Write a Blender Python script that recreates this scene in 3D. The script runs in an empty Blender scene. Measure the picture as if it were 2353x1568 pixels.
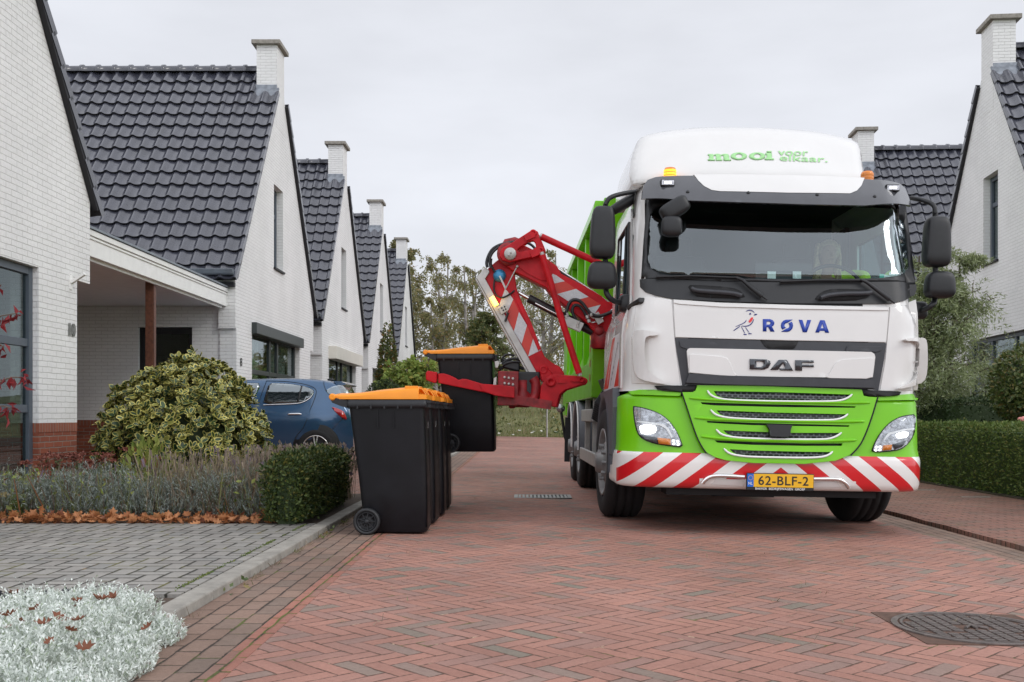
import bpy, bmesh, math, random
import numpy as np
from mathutils import Vector, Matrix

random.seed(7)
RNG = np.random.default_rng(11)
scene = bpy.context.scene
COL = scene.collection

# ------------------------------------------------------------------ camera
FOC, VX, VY, CAMZ = 2353.0, 1200.0, 955.0, 0.90
cam_d = bpy.data.cameras.new('camera')
cam = bpy.data.objects.new('camera', cam_d)
COL.objects.link(cam)
cam.location = (0, 0, CAMZ)
cam.rotation_euler = (math.radians(90), 0, 0)
cam_d.sensor_width = 36.0
cam_d.lens = 36.0
cam_d.shift_x = -0.0100
cam_d.shift_y = 0.0727
cam_d.clip_start = 0.05
cam_d.clip_end = 2000
scene.camera = cam

# ------------------------------------------------------------------ overcast sky
SUN_EL, SUN_AZ = math.radians(36), math.radians(120)
world = bpy.data.worlds.new('World')
scene.world = world
world.use_nodes = True
wn, wl = world.node_tree.nodes, world.node_tree.links
wn.clear()
w_out = wn.new('ShaderNodeOutputWorld')
w_bg = wn.new('ShaderNodeBackground')
sky = wn.new('ShaderNodeTexSky')
sky.sky_type = 'NISHITA'
sky.sun_disc = False
sky.sun_elevation = SUN_EL
sky.sun_rotation = SUN_AZ
w_tc = wn.new('ShaderNodeTexCoord')
w_sep = wn.new('ShaderNodeSeparateXYZ')
wl.new(w_tc.outputs['Generated'], w_sep.inputs[0])
# cloud deck: slightly dimmer overhead, evening out the added side light
w_ramp = wn.new('ShaderNodeMapRange')
w_ramp.inputs['From Min'].default_value = 0.0
w_ramp.inputs['From Max'].default_value = 1.0
w_ramp.inputs['To Min'].default_value = 7.7
w_ramp.inputs['To Max'].default_value = 6.6
w_pow = wn.new('ShaderNodeMath'); w_pow.operation = 'POWER'
w_max = wn.new('ShaderNodeMath'); w_max.operation = 'MAXIMUM'; w_max.inputs[1].default_value = 0.0
wl.new(w_sep.outputs['Z'], w_max.inputs[0])
wl.new(w_max.outputs[0], w_pow.inputs[0]); w_pow.inputs[1].default_value = 1.15
wl.new(w_pow.outputs[0], w_ramp.inputs['Value'])
w_map = wn.new('ShaderNodeMapping'); w_map.inputs['Scale'].default_value = (1.0, 1.0, 3.2)
wl.new(w_tc.outputs['Generated'], w_map.inputs['Vector'])
w_noise = wn.new('ShaderNodeTexNoise')
w_noise.inputs['Scale'].default_value = 2.3
w_noise.inputs['Detail'].default_value = 6.0
w_noise.inputs['Roughness'].default_value = 0.5
wl.new(w_map.outputs[0], w_noise.inputs['Vector'])
w_nr = wn.new('ShaderNodeMapRange')
w_nr.inputs['From Min'].default_value = 0.3
w_nr.inputs['From Max'].default_value = 0.7
w_nr.inputs['To Min'].default_value = 0.84
w_nr.inputs['To Max'].default_value = 1.10
wl.new(w_noise.outputs['Fac'], w_nr.inputs['Value'])
w_mul = wn.new('ShaderNodeMath'); w_mul.operation = 'MULTIPLY'
wl.new(w_ramp.outputs[0], w_mul.inputs[0]); wl.new(w_nr.outputs[0], w_mul.inputs[1])
w_vm = wn.new('ShaderNodeVectorMath'); w_vm.operation = 'SCALE'
w_vm.inputs[0].default_value = (0.955, 0.975, 1.04)
# sky boost added to the sides and behind the camera, to light the walls
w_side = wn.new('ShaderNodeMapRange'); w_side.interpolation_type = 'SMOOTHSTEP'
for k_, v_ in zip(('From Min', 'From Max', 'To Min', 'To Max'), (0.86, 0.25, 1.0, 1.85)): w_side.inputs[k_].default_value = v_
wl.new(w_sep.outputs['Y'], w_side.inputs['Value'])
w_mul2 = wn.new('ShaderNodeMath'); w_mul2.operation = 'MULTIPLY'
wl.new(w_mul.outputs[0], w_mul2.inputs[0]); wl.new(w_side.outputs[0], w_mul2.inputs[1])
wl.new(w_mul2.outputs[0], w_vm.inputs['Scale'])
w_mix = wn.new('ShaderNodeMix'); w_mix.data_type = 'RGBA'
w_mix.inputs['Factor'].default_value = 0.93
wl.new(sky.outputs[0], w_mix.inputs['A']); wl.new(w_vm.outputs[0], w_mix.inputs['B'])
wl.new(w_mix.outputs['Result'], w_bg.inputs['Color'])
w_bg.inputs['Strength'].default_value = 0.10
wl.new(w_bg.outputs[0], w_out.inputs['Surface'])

sun_d = bpy.data.lights.new('sun', 'SUN')
sun_d.energy = 0.6
sun_d.angle = math.radians(18)
sun_d.color = (1.0, 0.97, 0.92)
sun = bpy.data.objects.new('sun', sun_d)
COL.objects.link(sun)
# the brightest part of the cloud deck: to the right and behind the camera
_sv = Vector((math.cos(SUN_EL) * 0.866, -math.cos(SUN_EL) * 0.5, math.sin(SUN_EL)))
sun.rotation_euler = _sv.to_track_quat('Z', 'Y').to_euler()

scene.view_settings.view_transform = 'Standard'
scene.view_settings.look = 'None'
scene.view_settings.gamma = 1.0
scene.view_settings.exposure = 0.24

# ------------------------------------------------------------------ helpers
def at(px, py, Y):
    """point at street distance Y seen at photo position (2353-wide frame)"""
    return Vector(((px - VX) * Y / FOC, Y, CAMZ + (VY - py) * Y / FOC))

def RZ(x):
    """road surface height: a slight fall towards the right gutter"""
    return -0.020 * (x + 0.7)

def link(o, parent=None):
    COL.objects.link(o)
    if parent is not None:
        o.parent = parent
    return o

def tag(o, label=None, cat=None, group=None, kind=None):
    if label: o['label'] = label
    if cat: o['category'] = cat
    if group: o['group'] = group
    if kind: o['kind'] = kind
    return o

def thing(name, label, cat, loc=(0, 0, 0), rz=0.0, group=None):
    o = bpy.data.objects.new(name, None)
    o.empty_display_size = 0.2
    o.location = loc
    o.rotation_euler = (0, 0, rz)
    COL.objects.link(o)
    return tag(o, label, cat, group)

class MB:
    """collects geometry for ONE mesh"""
    def __init__(self):
        self.v, self.f, self.m, self.s = [], [], [], []
    def add(self, vs, fs, mi=0, smooth=False):
        b = len(self.v)
        self.v += [tuple(p) for p in vs]
        for f in fs:
            self.f.append(tuple(b + i for i in f)); self.m.append(mi); self.s.append(smooth)
        return self
    def box(self, x0, x1, y0, y1, z0, z1, mi=0):
        vs = [(x, y, z) for z in (z0, z1) for y in (y0, y1) for x in (x0, x1)]
        return self.add(vs, [(0, 2, 3, 1), (4, 5, 7, 6), (0, 1, 5, 4), (2, 6, 7, 3), (0, 4, 6, 2), (1, 3, 7, 5)], mi)
    def obox(self, c, ax, ay, az, mi=0):
        """oriented box: centre and three half-axis vectors"""
        c, ax, ay, az = map(Vector, (c, ax, ay, az))
        vs = [c + ax * i + ay * j + az * k for k in (-1, 1) for j in (-1, 1) for i in (-1, 1)]
        return self.add(vs, [(0, 2, 3, 1), (4, 5, 7, 6), (0, 1, 5, 4), (2, 6, 7, 3), (0, 4, 6, 2), (1, 3, 7, 5)], mi)
    def bar(self, a, b, w, h, up=(0, 0, 1), mi=0):
        a, b = Vector(a), Vector(b); d = (b - a); L = d.length; d.normalize()
        s = d.cross(Vector(up))
        if s.length < 1e-4: s = d.cross(Vector((0, 1, 0)))
        s.normalize(); u = s.cross(d)
        return self.obox((a + b) / 2, d * L / 2, s * w / 2, u * h / 2, mi)
    def tube(self, path, r, n=10, mi=0, caps=True, smooth=True):
        P = [Vector(p) for p in path]
        rs = r if isinstance(r, (list, tuple)) else [r] * len(P)
        vs, fs = [], []
        prev = None
        for i, p in enumerate(P):
            t = (P[min(i + 1, len(P) - 1)] - P[max(i - 1, 0)]).normalized()
            if prev is None:
                s = t.cross(Vector((0, 0, 1)))
                if s.length < 1e-3: s = t.cross(Vector((0, 1, 0)))
            else:
                s = prev - t * prev.dot(t)
                if s.length < 1e-4: s = t.cross(Vector((0, 1, 0)))
            s.normalize(); prev = s; q = t.cross(s)
            for k in range(n):
                a = 2 * math.pi * k / n
                vs.append(p + (s * math.cos(a) + q * math.sin(a)) * rs[i])
        for i in range(len(P) - 1):
            for k in range(n):
                k2 = (k + 1) % n
                fs.append((i * n + k, i * n + k2, (i + 1) * n + k2, (i + 1) * n + k))
        self.add(vs, fs, mi, smooth)
        if caps:
            self.add([vs[k] for k in range(n)], [tuple(range(n))[::-1]], mi)
            self.add([vs[(len(P) - 1) * n + k] for k in range(n)], [tuple(range(n))], mi)
        return self
    def cyl(self, a, b, r, n=16, mi=0):
        return self.tube([a, b], r, n, mi)
    def lathe(self, c, axis, prof, n=24, mi=0, smooth=True):
        """prof: list of (radius, offset along axis)"""
        c, ax = Vector(c), Vector(axis).normalized()
        s = ax.cross(Vector((0, 0, 1)))
        if s.length < 1e-3: s = ax.cross(Vector((0, 1, 0)))
        s.normalize(); q = ax.cross(s)
        vs, fs = [], []
        for r, o in prof:
            for k in range(n):
                a = 2 * math.pi * k / n
                vs.append(c + ax * o + (s * math.cos(a) + q * math.sin(a)) * r)
        for i in range(len(prof) - 1):
            for k in range(n):
                k2 = (k + 1) % n
                fs.append((i * n + k, i * n + k2, (i + 1) * n + k2, (i + 1) * n + k))
        return self.add(vs, fs, mi, smooth)
    def ellipsoid(self, c, r, n=20, m=12, p=1.0, mi=0, rot=None):
        """superellipsoid, p<1 is boxier"""
        vs, fs = [], []
        c = Vector(c)
        sp = lambda t: math.copysign(abs(t) ** p, t)
        for i in range(m + 1):
            th = -math.pi / 2 + math.pi * i / m
            for k in range(n):
                ph = 2 * math.pi * k / n
                v = Vector((r[0] * sp(math.cos(th)) * sp(math.cos(ph)), r[1] * sp(math.cos(th)) * sp(math.sin(ph)), r[2] * sp(math.sin(th))))
                if rot is not None: v = rot @ v
                vs.append(c + v)
        for i in range(m):
            for k in range(n):
                k2 = (k + 1) % n
                fs.append((i * n + k, i * n + k2, (i + 1) * n + k2, (i + 1) * n + k))
        return self.add(vs, fs, mi, True)
    def loft(self, rings, closed=True, mi=0, smooth=True, caps=False):
        n = len(rings[0]); vs = [p for r in rings for p in r]; fs = []
        for i in range(len(rings) - 1):
            for k in range(n if closed else n - 1):
                k2 = (k + 1) % n
                fs.append((i * n + k, i * n + k2, (i + 1) * n + k2, (i + 1) * n + k))
        self.add(vs, fs, mi, smooth)
        if caps:
            self.add(rings[0], [tuple(range(n))[::-1]], mi); self.add(rings[-1], [tuple(range(n))], mi)
        return self
    def plate(self, outer, holes, thick, frame, mi=0, step=None):
        """flat plate with holes: 2D loops, frame(a, b, depth) -> 3D point; depth 0 is the front"""
        V, T, B = fill2d(outer, holes, step)
        n = len(V)
        vs = [frame(a, b, 0.0) for a, b in V] + [frame(a, b, thick) for a, b in V]
        self.add(vs, [tuple(t) for t in T] + [tuple(i + n for i in t[::-1]) for t in T] + [(j, i, i + n, j + n) for i, j in B], mi)
        return self
    def xf(self, M):
        self.v = [tuple(M @ Vector(p)) for p in self.v]
        return self
    def build(self, name, mats, parent=None, bevel=0.0, seg=2, angle=40, autosmooth=None):
        me = bpy.data.meshes.new(name)
        me.from_pydata(self.v, [], self.f)
        for m in (mats if isinstance(mats, (list, tuple)) else [mats]): me.materials.append(m)
        me.polygons.foreach_set('material_index', self.m)
        me.polygons.foreach_set('use_smooth', self.s)
        me.update()
        o = bpy.data.objects.new(name, me)
        link(o, parent)
        if bevel:
            b = o.modifiers.new('bevel', 'BEVEL'); b.width = bevel; b.segments = seg
            b.limit_method = 'ANGLE'; b.angle_limit = math.radians(angle); b.harden_normals = True
        return o

def fill2d(outer, holes=(), step=None):
    """triangulate a polygon with holes, optionally cut on a grid.
    returns verts (a,b), triangles counter-clockwise, boundary edges with the inside on their left"""
    bm = bmesh.new()
    for loop in [outer] + list(holes):
        vs = [bm.verts.new((p[0], 0, p[1])) for p in loop]
        for i in range(len(vs)): bm.edges.new((vs[i], vs[(i + 1) % len(vs)]))
    bmesh.ops.triangle_fill(bm, use_beauty=True, use_dissolve=False, edges=bm.edges[:])
    if step:
        A = [p[0] for p in outer]; Bz = [p[1] for p in outer]
        for lo, hi, no in ((min(A), max(A), (1, 0, 0)), (min(Bz), max(Bz), (0, 0, 1))):
            k = int((hi - lo) / step)
            for i in range(1, k + 1):
                c = lo + (hi - lo) * i / (k + 1)
                bmesh.ops.bisect_plane(bm, geom=bm.verts[:] + bm.edges[:] + bm.faces[:], dist=1e-5,
                                       plane_co=(c, 0, 0) if no[0] else (0, 0, c), plane_no=no)
    bm.verts.index_update()
    V = [(v.co.x, v.co.z) for v in bm.verts]
    T, ed = [], {}
    for f in bm.faces:
        idx = [v.index for v in f.verts]
        ar = sum(V[idx[i]][0] * V[idx[(i + 1) % len(idx)]][1] - V[idx[(i + 1) % len(idx)]][0] * V[idx[i]][1] for i in range(len(idx)))
        if abs(ar) < 1e-12: continue
        if ar < 0: idx = idx[::-1]
        T.append(idx)
        for i in range(len(idx)):
            e = (idx[i], idx[(i + 1) % len(idx)]); ed[e] = 1
    B = [e for e in ed if (e[1], e[0]) not in ed]
    bm.free()
    return V, T, B

def edge_dist(p, loops):
    d = 9.0
    for L in loops:
        for i in range(len(L)):
            (ax, ay), (bx, by) = L[i], L[(i + 1) % len(L)]
            ux, uy = bx - ax, by - ay; q = ux * ux + uy * uy
            t = max(0, min(1, ((p[0] - ax) * ux + (p[1] - ay) * uy) / q)) if q > 0 else 0
            d = min(d, math.hypot(p[0] - ax - t * ux, p[1] - ay - t * uy))
    return d

def patch(mb, outer, surf, proud, thick, holes=(), step=0.06, mi=0, rr=0.0):
    """panel lying on the surface y = surf(a, b); outwards is -y"""
    V, T, B = fill2d(outer, holes, step)
    n = len(V)
    ys = [surf(a, b) for a, b in V]
    if rr:   # rounded rim of radius rr
        lp = [[(q[0], q[1]) for q in L] for L in [outer] + list(holes)]
        ys = [y + rr - math.sqrt(max(0, rr * rr - max(0, rr - edge_dist(p, lp)) ** 2)) for p, y in zip(V, ys)]
    vs = [(a, y - proud, b) for (a, b), y in zip(V, ys)] + [(a, y - proud + thick, b) for (a, b), y in zip(V, ys)]
    mb.add(vs, [tuple(t) for t in T], mi, True)
    k = len(mb.v) - 2 * n
    for i, j in B:
        mb.f.append((k + j, k + i, k + i + n, k + j + n)); mb.m.append(mi); mb.s.append(False)
    return mb

def smooth_loop(pts, it=2):
    """Chaikin rounding of a closed loop"""
    for _ in range(it):
        o = []
        for i in range(len(pts)):
            a, b = pts[i], pts[(i + 1) % len(pts)]
            o += [(a[0] * .75 + b[0] * .25, a[1] * .75 + b[1] * .25), (a[0] * .25 + b[0] * .75, a[1] * .25 + b[1] * .75)]
        pts = o
    return pts

def smooth_path(pts, it=2):
    pts = [Vector(p) for p in pts]
    for _ in range(it):
        o = [pts[0]]
        for a, b in zip(pts, pts[1:]): o += [a * .75 + b * .25, a * .25 + b * .75]
        pts = o + [pts[-1]]
    return pts

def text_geo(txt, size, bold=0.0, space=1.0):
    """triangles of a line of text: verts (x, y) starting at 0,0"""
    cu = bpy.data.curves.new('lettering', 'FONT')
    cu.body = txt; cu.size = size; cu.offset = bold; cu.space_character = space; cu.resolution_u = 4
    o = bpy.data.objects.new('lettering', cu)
    COL.objects.link(o)
    dg = bpy.context.evaluated_depsgraph_get()
    me = bpy.data.meshes.new_from_object(o.evaluated_get(dg))
    V = [(v.co.x, v.co.y) for v in me.vertices]; F = [tuple(p.vertices) for p in me.polygons]
    bpy.data.objects.remove(o); bpy.data.curves.remove(cu); bpy.data.meshes.remove(me)
    x0 = min(v[0] for v in V); x1 = max(v[0] for v in V)
    return [(a - x0, b) for a, b in V], F, x1 - x0

def np_mesh(name, V, F, mats, mi=None, parent=None, smooth=False):
    """fast mesh: V (n,3), F (m,k) one face size"""
    me = bpy.data.meshes.new(name)
    V = np.asarray(V, np.float32); F = np.asarray(F, np.int32)
    k = F.shape[1]
    me.vertices.add(len(V)); me.vertices.foreach_set('co', V.ravel())
    me.loops.add(F.size); me.loops.foreach_set('vertex_index', F.ravel())
    me.polygons.add(len(F)); me.polygons.foreach_set('loop_start', np.arange(0, F.size, k, dtype=np.int32))
    for m in (mats if isinstance(mats, (list, tuple)) else [mats]): me.materials.append(m)
    if mi is not None: me.polygons.foreach_set('material_index', np.asarray(mi, np.int32))
    me.polygons.foreach_set('use_smooth', np.full(len(F), smooth))
    me.update(calc_edges=True); me.validate()
    o = bpy.data.objects.new(name, me)
    return link(o, parent)

def unit(a):
    return a / np.maximum(np.linalg.norm(a, axis=-1, keepdims=True), 1e-9)

def leaves(P, A, N, L, T, F):
    """place leaf template T (k,3: x width, y length, z normal) at P with axis A, normal hint N, size L"""
    A = unit(A); S = unit(np.cross(A, N)); Nn = np.cross(S, A)
    L = np.asarray(L).reshape(-1, 1, 1)
    V = P[:, None, :] + L * (T[None, :, 0:1] * S[:, None, :] + T[None, :, 1:2] * A[:, None, :] + T[None, :, 2:3] * Nn[:, None, :])
    Fi = (np.asarray(F)[None] + (np.arange(len(P)) * len(T))[:, None, None]).reshape(-1, len(F[0]))
    return V.reshape(-1, 3), Fi

def rand_dirs(n):
    return unit(RNG.normal(size=(n, 3)))

LEAF4 = np.array([(0, 0, 0), (.28, .45, .06), (0, 1, 0), (-.28, .45, .06)], float)
LEAF4F = [(0, 1, 2, 3)]
BLADE = np.array([(-.10, 0, 0), (.10, 0, 0), (.05, 1, .12), (-.05, 1, .12)], float)
# ------------------------------------------------------------------ materials
def new_mat(name):
    m = bpy.data.materials.new(name); m.use_nodes = True
    nt = m.node_tree
    return m, nt, nt.nodes['Principled BSDF']

def node(nt, typ, **kw):
    n = nt.nodes.new(typ)
    for k, v in kw.items(): setattr(n, k, v)
    return n

def put(nt, sock, v):
    if hasattr(v, 'is_linked'): nt.links.new(v, sock)
    elif isinstance(v, (tuple, list)):
        sock.default_value = tuple(v) + ((1.0,) if len(v) == 3 and len(sock.default_value) == 4 else ())
    else: sock.default_value = v

def M_(nt, op, *a):
    n = node(nt, 'ShaderNodeMath', operation=op)
    for i, v in enumerate(a): put(nt, n.inputs[i], v)
    return n.outputs[0]

def mixc(nt, f, a, b, mode='MIX'):
    n = node(nt, 'ShaderNodeMix', data_type='RGBA', blend_type=mode)
    put(nt, n.inputs['Factor'], f); put(nt, n.inputs['A'], a); put(nt, n.inputs['B'], b)
    return n.outputs['Result']

def ocoord(nt):
    return node(nt, 'ShaderNodeTexCoord').outputs['Object']

def noise(nt, vec, scale, detail=3.0, rough=0.55, out='Fac'):
    n = node(nt, 'ShaderNodeTexNoise')
    put(nt, n.inputs['Vector'], vec); n.inputs['Scale'].default_value = scale
    n.inputs['Detail'].default_value = detail; n.inputs['Roughness'].default_value = rough
    return n.outputs[out]

def remap(nt, v, a, b, c, d):
    n = node(nt, 'ShaderNodeMapRange')
    put(nt, n.inputs['Value'], v)
    for k, x in zip(('From Min', 'From Max', 'To Min', 'To Max'), (a, b, c, d)): n.inputs[k].default_value = x
    return n.outputs[0]

def bump(nt, bsdf, h, strength=0.4, dist=0.01):
    n = node(nt, 'ShaderNodeBump'); n.inputs['Strength'].default_value = strength; n.inputs['Distance'].default_value = dist
    put(nt, n.inputs['Height'], h); nt.links.new(n.outputs[0], bsdf.inputs['Normal'])

def simple(name, col, rough=0.5, metal=0.0, var=0.10, vscale=6.0, bumpy=0.0, bscale=60.0, coat=0.0, spec=0.5, rvar=0.0):
    m, nt, b = new_mat(name)
    oc = ocoord(nt)
    f = noise(nt, oc, vscale, 4)
    v = remap(nt, f, 0.3, 0.7, 1 - var, 1 + var)
    n = node(nt, 'ShaderNodeVectorMath', operation='SCALE'); n.inputs[0].default_value = col; put(nt, n.inputs['Scale'], v)
    nt.links.new(n.outputs[0], b.inputs['Base Color'])
    b.inputs['Metallic'].default_value = metal
    b.inputs['Specular IOR Level'].default_value = spec
    b.inputs['Coat Weight'].default_value = coat; b.inputs['Coat Roughness'].default_value = 0.06
    if rvar: put(nt, b.inputs['Roughness'], remap(nt, noise(nt, oc, vscale * 2.3, 5), 0.3, 0.7, rough - rvar, rough + rvar))
    else: b.inputs['Roughness'].default_value = rough
    if bumpy: bump(nt, b, noise(nt, oc, bscale, 4), bumpy, 0.004)
    return m

def leafmat(name, ca, cb, cc=None, rough=0.55, trans=0.25, spec=0.4):
    """leaves: each leaf has a colour of its own between ca and cb (a few cc)"""
    m, nt, b = new_mat(name)
    r = node(nt, 'ShaderNodeNewGeometry').outputs['Random Per Island']
    c = mixc(nt, r, ca, cb)
    if cc:
        k = M_(nt, 'FRACT', M_(nt, 'MULTIPLY', r, 37.7))
        c = mixc(nt, M_(nt, 'GREATER_THAN', k, 0.88), c, cc)
    put(nt, b.inputs['Base Color'], c)
    b.inputs['Roughness'].default_value = rough; b.inputs['Specular IOR Level'].default_value = spec
    if trans:
        tr = node(nt, 'ShaderNodeBsdfTranslucent'); put(nt, tr.inputs['Color'], c)
        mx = node(nt, 'ShaderNodeMixShader'); mx.inputs[0].default_value = trans
        nt.links.new(b.outputs[0], mx.inputs[1]); nt.links.new(tr.outputs[0], mx.inputs[2])
        nt.links.new(mx.outputs[0], nt.nodes['Material Output'].inputs['Surface'])
    return m

def emit(name, col, strength, base=(0.8, 0.8, 0.8)):
    m, nt, b = new_mat(name)
    b.inputs['Base Color'].default_value = (*base, 1); b.inputs['Roughness'].default_value = 0.2
    b.inputs['Emission Color'].default_value = (*col, 1); b.inputs['Emission Strength'].default_value = strength
    return m

def glassmat(name, tint=(0.7, 0.8, 0.8), ior=1.5, gloss=1.0, rough=0.02, wavy=0.0):
    m, nt, b = new_mat(name)
    nt.nodes.remove(b)
    t = node(nt, 'ShaderNodeBsdfTransparent'); t.inputs[0].default_value = (*tint, 1)
    g = node(nt, 'ShaderNodeBsdfGlossy'); g.inputs['Roughness'].default_value = rough
    g.inputs['Color'].default_value = (0.88, 0.96, 1, 1)
    fr = node(nt, 'ShaderNodeFresnel')
    bf = node(nt, 'ShaderNodeNewGeometry').outputs['Backfacing']   # a thin pane reflects alike from both sides
    put(nt, fr.inputs['IOR'], M_(nt, 'ADD', ior, M_(nt, 'MULTIPLY', bf, 1 / ior - ior)))
    if wavy:
        n = node(nt, 'ShaderNodeBump'); n.inputs['Strength'].default_value = wavy; n.inputs['Distance'].default_value = 0.02
        put(nt, n.inputs['Height'], noise(nt, ocoord(nt), 1.3, 1)); nt.links.new(n.outputs[0], g.inputs['Normal'])
    mx = node(nt, 'ShaderNodeMixShader')
    put(nt, mx.inputs[0], M_(nt, 'MINIMUM', M_(nt, 'MULTIPLY', fr.outputs[0], gloss), 1.0))
    nt.links.new(t.outputs[0], mx.inputs[1]); nt.links.new(g.outputs[0], mx.inputs[2])
    nt.links.new(mx.outputs[0], nt.nodes['Material Output'].inputs['Surface'])
    return m

def wall_uv(nt):
    oc = ocoord(nt)
    s = node(nt, 'ShaderNodeSeparateXYZ'); nt.links.new(oc, s.inputs[0])
    c = node(nt, 'ShaderNodeCombineXYZ')
    put(nt, c.inputs[0], M_(nt, 'ADD', s.outputs[0], s.outputs[1])); put(nt, c.inputs[1], s.outputs[2])
    return oc, s, c.outputs[0]

def brickmat(name, c1, c2, cm, w=0.22, h=0.062, mortar=0.010, rough=0.8, bs=0.6, stain=0.12, bd=0.012):
    m, nt, b = new_mat(name)
    oc, s, uv = wall_uv(nt)
    # courses are never quite straight: wobble the lookup a little
    nz = node(nt, 'ShaderNodeTexNoise'); put(nt, nz.inputs['Vector'], oc); nz.inputs['Scale'].default_value = 9.0
    wob = node(nt, 'ShaderNodeVectorMath', operation='SCALE'); nt.links.new(nz.outputs['Color'], wob.inputs[0]); wob.inputs['Scale'].default_value = 0.012
    add = node(nt, 'ShaderNodeVectorMath', operation='ADD'); put(nt, add.inputs[0], uv); nt.links.new(wob.outputs[0], add.inputs[1])
    br = node(nt, 'ShaderNodeTexBrick')
    nt.links.new(add.outputs[0], br.inputs['Vector'])
    br.inputs['Scale'].default_value = 1.0; br.inputs['Brick Width'].default_value = w; br.inputs['Row Height'].default_value = h
    br.inputs['Mortar Size'].default_value = mortar / 2; br.inputs['Mortar Smooth'].default_value = 0.35
    br.inputs['Color1'].default_value = (*c1, 1); br.inputs['Color2'].default_value = (*c2, 1); br.inputs['Mortar'].default_value = (*cm, 1)
    st = remap(nt, noise(nt, oc, 0.9, 5, 0.6), 0.35, 0.75, 1.0, 1.0 - stain)
    fine = remap(nt, noise(nt, oc, 40, 3), 0.3, 0.7, 0.96, 1.03)
    sc = node(nt, 'ShaderNodeVectorMath', operation='SCALE'); nt.links.new(br.outputs['Color'], sc.inputs[0]); put(nt, sc.inputs['Scale'], M_(nt, 'MULTIPLY', st, fine))
    nt.links.new(sc.outputs[0], b.inputs['Base Color'])
    b.inputs['Roughness'].default_value = rough; b.inputs['Specular IOR Level'].default_value = 0.3
    hgt = M_(nt, 'ADD', M_(nt, 'SUBTRACT', 1.0, br.outputs['Fac']), M_(nt, 'MULTIPLY', noise(nt, oc, 22, 4), 0.55))
    bump(nt, b, hgt, bs, bd)
    return m

def plinth_mat():
    """white painted brick above, bare red brick with a soldier course below 0.82 m: chosen by faces, not here"""
    return brickmat('red_brick', (0.34, 0.10, 0.055), (0.25, 0.075, 0.045), (0.30, 0.24, 0.20), 0.21, 0.062, 0.012, 0.85, 0.7, 0.2)

def herring(nt, x, y, W, n, rot45):
    if rot45:
        q = 1 / math.sqrt(2) / W
        xs = M_(nt, 'MULTIPLY', M_(nt, 'ADD', x, y), q); ys = M_(nt, 'MULTIPLY', M_(nt, 'SUBTRACT', x, y), q)
    else:
        xs = M_(nt, 'MULTIPLY', x, 1 / W); ys = M_(nt, 'MULTIPLY', y, 1 / W)
    i, j = M_(nt, 'FLOOR', xs), M_(nt, 'FLOOR', ys)
    fx, fy = M_(nt, 'SUBTRACT', xs, i), M_(nt, 'SUBTRACT', ys, j)
    k = M_(nt, 'FLOORED_MODULO', M_(nt, 'SUBTRACT', i, j), 2.0 * n)
    H = M_(nt, 'LESS_THAN', k, n - 0.5)
    mm = M_(nt, 'SUBTRACT', 2.0 * n - 1, k)
    def sel(a, b):  # H ? a : b
        return M_(nt, 'ADD', M_(nt, 'MULTIPLY', a, H), M_(nt, 'MULTIPLY', b, M_(nt, 'SUBTRACT', 1.0, H)))
    u = sel(M_(nt, 'ADD', k, fx), M_(nt, 'ADD', mm, fy))
    v = sel(fy, fx)
    ia = sel(M_(nt, 'SUBTRACT', i, k), M_(nt, 'ADD', i, 0.37)); ib = sel(j, M_(nt, 'SUBTRACT', j, mm))
    e = M_(nt, 'MINIMUM', M_(nt, 'MINIMUM', u, M_(nt, 'SUBTRACT', float(n), u)), M_(nt, 'MINIMUM', v, M_(nt, 'SUBTRACT', 1.0, v)))
    e = M_(nt, 'MULTIPLY', e, W)
    c = node(nt, 'ShaderNodeCombineXYZ'); put(nt, c.inputs[0], ia); put(nt, c.inputs[1], ib)
    wn_ = node(nt, 'ShaderNodeTexWhiteNoise', noise_dimensions='3D'); nt.links.new(c.outputs[0], wn_.inputs['Vector'])
    return e, wn_.outputs['Value'], wn_.outputs['Color'], u, v

def running(nt, x, y, L, W):
    """running bond: rows of width W along y, bricks of length L"""
    r = M_(nt, 'FLOOR', M_(nt, 'DIVIDE', x, W)); v = M_(nt, 'SUBTRACT', M_(nt, 'DIVIDE', x, W), r)
    yy = M_(nt, 'ADD', M_(nt, 'DIVIDE', y, L), M_(nt, 'MULTIPLY', M_(nt, 'FLOORED_MODULO', r, 2.0), 0.5))
    j = M_(nt, 'FLOOR', yy); u = M_(nt, 'SUBTRACT', yy, j)
    e = M_(nt, 'MINIMUM', M_(nt, 'MULTIPLY', M_(nt, 'MINIMUM', u, M_(nt, 'SUBTRACT', 1.0, u)), L), M_(nt, 'MULTIPLY', M_(nt, 'MINIMUM', v, M_(nt, 'SUBTRACT', 1.0, v)), W))
    c = node(nt, 'ShaderNodeCombineXYZ'); put(nt, c.inputs[0], r); put(nt, c.inputs[1], j)
    wn_ = node(nt, 'ShaderNodeTexWhiteNoise', noise_dimensions='3D'); nt.links.new(c.outputs[0], wn_.inputs['Vector'])
    return e, wn_.outputs['Value'], wn_.outputs['Color'], u, v

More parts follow.
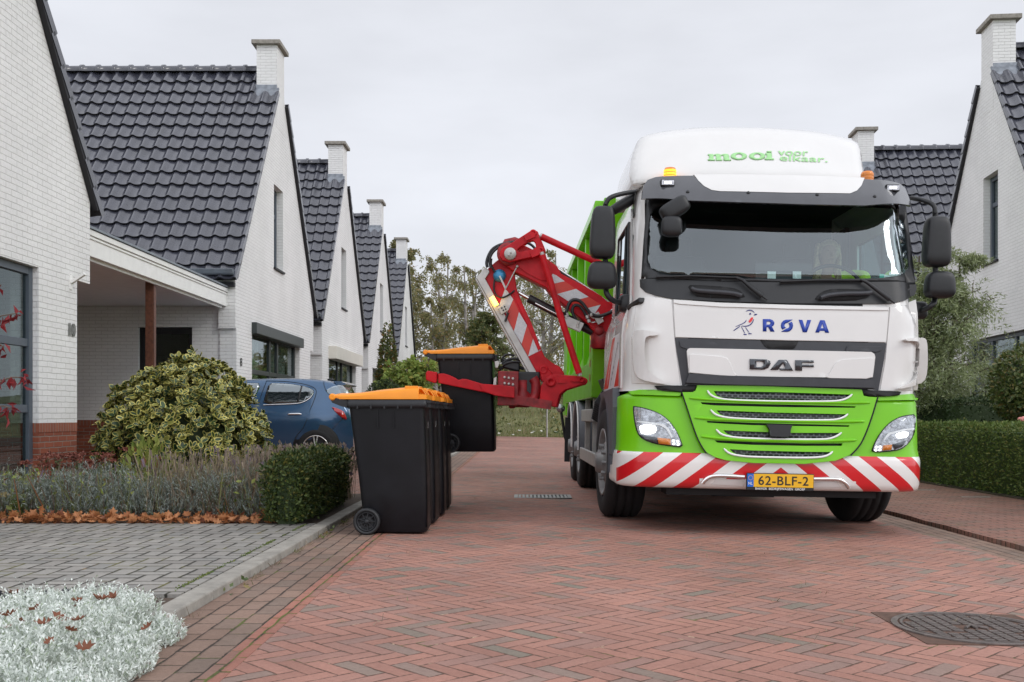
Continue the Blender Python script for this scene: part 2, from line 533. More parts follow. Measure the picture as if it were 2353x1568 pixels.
def pavmat(name, kind, cols, joint, W=0.07, n=3, L=0.21, gap=0.004, bs=0.5, moss=(0.10, 0.12, 0.03), mossamt=0.5, light=None, dirt=0.25):
    m, nt, b = new_mat(name)
    oc = ocoord(nt)
    # slight wobble so that no row is ruler-straight
    nz = node(nt, 'ShaderNodeTexNoise'); put(nt, nz.inputs['Vector'], oc); nz.inputs['Scale'].default_value = 5.0
    wob = node(nt, 'ShaderNodeVectorMath', operation='SCALE'); nt.links.new(nz.outputs['Color'], wob.inputs[0]); wob.inputs['Scale'].default_value = 0.018
    add = node(nt, 'ShaderNodeVectorMath', operation='ADD'); put(nt, add.inputs[0], oc); nt.links.new(wob.outputs[0], add.inputs[1])
    s = node(nt, 'ShaderNodeSeparateXYZ'); nt.links.new(add.outputs[0], s.inputs[0])
    if kind == 'herring45': e, r, rc, u, v = herring(nt, s.outputs[0], s.outputs[1], W, n, True)
    elif kind == 'herring90': e, r, rc, u, v = herring(nt, s.outputs[0], s.outputs[1], W, n, False)
    elif kind == 'along': e, r, rc, u, v = running(nt, s.outputs[0], s.outputs[1], L, W)
    else: e, r, rc, u, v = running(nt, s.outputs[1], s.outputs[0], L, W)
    cr = node(nt, 'ShaderNodeValToRGB'); cr.color_ramp.interpolation = 'LINEAR'
    els = cr.color_ramp.elements
    while len(els) < len(cols): els.new(0.5)
    for el, (p, c) in zip(els, cols): el.position = p; el.color = (*c, 1)
    put(nt, cr.inputs[0], r)
    big = remap(nt, noise(nt, oc, 0.55, 5, 0.6), 0.3, 0.7, 1.0 - dirt, 1.0 + dirt * 0.7)
    fine = remap(nt, noise(nt, oc, 55, 4, 0.7), 0.25, 0.75, 0.84, 1.14)
    sc = node(nt, 'ShaderNodeVectorMath', operation='SCALE'); nt.links.new(cr.outputs[0], sc.inputs[0]); put(nt, sc.inputs['Scale'], M_(nt, 'MULTIPLY', big, fine))
    rag = M_(nt, 'ADD', M_(nt, 'MULTIPLY', M_(nt, 'SUBTRACT', noise(nt, oc, 60, 3), 0.5), 0.010), M_(nt, 'MULTIPLY', M_(nt, 'SUBTRACT', noise(nt, oc, 7, 3), 0.52), 0.014))
    inj = remap(nt, M_(nt, 'ADD', e, rag), gap * 0.5, gap * 1.4, 1.0, 0.0)
    mo = remap(nt, noise(nt, oc, 3.0, 5, 0.7), 0.62 - 0.2 * mossamt, 0.70 - 0.2 * mossamt, 0.0, 1.0)
    jc = mixc(nt, mo, joint, moss)
    if light:  # dry sand and straw lying in part of the joints
        ls = remap(nt, noise(nt, oc, 6.5, 4, 0.75), 0.62, 0.70, 0.0, 1.0)
        jc = mixc(nt, ls, jc, light)
    col = mixc(nt, inj, sc.outputs[0], jc)
    nt.links.new(col, b.inputs['Base Color'])
    put(nt, b.inputs['Roughness'], remap(nt, noise(nt, oc, 9, 3), 0.3, 0.7, 0.62, 0.88))
    b.inputs['Specular IOR Level'].default_value = 0.18
    # relief: rounded arrises, each brick tilted its own way
    edge = remap(nt, M_(nt, 'ADD', e, rag), 0.0, gap * 2.5, 0.0, 1.0)
    sr = node(nt, 'ShaderNodeSeparateColor'); nt.links.new(rc, sr.inputs[0])
    tilt = M_(nt, 'ADD', M_(nt, 'MULTIPLY', M_(nt, 'SUBTRACT', sr.outputs[0], 0.5), M_(nt, 'MULTIPLY', u, 0.35)),
              M_(nt, 'MULTIPLY', M_(nt, 'SUBTRACT', sr.outputs[1], 0.5), M_(nt, 'MULTIPLY', v, 0.5)))
    h = M_(nt, 'ADD', M_(nt, 'ADD', edge, tilt), M_(nt, 'MULTIPLY', noise(nt, oc, 120, 3), 0.25))
    bump(nt, b, h, bs, 0.010)
    return m

MAT = {}
MAT['white_brick'] = brickmat('white_painted_brick', (0.82, 0.815, 0.805), (0.79, 0.785, 0.775), (0.64, 0.63, 0.61), mortar=0.008, bs=0.8, stain=0.12)
MAT['red_brick'] = plinth_mat()
MAT['red_soldier'] = brickmat('red_brick_header_course', (0.33, 0.11, 0.065), (0.26, 0.085, 0.055), (0.28, 0.22, 0.18), 0.062, 0.30, 0.012, 0.85, 0.7, 0.2)
MAT['tile'] = simple('glazed_roof_tile', (0.043, 0.045, 0.060), 0.28, var=0.22, vscale=3.5, spec=0.75, rvar=0.08, coat=0.35)
MAT['tile_end'] = simple('roof_tile_edge', (0.012, 0.012, 0.015), 0.6)
MAT['lead'] = simple('lead_flashing', (0.24, 0.26, 0.29), 0.45, metal=0.5, var=0.25, vscale=12)
MAT['coping'] = simple('concrete_coping', (0.27, 0.25, 0.22), 0.85, var=0.3, vscale=14, bumpy=0.3)
MAT['zinc'] = simple('zinc_gutter', (0.25, 0.28, 0.31), 0.45, metal=0.6, var=0.15)
MAT['frame_blue'] = simple('blue_grey_window_frame', (0.075, 0.092, 0.115), 0.4, var=0.05)
MAT['frame_green'] = simple('dark_green_window_frame', (0.028, 0.036, 0.034), 0.4, var=0.05)
MAT['white_trim'] = simple('white_painted_trim', (0.80, 0.795, 0.77), 0.5, var=0.05)
MAT['cream_trim'] = simple('cream_shutter_box', (0.66, 0.63, 0.56), 0.5, var=0.04)
MAT['wood_post'] = simple('red_brown_timber', (0.12, 0.045, 0.025), 0.5, var=0.4, vscale=25)
MAT['curtain'] = simple('net_curtain', (0.55, 0.55, 0.51), 0.9, var=0.12, vscale=9)
MAT['room'] = simple('dim_room', (0.10, 0.10, 0.095), 0.9)
MAT['pane'] = glassmat('window_glass', (0.66, 0.72, 0.70), 1.5, 1.1, 0.015, wavy=0.04)
MAT['silver'] = simple('brushed_metal', (0.55, 0.55, 0.54), 0.35, metal=0.9, var=0.08)
MAT['number'] = simple('metal_house_number', (0.20, 0.20, 0.18), 0.4, metal=0.6)
MAT['black_paint'] = simple('black_number_paint', (0.015, 0.015, 0.017), 0.5)

# ground
MAT['road'] = pavmat('red_clinker_paving', 'herring45',
    [(0.0, (0.315, 0.165, 0.130)), (0.30, (0.385, 0.198, 0.154)), (0.60, (0.350, 0.188, 0.150)), (0.82, (0.312, 0.186, 0.156)), (0.93, (0.262, 0.188, 0.158)), (1.0, (0.218, 0.188, 0.152))],
    (0.105, 0.064, 0.048), W=0.074, n=3, gap=0.0028, bs=0.5, mossamt=0.22, light=(0.58, 0.44, 0.30))
MAT['gutter'] = pavmat('brown_gutter_brick', 'along', [(0.0, (0.215, 0.145, 0.112)), (0.5, (0.265, 0.178, 0.138)), (1.0, (0.200, 0.150, 0.122))],
    (0.05, 0.04, 0.033), W=0.10, L=0.21, gap=0.0042, bs=0.6, mossamt=0.3)
MAT['edge_row'] = pavmat('red_edge_course', 'along', [(0.0, (0.35, 0.155, 0.115)), (0.6, (0.32, 0.15, 0.115)), (1.0, (0.24, 0.15, 0.12))],
    (0.05, 0.045, 0.03), W=0.075, L=0.21, gap=0.005, bs=0.6, mossamt=0.9)
MAT['pavement'] = pavmat('red_pavement_brick', 'across', [(0.0, (0.255, 0.135, 0.105)), (0.5, (0.305, 0.158, 0.122)), (1.0, (0.215, 0.142, 0.115))],
    (0.055, 0.042, 0.035), W=0.075, L=0.21, gap=0.0045, bs=0.55, mossamt=0.2, light=(0.34, 0.25, 0.17))
MAT['drive'] = pavmat('grey_concrete_paver', 'herring90', [(0.0, (0.26, 0.245, 0.225)), (0.5, (0.31, 0.295, 0.27)), (1.0, (0.235, 0.23, 0.215))],
    (0.045, 0.042, 0.035), W=0.105, n=2, gap=0.0075, bs=0.7, mossamt=0.45, moss=(0.12, 0.115, 0.035), light=(0.32, 0.22, 0.11))
MAT['red_drive'] = MAT['pavement']
MAT['kerb'] = simple('concrete_kerb', (0.29, 0.272, 0.240), 0.9, var=0.22, vscale=10, bumpy=0.5, bscale=140)
MAT['soil'] = simple('garden_soil', (0.065, 0.045, 0.032), 0.95, var=0.35, vscale=20, bumpy=0.8)
MAT['meadow'] = simple('meadow_ground', (0.15, 0.15, 0.065), 0.95, var=0.45, vscale=1.2, bumpy=0.6, bscale=8)
MAT['cast_iron'] = simple('rusty_cast_iron', (0.15, 0.125, 0.115), 0.55, metal=0.4, var=0.35, vscale=30, bumpy=0.3)
MAT['iron_low'] = simple('rust_in_the_grooves', (0.10, 0.055, 0.038), 0.9, var=0.3, vscale=25)
MAT['grate'] = simple('grey_cast_grate', (0.32, 0.32, 0.31), 0.55, metal=0.3, var=0.2)
MAT['black_hole'] = simple('shaft_shade_black', (0.01, 0.01, 0.01), 0.9)
MAT['gravel_stone'] = leafmat('dark_gravel_stone', (0.030, 0.033, 0.040), (0.075, 0.08, 0.09), rough=0.7, trans=0)

# truck
MAT['truck_white'] = simple('white_truck_paint', (0.67, 0.66, 0.642), 0.20, var=0.025, vscale=3, coat=0.6, rvar=0.05)
MAT['truck_green'] = simple('lime_green_paint', (0.17, 0.54, 0.004), 0.33, var=0.06, vscale=3, coat=0.25, spec=0.3, rvar=0.05)
MAT['grey_plastic'] = simple('grey_black_plastic', (0.036, 0.038, 0.045), 0.48, var=0.12, vscale=14, bumpy=0.05, bscale=300)
MAT['visor_plastic'] = simple('smoky_visor_plastic', (0.060, 0.062, 0.070), 0.22, var=0.10, coat=0.5)
MAT['black_plastic'] = simple('black_plastic', (0.011, 0.012, 0.014), 0.45, var=0.15, vscale=18)
MAT['fender'] = simple('grey_fender_plastic', (0.085, 0.09, 0.105), 0.45, var=0.08)
MAT['dark'] = simple('dark_parts_and_shade', (0.006, 0.006, 0.007), 0.7)
MAT['tyre'] = simple('tyre_rubber', (0.009, 0.009, 0.010), 0.8, var=0.2, vscale=12, bumpy=0.3, bscale=60)
MAT['rim'] = simple('dull_steel_rim', (0.30, 0.30, 0.30), 0.45, metal=0.6, var=0.2)
MAT['chrome'] = simple('satin_chrome', (0.80, 0.80, 0.80), 0.18, metal=1.0, var=0.03)
MAT['white_gloss'] = simple('glossy_white_trim', (0.82, 0.82, 0.82), 0.25, var=0.02, coat=0.5)
MAT['screen'] = glassmat('windscreen_glass', (0.72, 0.87, 0.87), 1.5, 3.6, 0.01)
MAT['lens'] = glassmat('headlamp_lens', (0.92, 0.94, 0.95), 1.45, 1.5, 0.03)
MAT['reflector'] = simple('lamp_reflector', (0.40, 0.40, 0.42), 0.25, metal=0.9, var=0.5, vscale=35, bumpy=0.8, bscale=50)
MAT['lamp_on'] = emit('lit_headlamp', (1.0, 0.98, 0.95), 5.0)
MAT['led_on'] = emit('lit_led', (1.0, 1.0, 1.0), 2.0)
MAT['amber_on'] = emit('lit_amber_beacon', (1.0, 0.36, 0.02), 1.7, (0.9, 0.30, 0.01))
MAT['amber'] = simple('amber_plastic', (0.75, 0.22, 0.015), 0.25, var=0.1, coat=0.4)
MAT['marker_on'] = emit('lit_amber_marker', (1.0, 0.55, 0.05), 9.0, (0.9, 0.5, 0.05))
MAT['blue_letter'] = simple('blue_lettering', (0.008, 0.045, 0.34), 0.4, var=0.02)
MAT['navy'] = simple('navy_line', (0.012, 0.018, 0.16), 0.4, var=0.02)
MAT['logo_red'] = simple('red_breast', (0.72, 0.035, 0.04), 0.4, var=0.02)
MAT['badge'] = simple('dark_chrome_badge', (0.05, 0.055, 0.065), 0.2, metal=0.4, coat=0.6)
MAT['pale_green'] = simple('pale_green_lettering', (0.33, 0.64, 0.27), 0.4, var=0.03)
MAT['plate_yellow'] = simple('yellow_number_plate', (0.80, 0.44, 0.01), 0.4, var=0.02)
MAT['plate_blue'] = simple('blue_plate_band', (0.01, 0.13, 0.55), 0.4, var=0.02)
MAT['letter_black'] = simple('black_lettering', (0.012, 0.012, 0.012), 0.4)
MAT['letter_white'] = simple('white_lettering', (0.75, 0.75, 0.75), 0.4)
MAT['crane_red'] = simple('red_crane_paint', (0.50, 0.008, 0.016), 0.42, var=0.25, vscale=5, rvar=0.08, spec=0.25)
MAT['crane_dark_red'] = simple('grimy_red_paint', (0.26, 0.012, 0.016), 0.5, var=0.45, vscale=14, rvar=0.1)
MAT['film_red'] = simple('red_reflective_film', (0.60, 0.035, 0.018), 0.35, var=0.06)
MAT['film_white'] = simple('white_reflective_film', (0.60, 0.61, 0.63), 0.35, var=0.10, vscale=60)
MAT['galv'] = simple('dull_aluminium', (0.46, 0.45, 0.43), 0.42, metal=0.55, var=0.12, vscale=9)
MAT['hose'] = simple('rubber_hose', (0.014, 0.014, 0.016), 0.42)
MAT['sensor_blue'] = simple('blue_sensor', (0.05, 0.27, 0.50), 0.35, metal=0.3)
MAT['beige_box'] = simple('beige_control_box', (0.60, 0.57, 0.50), 0.5, var=0.05)
MAT['cab_inside'] = simple('dark_cab_trim', (0.030, 0.034, 0.036), 0.8)
MAT['hivis'] = simple('yellow_green_hivis_cloth', (0.62, 0.95, 0.06), 0.8, var=0.12)
MAT['skin'] = simple('skin', (0.50, 0.30, 0.22), 0.55, var=0.06)
MAT['hair'] = simple('blonde_hair', (0.55, 0.42, 0.24), 0.5, var=0.3, vscale=40)
MAT['paper'] = simple('white_paper', (0.75, 0.78, 0.75), 0.7, var=0.05)
MAT['teal_paper'] = simple('teal_paper', (0.05, 0.45, 0.33), 0.6)

# bins and car
MAT['bin_black'] = simple('black_bin_plastic', (0.0048, 0.0052, 0.0075), 0.46, var=0.3, spec=0.32, vscale=5, bumpy=0.06, bscale=220, rvar=0.07)
MAT['bin_rim'] = simple('black_bin_rim', (0.011, 0.012, 0.015), 0.5, var=0.3, vscale=25, bumpy=0.15)
MAT['bin_orange'] = simple('orange_bin_lid', (0.88, 0.30, 0.012), 0.42, var=0.05, vscale=8)
MAT['bin_wheel'] = simple('bin_wheel_rubber', (0.016, 0.017, 0.019), 0.55, var=0.2, vscale=30)
MAT['car_blue'] = simple('blue_metallic_paint', (0.030, 0.090, 0.185), 0.25, metal=0.5, var=0.04, coat=1.0)
MAT['car_glass'] = glassmat('car_glass', (0.50, 0.62, 0.60), 1.5, 5.5, 0.01)
MAT['tail_red'] = simple('red_tail_lamp', (0.42, 0.010, 0.018), 0.15, var=0.2, vscale=30, coat=0.8)
MAT['alloy'] = simple('polished_alloy', (0.72, 0.71, 0.69), 0.22, metal=0.9)
MAT['seat_cloth'] = simple('grey_seat_cloth', (0.05, 0.05, 0.055), 0.9)

# plants
MAT['bark'] = simple('brown_bark', (0.10, 0.075, 0.055), 0.9, var=0.4, vscale=14, bumpy=0.6)
MAT['birch_bark'] = simple('grey_birch_bark', (0.26, 0.24, 0.22), 0.85, var=0.5, vscale=5, bumpy=0.4)
MAT['twig'] = simple('thin_twig', (0.13, 0.095, 0.07), 0.9, var=0.3)
MAT['holly_in'] = leafmat('holly_leaf_centre', (0.014, 0.038, 0.014), (0.048, 0.088, 0.030), (0.25, 0.25, 0.06), rough=0.35, trans=0.08, spec=0.5)
MAT['holly_out'] = leafmat('holly_leaf_margin', (0.38, 0.35, 0.07), (0.72, 0.64, 0.20), rough=0.4, trans=0.12)
MAT['yew'] = leafmat('yew_needles', (0.016, 0.036, 0.009), (0.085, 0.120, 0.026), (0.15, 0.14, 0.03), trans=0.15)
MAT['box_hedge'] = leafmat('hedge_leaf', (0.070, 0.115, 0.028), (0.190, 0.245, 0.065), (0.25, 0.25, 0.08), trans=0.3)
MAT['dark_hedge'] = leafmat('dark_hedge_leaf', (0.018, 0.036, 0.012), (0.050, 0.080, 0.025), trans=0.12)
MAT['laurel'] = leafmat('laurel_leaf', (0.050, 0.085, 0.024), (0.15, 0.165, 0.05), (0.22, 0.17, 0.06), rough=0.4, trans=0.12)
MAT['lav_leaf'] = leafmat('lavender_leaf', (0.10, 0.125, 0.10), (0.32, 0.36, 0.33), (0.10, 0.13, 0.045), trans=0.1)
MAT['lav_stem'] = leafmat('dry_lavender_stem', (0.16, 0.125, 0.085), (0.34, 0.27, 0.18), (0.15, 0.16, 0.07), trans=0.1)
MAT['lav_head'] = leafmat('faded_lavender_head', (0.18, 0.14, 0.115), (0.31, 0.25, 0.19), (0.17, 0.125, 0.16), trans=0.1)
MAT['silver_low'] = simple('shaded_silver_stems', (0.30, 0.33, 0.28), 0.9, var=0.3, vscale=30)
MAT['silver_leaf'] = leafmat('silver_felted_leaf', (0.56, 0.61, 0.55), (0.86, 0.89, 0.86), (0.34, 0.40, 0.29), rough=0.8, trans=0.2)
MAT['oak_dry'] = leafmat('dry_oak_leaf', (0.30, 0.105, 0.035), (0.58, 0.27, 0.12), (0.20, 0.07, 0.035), trans=0.2)
MAT['sedum_head'] = leafmat('faded_sedum_flower', (0.16, 0.045, 0.035), (0.27, 0.09, 0.06), trans=0.1)
MAT['sedum_leaf'] = leafmat('sedum_leaf', (0.10, 0.14, 0.06), (0.20, 0.20, 0.08), (0.24, 0.11, 0.05), trans=0.2)
MAT['fresh_leaf'] = leafmat('fresh_green_leaf', (0.14, 0.20, 0.035), (0.32, 0.34, 0.08), (0.22, 0.10, 0.05), trans=0.2)
MAT['red_leaf'] = leafmat('dark_red_leaf', (0.15, 0.010, 0.014), (0.26, 0.022, 0.026), trans=0.25)
MAT['birch_leaf'] = leafmat('birch_leaf', (0.17, 0.18, 0.075), (0.34, 0.31, 0.15), (0.36, 0.25, 0.11), trans=0.45)
MAT['tree_leaf'] = leafmat('dark_green_tree_leaf', (0.065, 0.095, 0.032), (0.16, 0.175, 0.06), (0.26, 0.21, 0.07), trans=0.35)
MAT['beech_leaf'] = leafmat('hornbeam_leaf', (0.055, 0.085, 0.022), (0.15, 0.15, 0.045), (0.27, 0.14, 0.04), trans=0.25)
MAT['acacia_leaf'] = leafmat('bright_green_leaf', (0.17, 0.26, 0.05), (0.36, 0.43, 0.11), (0.34, 0.30, 0.06), trans=0.35)
MAT['willow_leaf'] = leafmat('grey_green_willow_leaf', (0.17, 0.21, 0.09), (0.36, 0.40, 0.21), (0.46, 0.50, 0.36), trans=0.35)
MAT['grass_blade'] = leafmat('meadow_grass', (0.15, 0.17, 0.06), (0.32, 0.32, 0.14), (0.38, 0.28, 0.16), trans=0.4)
MAT['flower_white'] = leafmat('white_flower_head', (0.6, 0.6, 0.5), (0.75, 0.74, 0.68), trans=0.2)
MAT['rose'] = simple('pink_rose', (0.75, 0.28, 0.27), 0.6)
# ------------------------------------------------------------------ ground
def sheet(name, pts, mat, kind='structure', thick=0.0):
    mb = MB()
    n = len(pts)
    if thick:
        mb.add(list(pts) + [(x, y, z - thick) for x, y, z in pts], [tuple(range(n))] + [((i + 1) % n, i, i + n, (i + 1) % n + n) for i in range(n)])
    else: mb.add(pts, [tuple(range(n))])
    o = mb.build(name, mat)
    o['kind'] = kind
    return o

def rect(name, x0, x1, y0, y1, z0, z1, mat, thick=0.0):
    return sheet(name, [(x0, y0, z0), (x1, y0, z1), (x1, y1, z1), (x0, y1, z0)], mat, thick=thick)

YE = 44.0
rect('ground', -500, 500, -200, 900, -0.20, -0.20, MAT['meadow'])
rect('road', -1.015, 3.30, -4, YE, RZ(-1.03), RZ(3.30), MAT['road'], 0.1)
rect('road_edge', -1.10, -1.015, -4, YE, RZ(-1.1) + .001, RZ(-1.015) + .002, MAT['edge_row'], 0.1)
rect('road_gutter', -1.50, -1.10, -4, YE, RZ(-1.5) - 0.012, RZ(-1.1) - 0.002, MAT['gutter'], 0.1)
rect('road_gutter', 3.30, 3.68, -4, YE, RZ(3.3) - 0.004, RZ(3.68) - 0.012, MAT['gutter'], 0.1)
# the pavement lies a little proud of the gutter, with an uneven open joint
mb = MB()
ys = [-4 + 0.42 * i for i in range(int((YE + 4) / 0.42))]
pz = RZ(3.68) + 0.018
left = [(3.715 + 0.012 * math.sin(y * 5.1) + random.uniform(-.012, .012), y, pz + random.uniform(-.004, .006)) for y in ys]
for i in range(len(ys) - 1):
    a, b = left[i], left[i + 1]
    mb.add([a, (5.75, a[1], pz), (5.75, b[1], pz), b, (a[0], a[1], pz - .12), (b[0], b[1], pz - .12)], [(0, 1, 2, 3), (0, 3, 5, 4)])
mb.build('pavement', MAT['pavement'])['kind'] = 'structure'
# left side: kerb, paved drives and planting beds
mb = MB()
y = -4.0
while y < YE:
    mb.box(-1.62, -1.503, y, y + 0.994, -0.1, 0.054 + random.uniform(-.003, .003))
    y += 1.0
mb.build('kerb', MAT['kerb'], bevel=0.012)['kind'] = 'structure'
rect('driveway', -14, -1.624, 4.86, 8.05, 0.052, 0.052, MAT['drive'], 0.2)
rect('planting_bed_ground', -14, -1.624, -4, 4.855, 0.035, 0.035, MAT['soil'], 0.2)
rect('planting_bed_ground', -14, -1.624, 8.055, 11.2, 0.045, 0.045, MAT['soil'], 0.2)
rect('driveway', -14, -1.624, 11.205, 24.4, 0.040, 0.040, MAT['red_drive'], 0.2)
rect('planting_bed_ground', -14, -1.624, 24.405, YE, 0.045, 0.045, MAT['soil'], 0.2)
rect('planting_bed_ground', 5.755, 30, -4, YE, -0.055, -0.055, MAT['soil'], 0.2)
mb = MB()
for px_, py_, l_ in ((2120, 1127, .16), (2242, 1143, .17)):
    Yq = (CAMZ - pz) * FOC / (py_ - VY); Xq = (px_ - VX) * Yq / FOC
    mb.box(Xq - l_, Xq + l_, Yq - .025, Yq + .025, pz - .01, pz + .006)
mb.build('pavement_marking', MAT['kerb'])['kind'] = 'structure'
# grassy bank closing the street
mb = MB()
nx, ny = 60, 24
vs, fs = [], []
for j in range(ny + 1):
    for i in range(nx + 1):
        x = -45 + 100 * i / nx; t = j / ny; y = YE + 0.05 + 34 * t
        s = min(1, t * 2.1); s = s * s * (3 - 2 * s)
        vs.append((x, y, -0.10 + 2.05 * s + 0.16 * math.sin(x * .55 + y * .3) * s + 0.10 * math.sin(x * 1.3 - y * .7) * s))
for j in range(ny):
    for i in range(nx): fs.append((j * (nx + 1) + i, j * (nx + 1) + i + 1, (j + 1) * (nx + 1) + i + 1, (j + 1) * (nx + 1) + i))
mb.add(vs, fs, 0, True)
mb.build('grass_bank', MAT['meadow'])['kind'] = 'structure'
BANK = vs
def bank_z(x, y):
    t = max(0, (y - YE - .05) / 34); s = min(1, t * 2.1); s = s * s * (3 - 2 * s)
    return -0.10 + 2.05 * s + 0.16 * math.sin(x * .55 + y * .3) * s + 0.10 * math.sin(x * 1.3 - y * .7) * s

# manhole cover sunk in the paving
mh = thing('manhole_cover', 'round rusty cast iron manhole cover with a grid of raised squares in the road', 'manhole cover', (2.02, 4.58, RZ(2.02)))
mh.rotation_euler = (0, math.atan(0.02), 0)
mb = MB(); mb.box(-.345, .345, -.345, .345, -.02, .0035); mb.build('frame', MAT['iron_low'], mh)
mb = MB()
mb.lathe((0, 0, 0), (0, 0, 1), [(0.350, .004), (0.350, .0095), (0.322, .0095), (0.322, .004)], 56, smooth=False)
mb.lathe((0, 0, 0), (0, 0, 1), [(0.312, .004), (0.312, .0095), (0.300, .0095), (0.300, .004)], 56, smooth=False)
for i in range(-5, 6):
    for j in range(-7, 8):
        x, y = i * .052 + (j % 2) * 0, j * .038
        if x * x + y * y > .283 ** 2 or (abs(i) <= 1 and abs(j) <= 1): continue
        if j == -3 and i in (-3, -2, 3, 4): continue
        mb.box(x - .020, x + .020, y - .0135, y + .0135, .002, .0095)
for k in ():
    a = math.pi / 4 + k * math.pi / 2
    for s in (0, 1, 2): mb.box(math.cos(a) * (.40 + .03 * s) - .012, math.cos(a) * (.40 + .03 * s) + .012, math.sin(a) * (.40 + .03 * s) - .05, math.sin(a) * (.40 + .03 * s) + .05, .002, .008)
mb.build('grid', MAT['cast_iron'], mh)
mb = MB()
mb.tube([(-.05, -.03, .009), (0, .035, .009), (.05, -.03, .009)], .008, 6); mb.tube([(0, .03, .009), (0, -.03, .009)], .007, 6)
mb.build('emblem', MAT['cast_iron'], mh)
# drain grate far up the road
gr = thing('drain_grate', 'grey slotted drain grate set in the red road beyond the bins', 'drain grate', (0.23, 11.55, RZ(0.23)))
mb = MB(); mb.box(-.32, .32, -.23, .23, -.05, .003); mb.build('shaft_shade', MAT['black_hole'], gr)  # solid black slab stands in for the darkness below the bars
mb = MB()
for a in ((-.32, -.28, -.23, .23), (.28, .32, -.23, .23), (-.28, .28, -.23, -.19), (-.28, .28, .19, .23)): mb.box(a[0], a[1], a[2], a[3], .0, .010)
for i in range(13): mb.box(-.27 + i * .043, -.27 + i * .043 + .024, -.19, .19, .0, .009)
mb.box(-.28, .28, -.012, .012, 0, .0085)
mb.build('bars', MAT['grate'], gr)
# ------------------------------------------------------------------ houses
HW, HD, EAVE, RIDGE = 6.8, 9.0, 3.50, 8.12
MESH_CACHE = {}

def tile_slope(mb, x0, x1, yr, zr, ye, ze, rows=17, p=0.265, ns=10, cut=None):
    """overlapping rows of rolled tiles from the ridge (yr,zr) down to the eave (ye,ze)"""
    d = Vector((0, ye - yr, ze - zr)); L = d.length; d.normalize()
    nrm = Vector((0, -d.z, d.y))
    if nrm.z < 0: nrm = -nrm
    cols = int(abs(x1 - x0) / p)
    n = cols * ns + 1
    def h(t):
        t = t % 1.0
        return 0.040 * math.sin(math.pi * t / .46) ** 0.9 if t < .46 else -0.012 * math.sin(math.pi * (t - .46) / .54)
    H = [h(i / ns + 0.15) for i in range(n)]
    X = [x0 + (x1 - x0) * i / (n - 1) for i in range(n)]
    rp = L / rows
    rr = random.Random(5)
    for r in range(rows):
        s0, s1 = r * rp - 0.02, (r + 1) * rp + 0.02
        jit = [rr.uniform(-.004, .004) for _ in range(cols + 1)]
        rings = []
        i0 = 0
        if cut is not None and r < 2:   # the top rows stop behind the chimney
            i0 = next(i for i in range(n) if abs(X[i]) >= cut)
        for s, o in ((s0, 0.0), (s0 * .3 + s1 * .7, .030), (s1, .046), (s1 + .003, .012)):
            ring = []
            for i in range(i0, n):
                b = Vector((X[i], yr, zr)) + d * (s + (jit[i // ns] if s > s0 else 0)) + nrm * (0.02 + o + H[i])
                ring.append(b)
            rings.append(ring)
        mb.loft(rings[:3], closed=False, mi=0)
        mb.loft(rings[2:], closed=False, mi=1, smooth=False)
        # turned-down verge edge of the outermost tile
        for k in (0, -1):
            a, b = rings[0][k], rings[2][k]
            dn = nrm * -0.10
            mb.add([a, b, b + dn, a + dn], [(0, 1, 2, 3)], 0)
    # roofing felt underneath
    o = nrm * 0.004
    xa = x0 if cut is None else math.copysign(cut, x1)
    A, B = Vector((xa, yr, zr)) + o, Vector((x1, yr, zr)) + o
    mb.add([A, B, B + d * L, A + d * L], [(0, 1, 2, 3)], 1)
    if cut is not None:
        A, B = Vector((x0, yr, zr)) + o, Vector((xa, yr, zr)) + o
        mb.add([A + d * rp * 2, B + d * rp * 2, B + d * L, A + d * L], [(0, 1, 2, 3)], 1)

def window(house, sg, y0, y1, z0, z1, fm, vbars=(), hbars=(), fw=0.07, rec=0.10, curtain=None, sill=True, shutter=None, open_top=None):
    X = lambda d: -d * sg
    W = MB()
    def bx(ya, yb, za, zb, da, db): W.box(min(X(da), X(db)), max(X(da), X(db)), ya, yb, za, zb)
    bx(y0 + .002, y0 + fw, z0 + .002, z1 - .002, rec, rec + .07); bx(y1 - fw, y1 - .002, z0 + .002, z1 - .002, rec, rec + .07)
    bx(y0 + fw, y1 - fw, z0 + .002, z0 + fw, rec + .003, rec + .07); bx(y0 + fw, y1 - fw, z1 - fw, z1 - .002, rec + .003, rec + .07)
    for v in vbars: bx(v - fw * .55, v + fw * .55, z0 + fw, z1 - fw, rec + .006, rec + .07)
    for hb in hbars: bx(y0 + fw, y1 - fw, hb - fw * .5, hb + fw * .5, rec + .012, rec + .066)
    w = W.build('window', fm, house, bevel=.006, seg=1)
    g = MB(); g.box(min(X(rec + .035), X(rec + .041)), max(X(rec + .035), X(rec + .041)), y0 + .03, y1 - .03, z0 + .03, z1 - .03)
    g.build('pane', MAT['pane'], w)
    if sill:
        s = MB(); s.box(min(X(-.045), X(rec)), max(X(-.045), X(rec)), y0 - .03, y1 + .03, z0 - .045, z0 - .002)
        s.build('sill', MAT['tile_end'], w, bevel=.006)
    for (ca, cb) in (curtain or []):
        k = MB(); n = int((cb - ca) / .03) + 2
        ring = [[(X(rec + .22 + .025 * math.sin(i * 1.1) + .012 * math.sin(i * 2.7)), ca + (cb - ca) * i / (n - 1), z) for i in range(n)] for z in (z0 + .03, z1 - .05)]
        k.loft(ring, closed=False); k.build('curtain', MAT['curtain'], w)
    if shutter:
        m, dep, hgt, over = shutter
        s = MB(); s.box(min(X(-dep), X(.06)), max(X(-dep), X(.06)), y0 - over, y1 + over, z1 - hgt * .4, z1 + hgt * .6)
        s.build('shutter_box', m, w, bevel=.015)
    return w

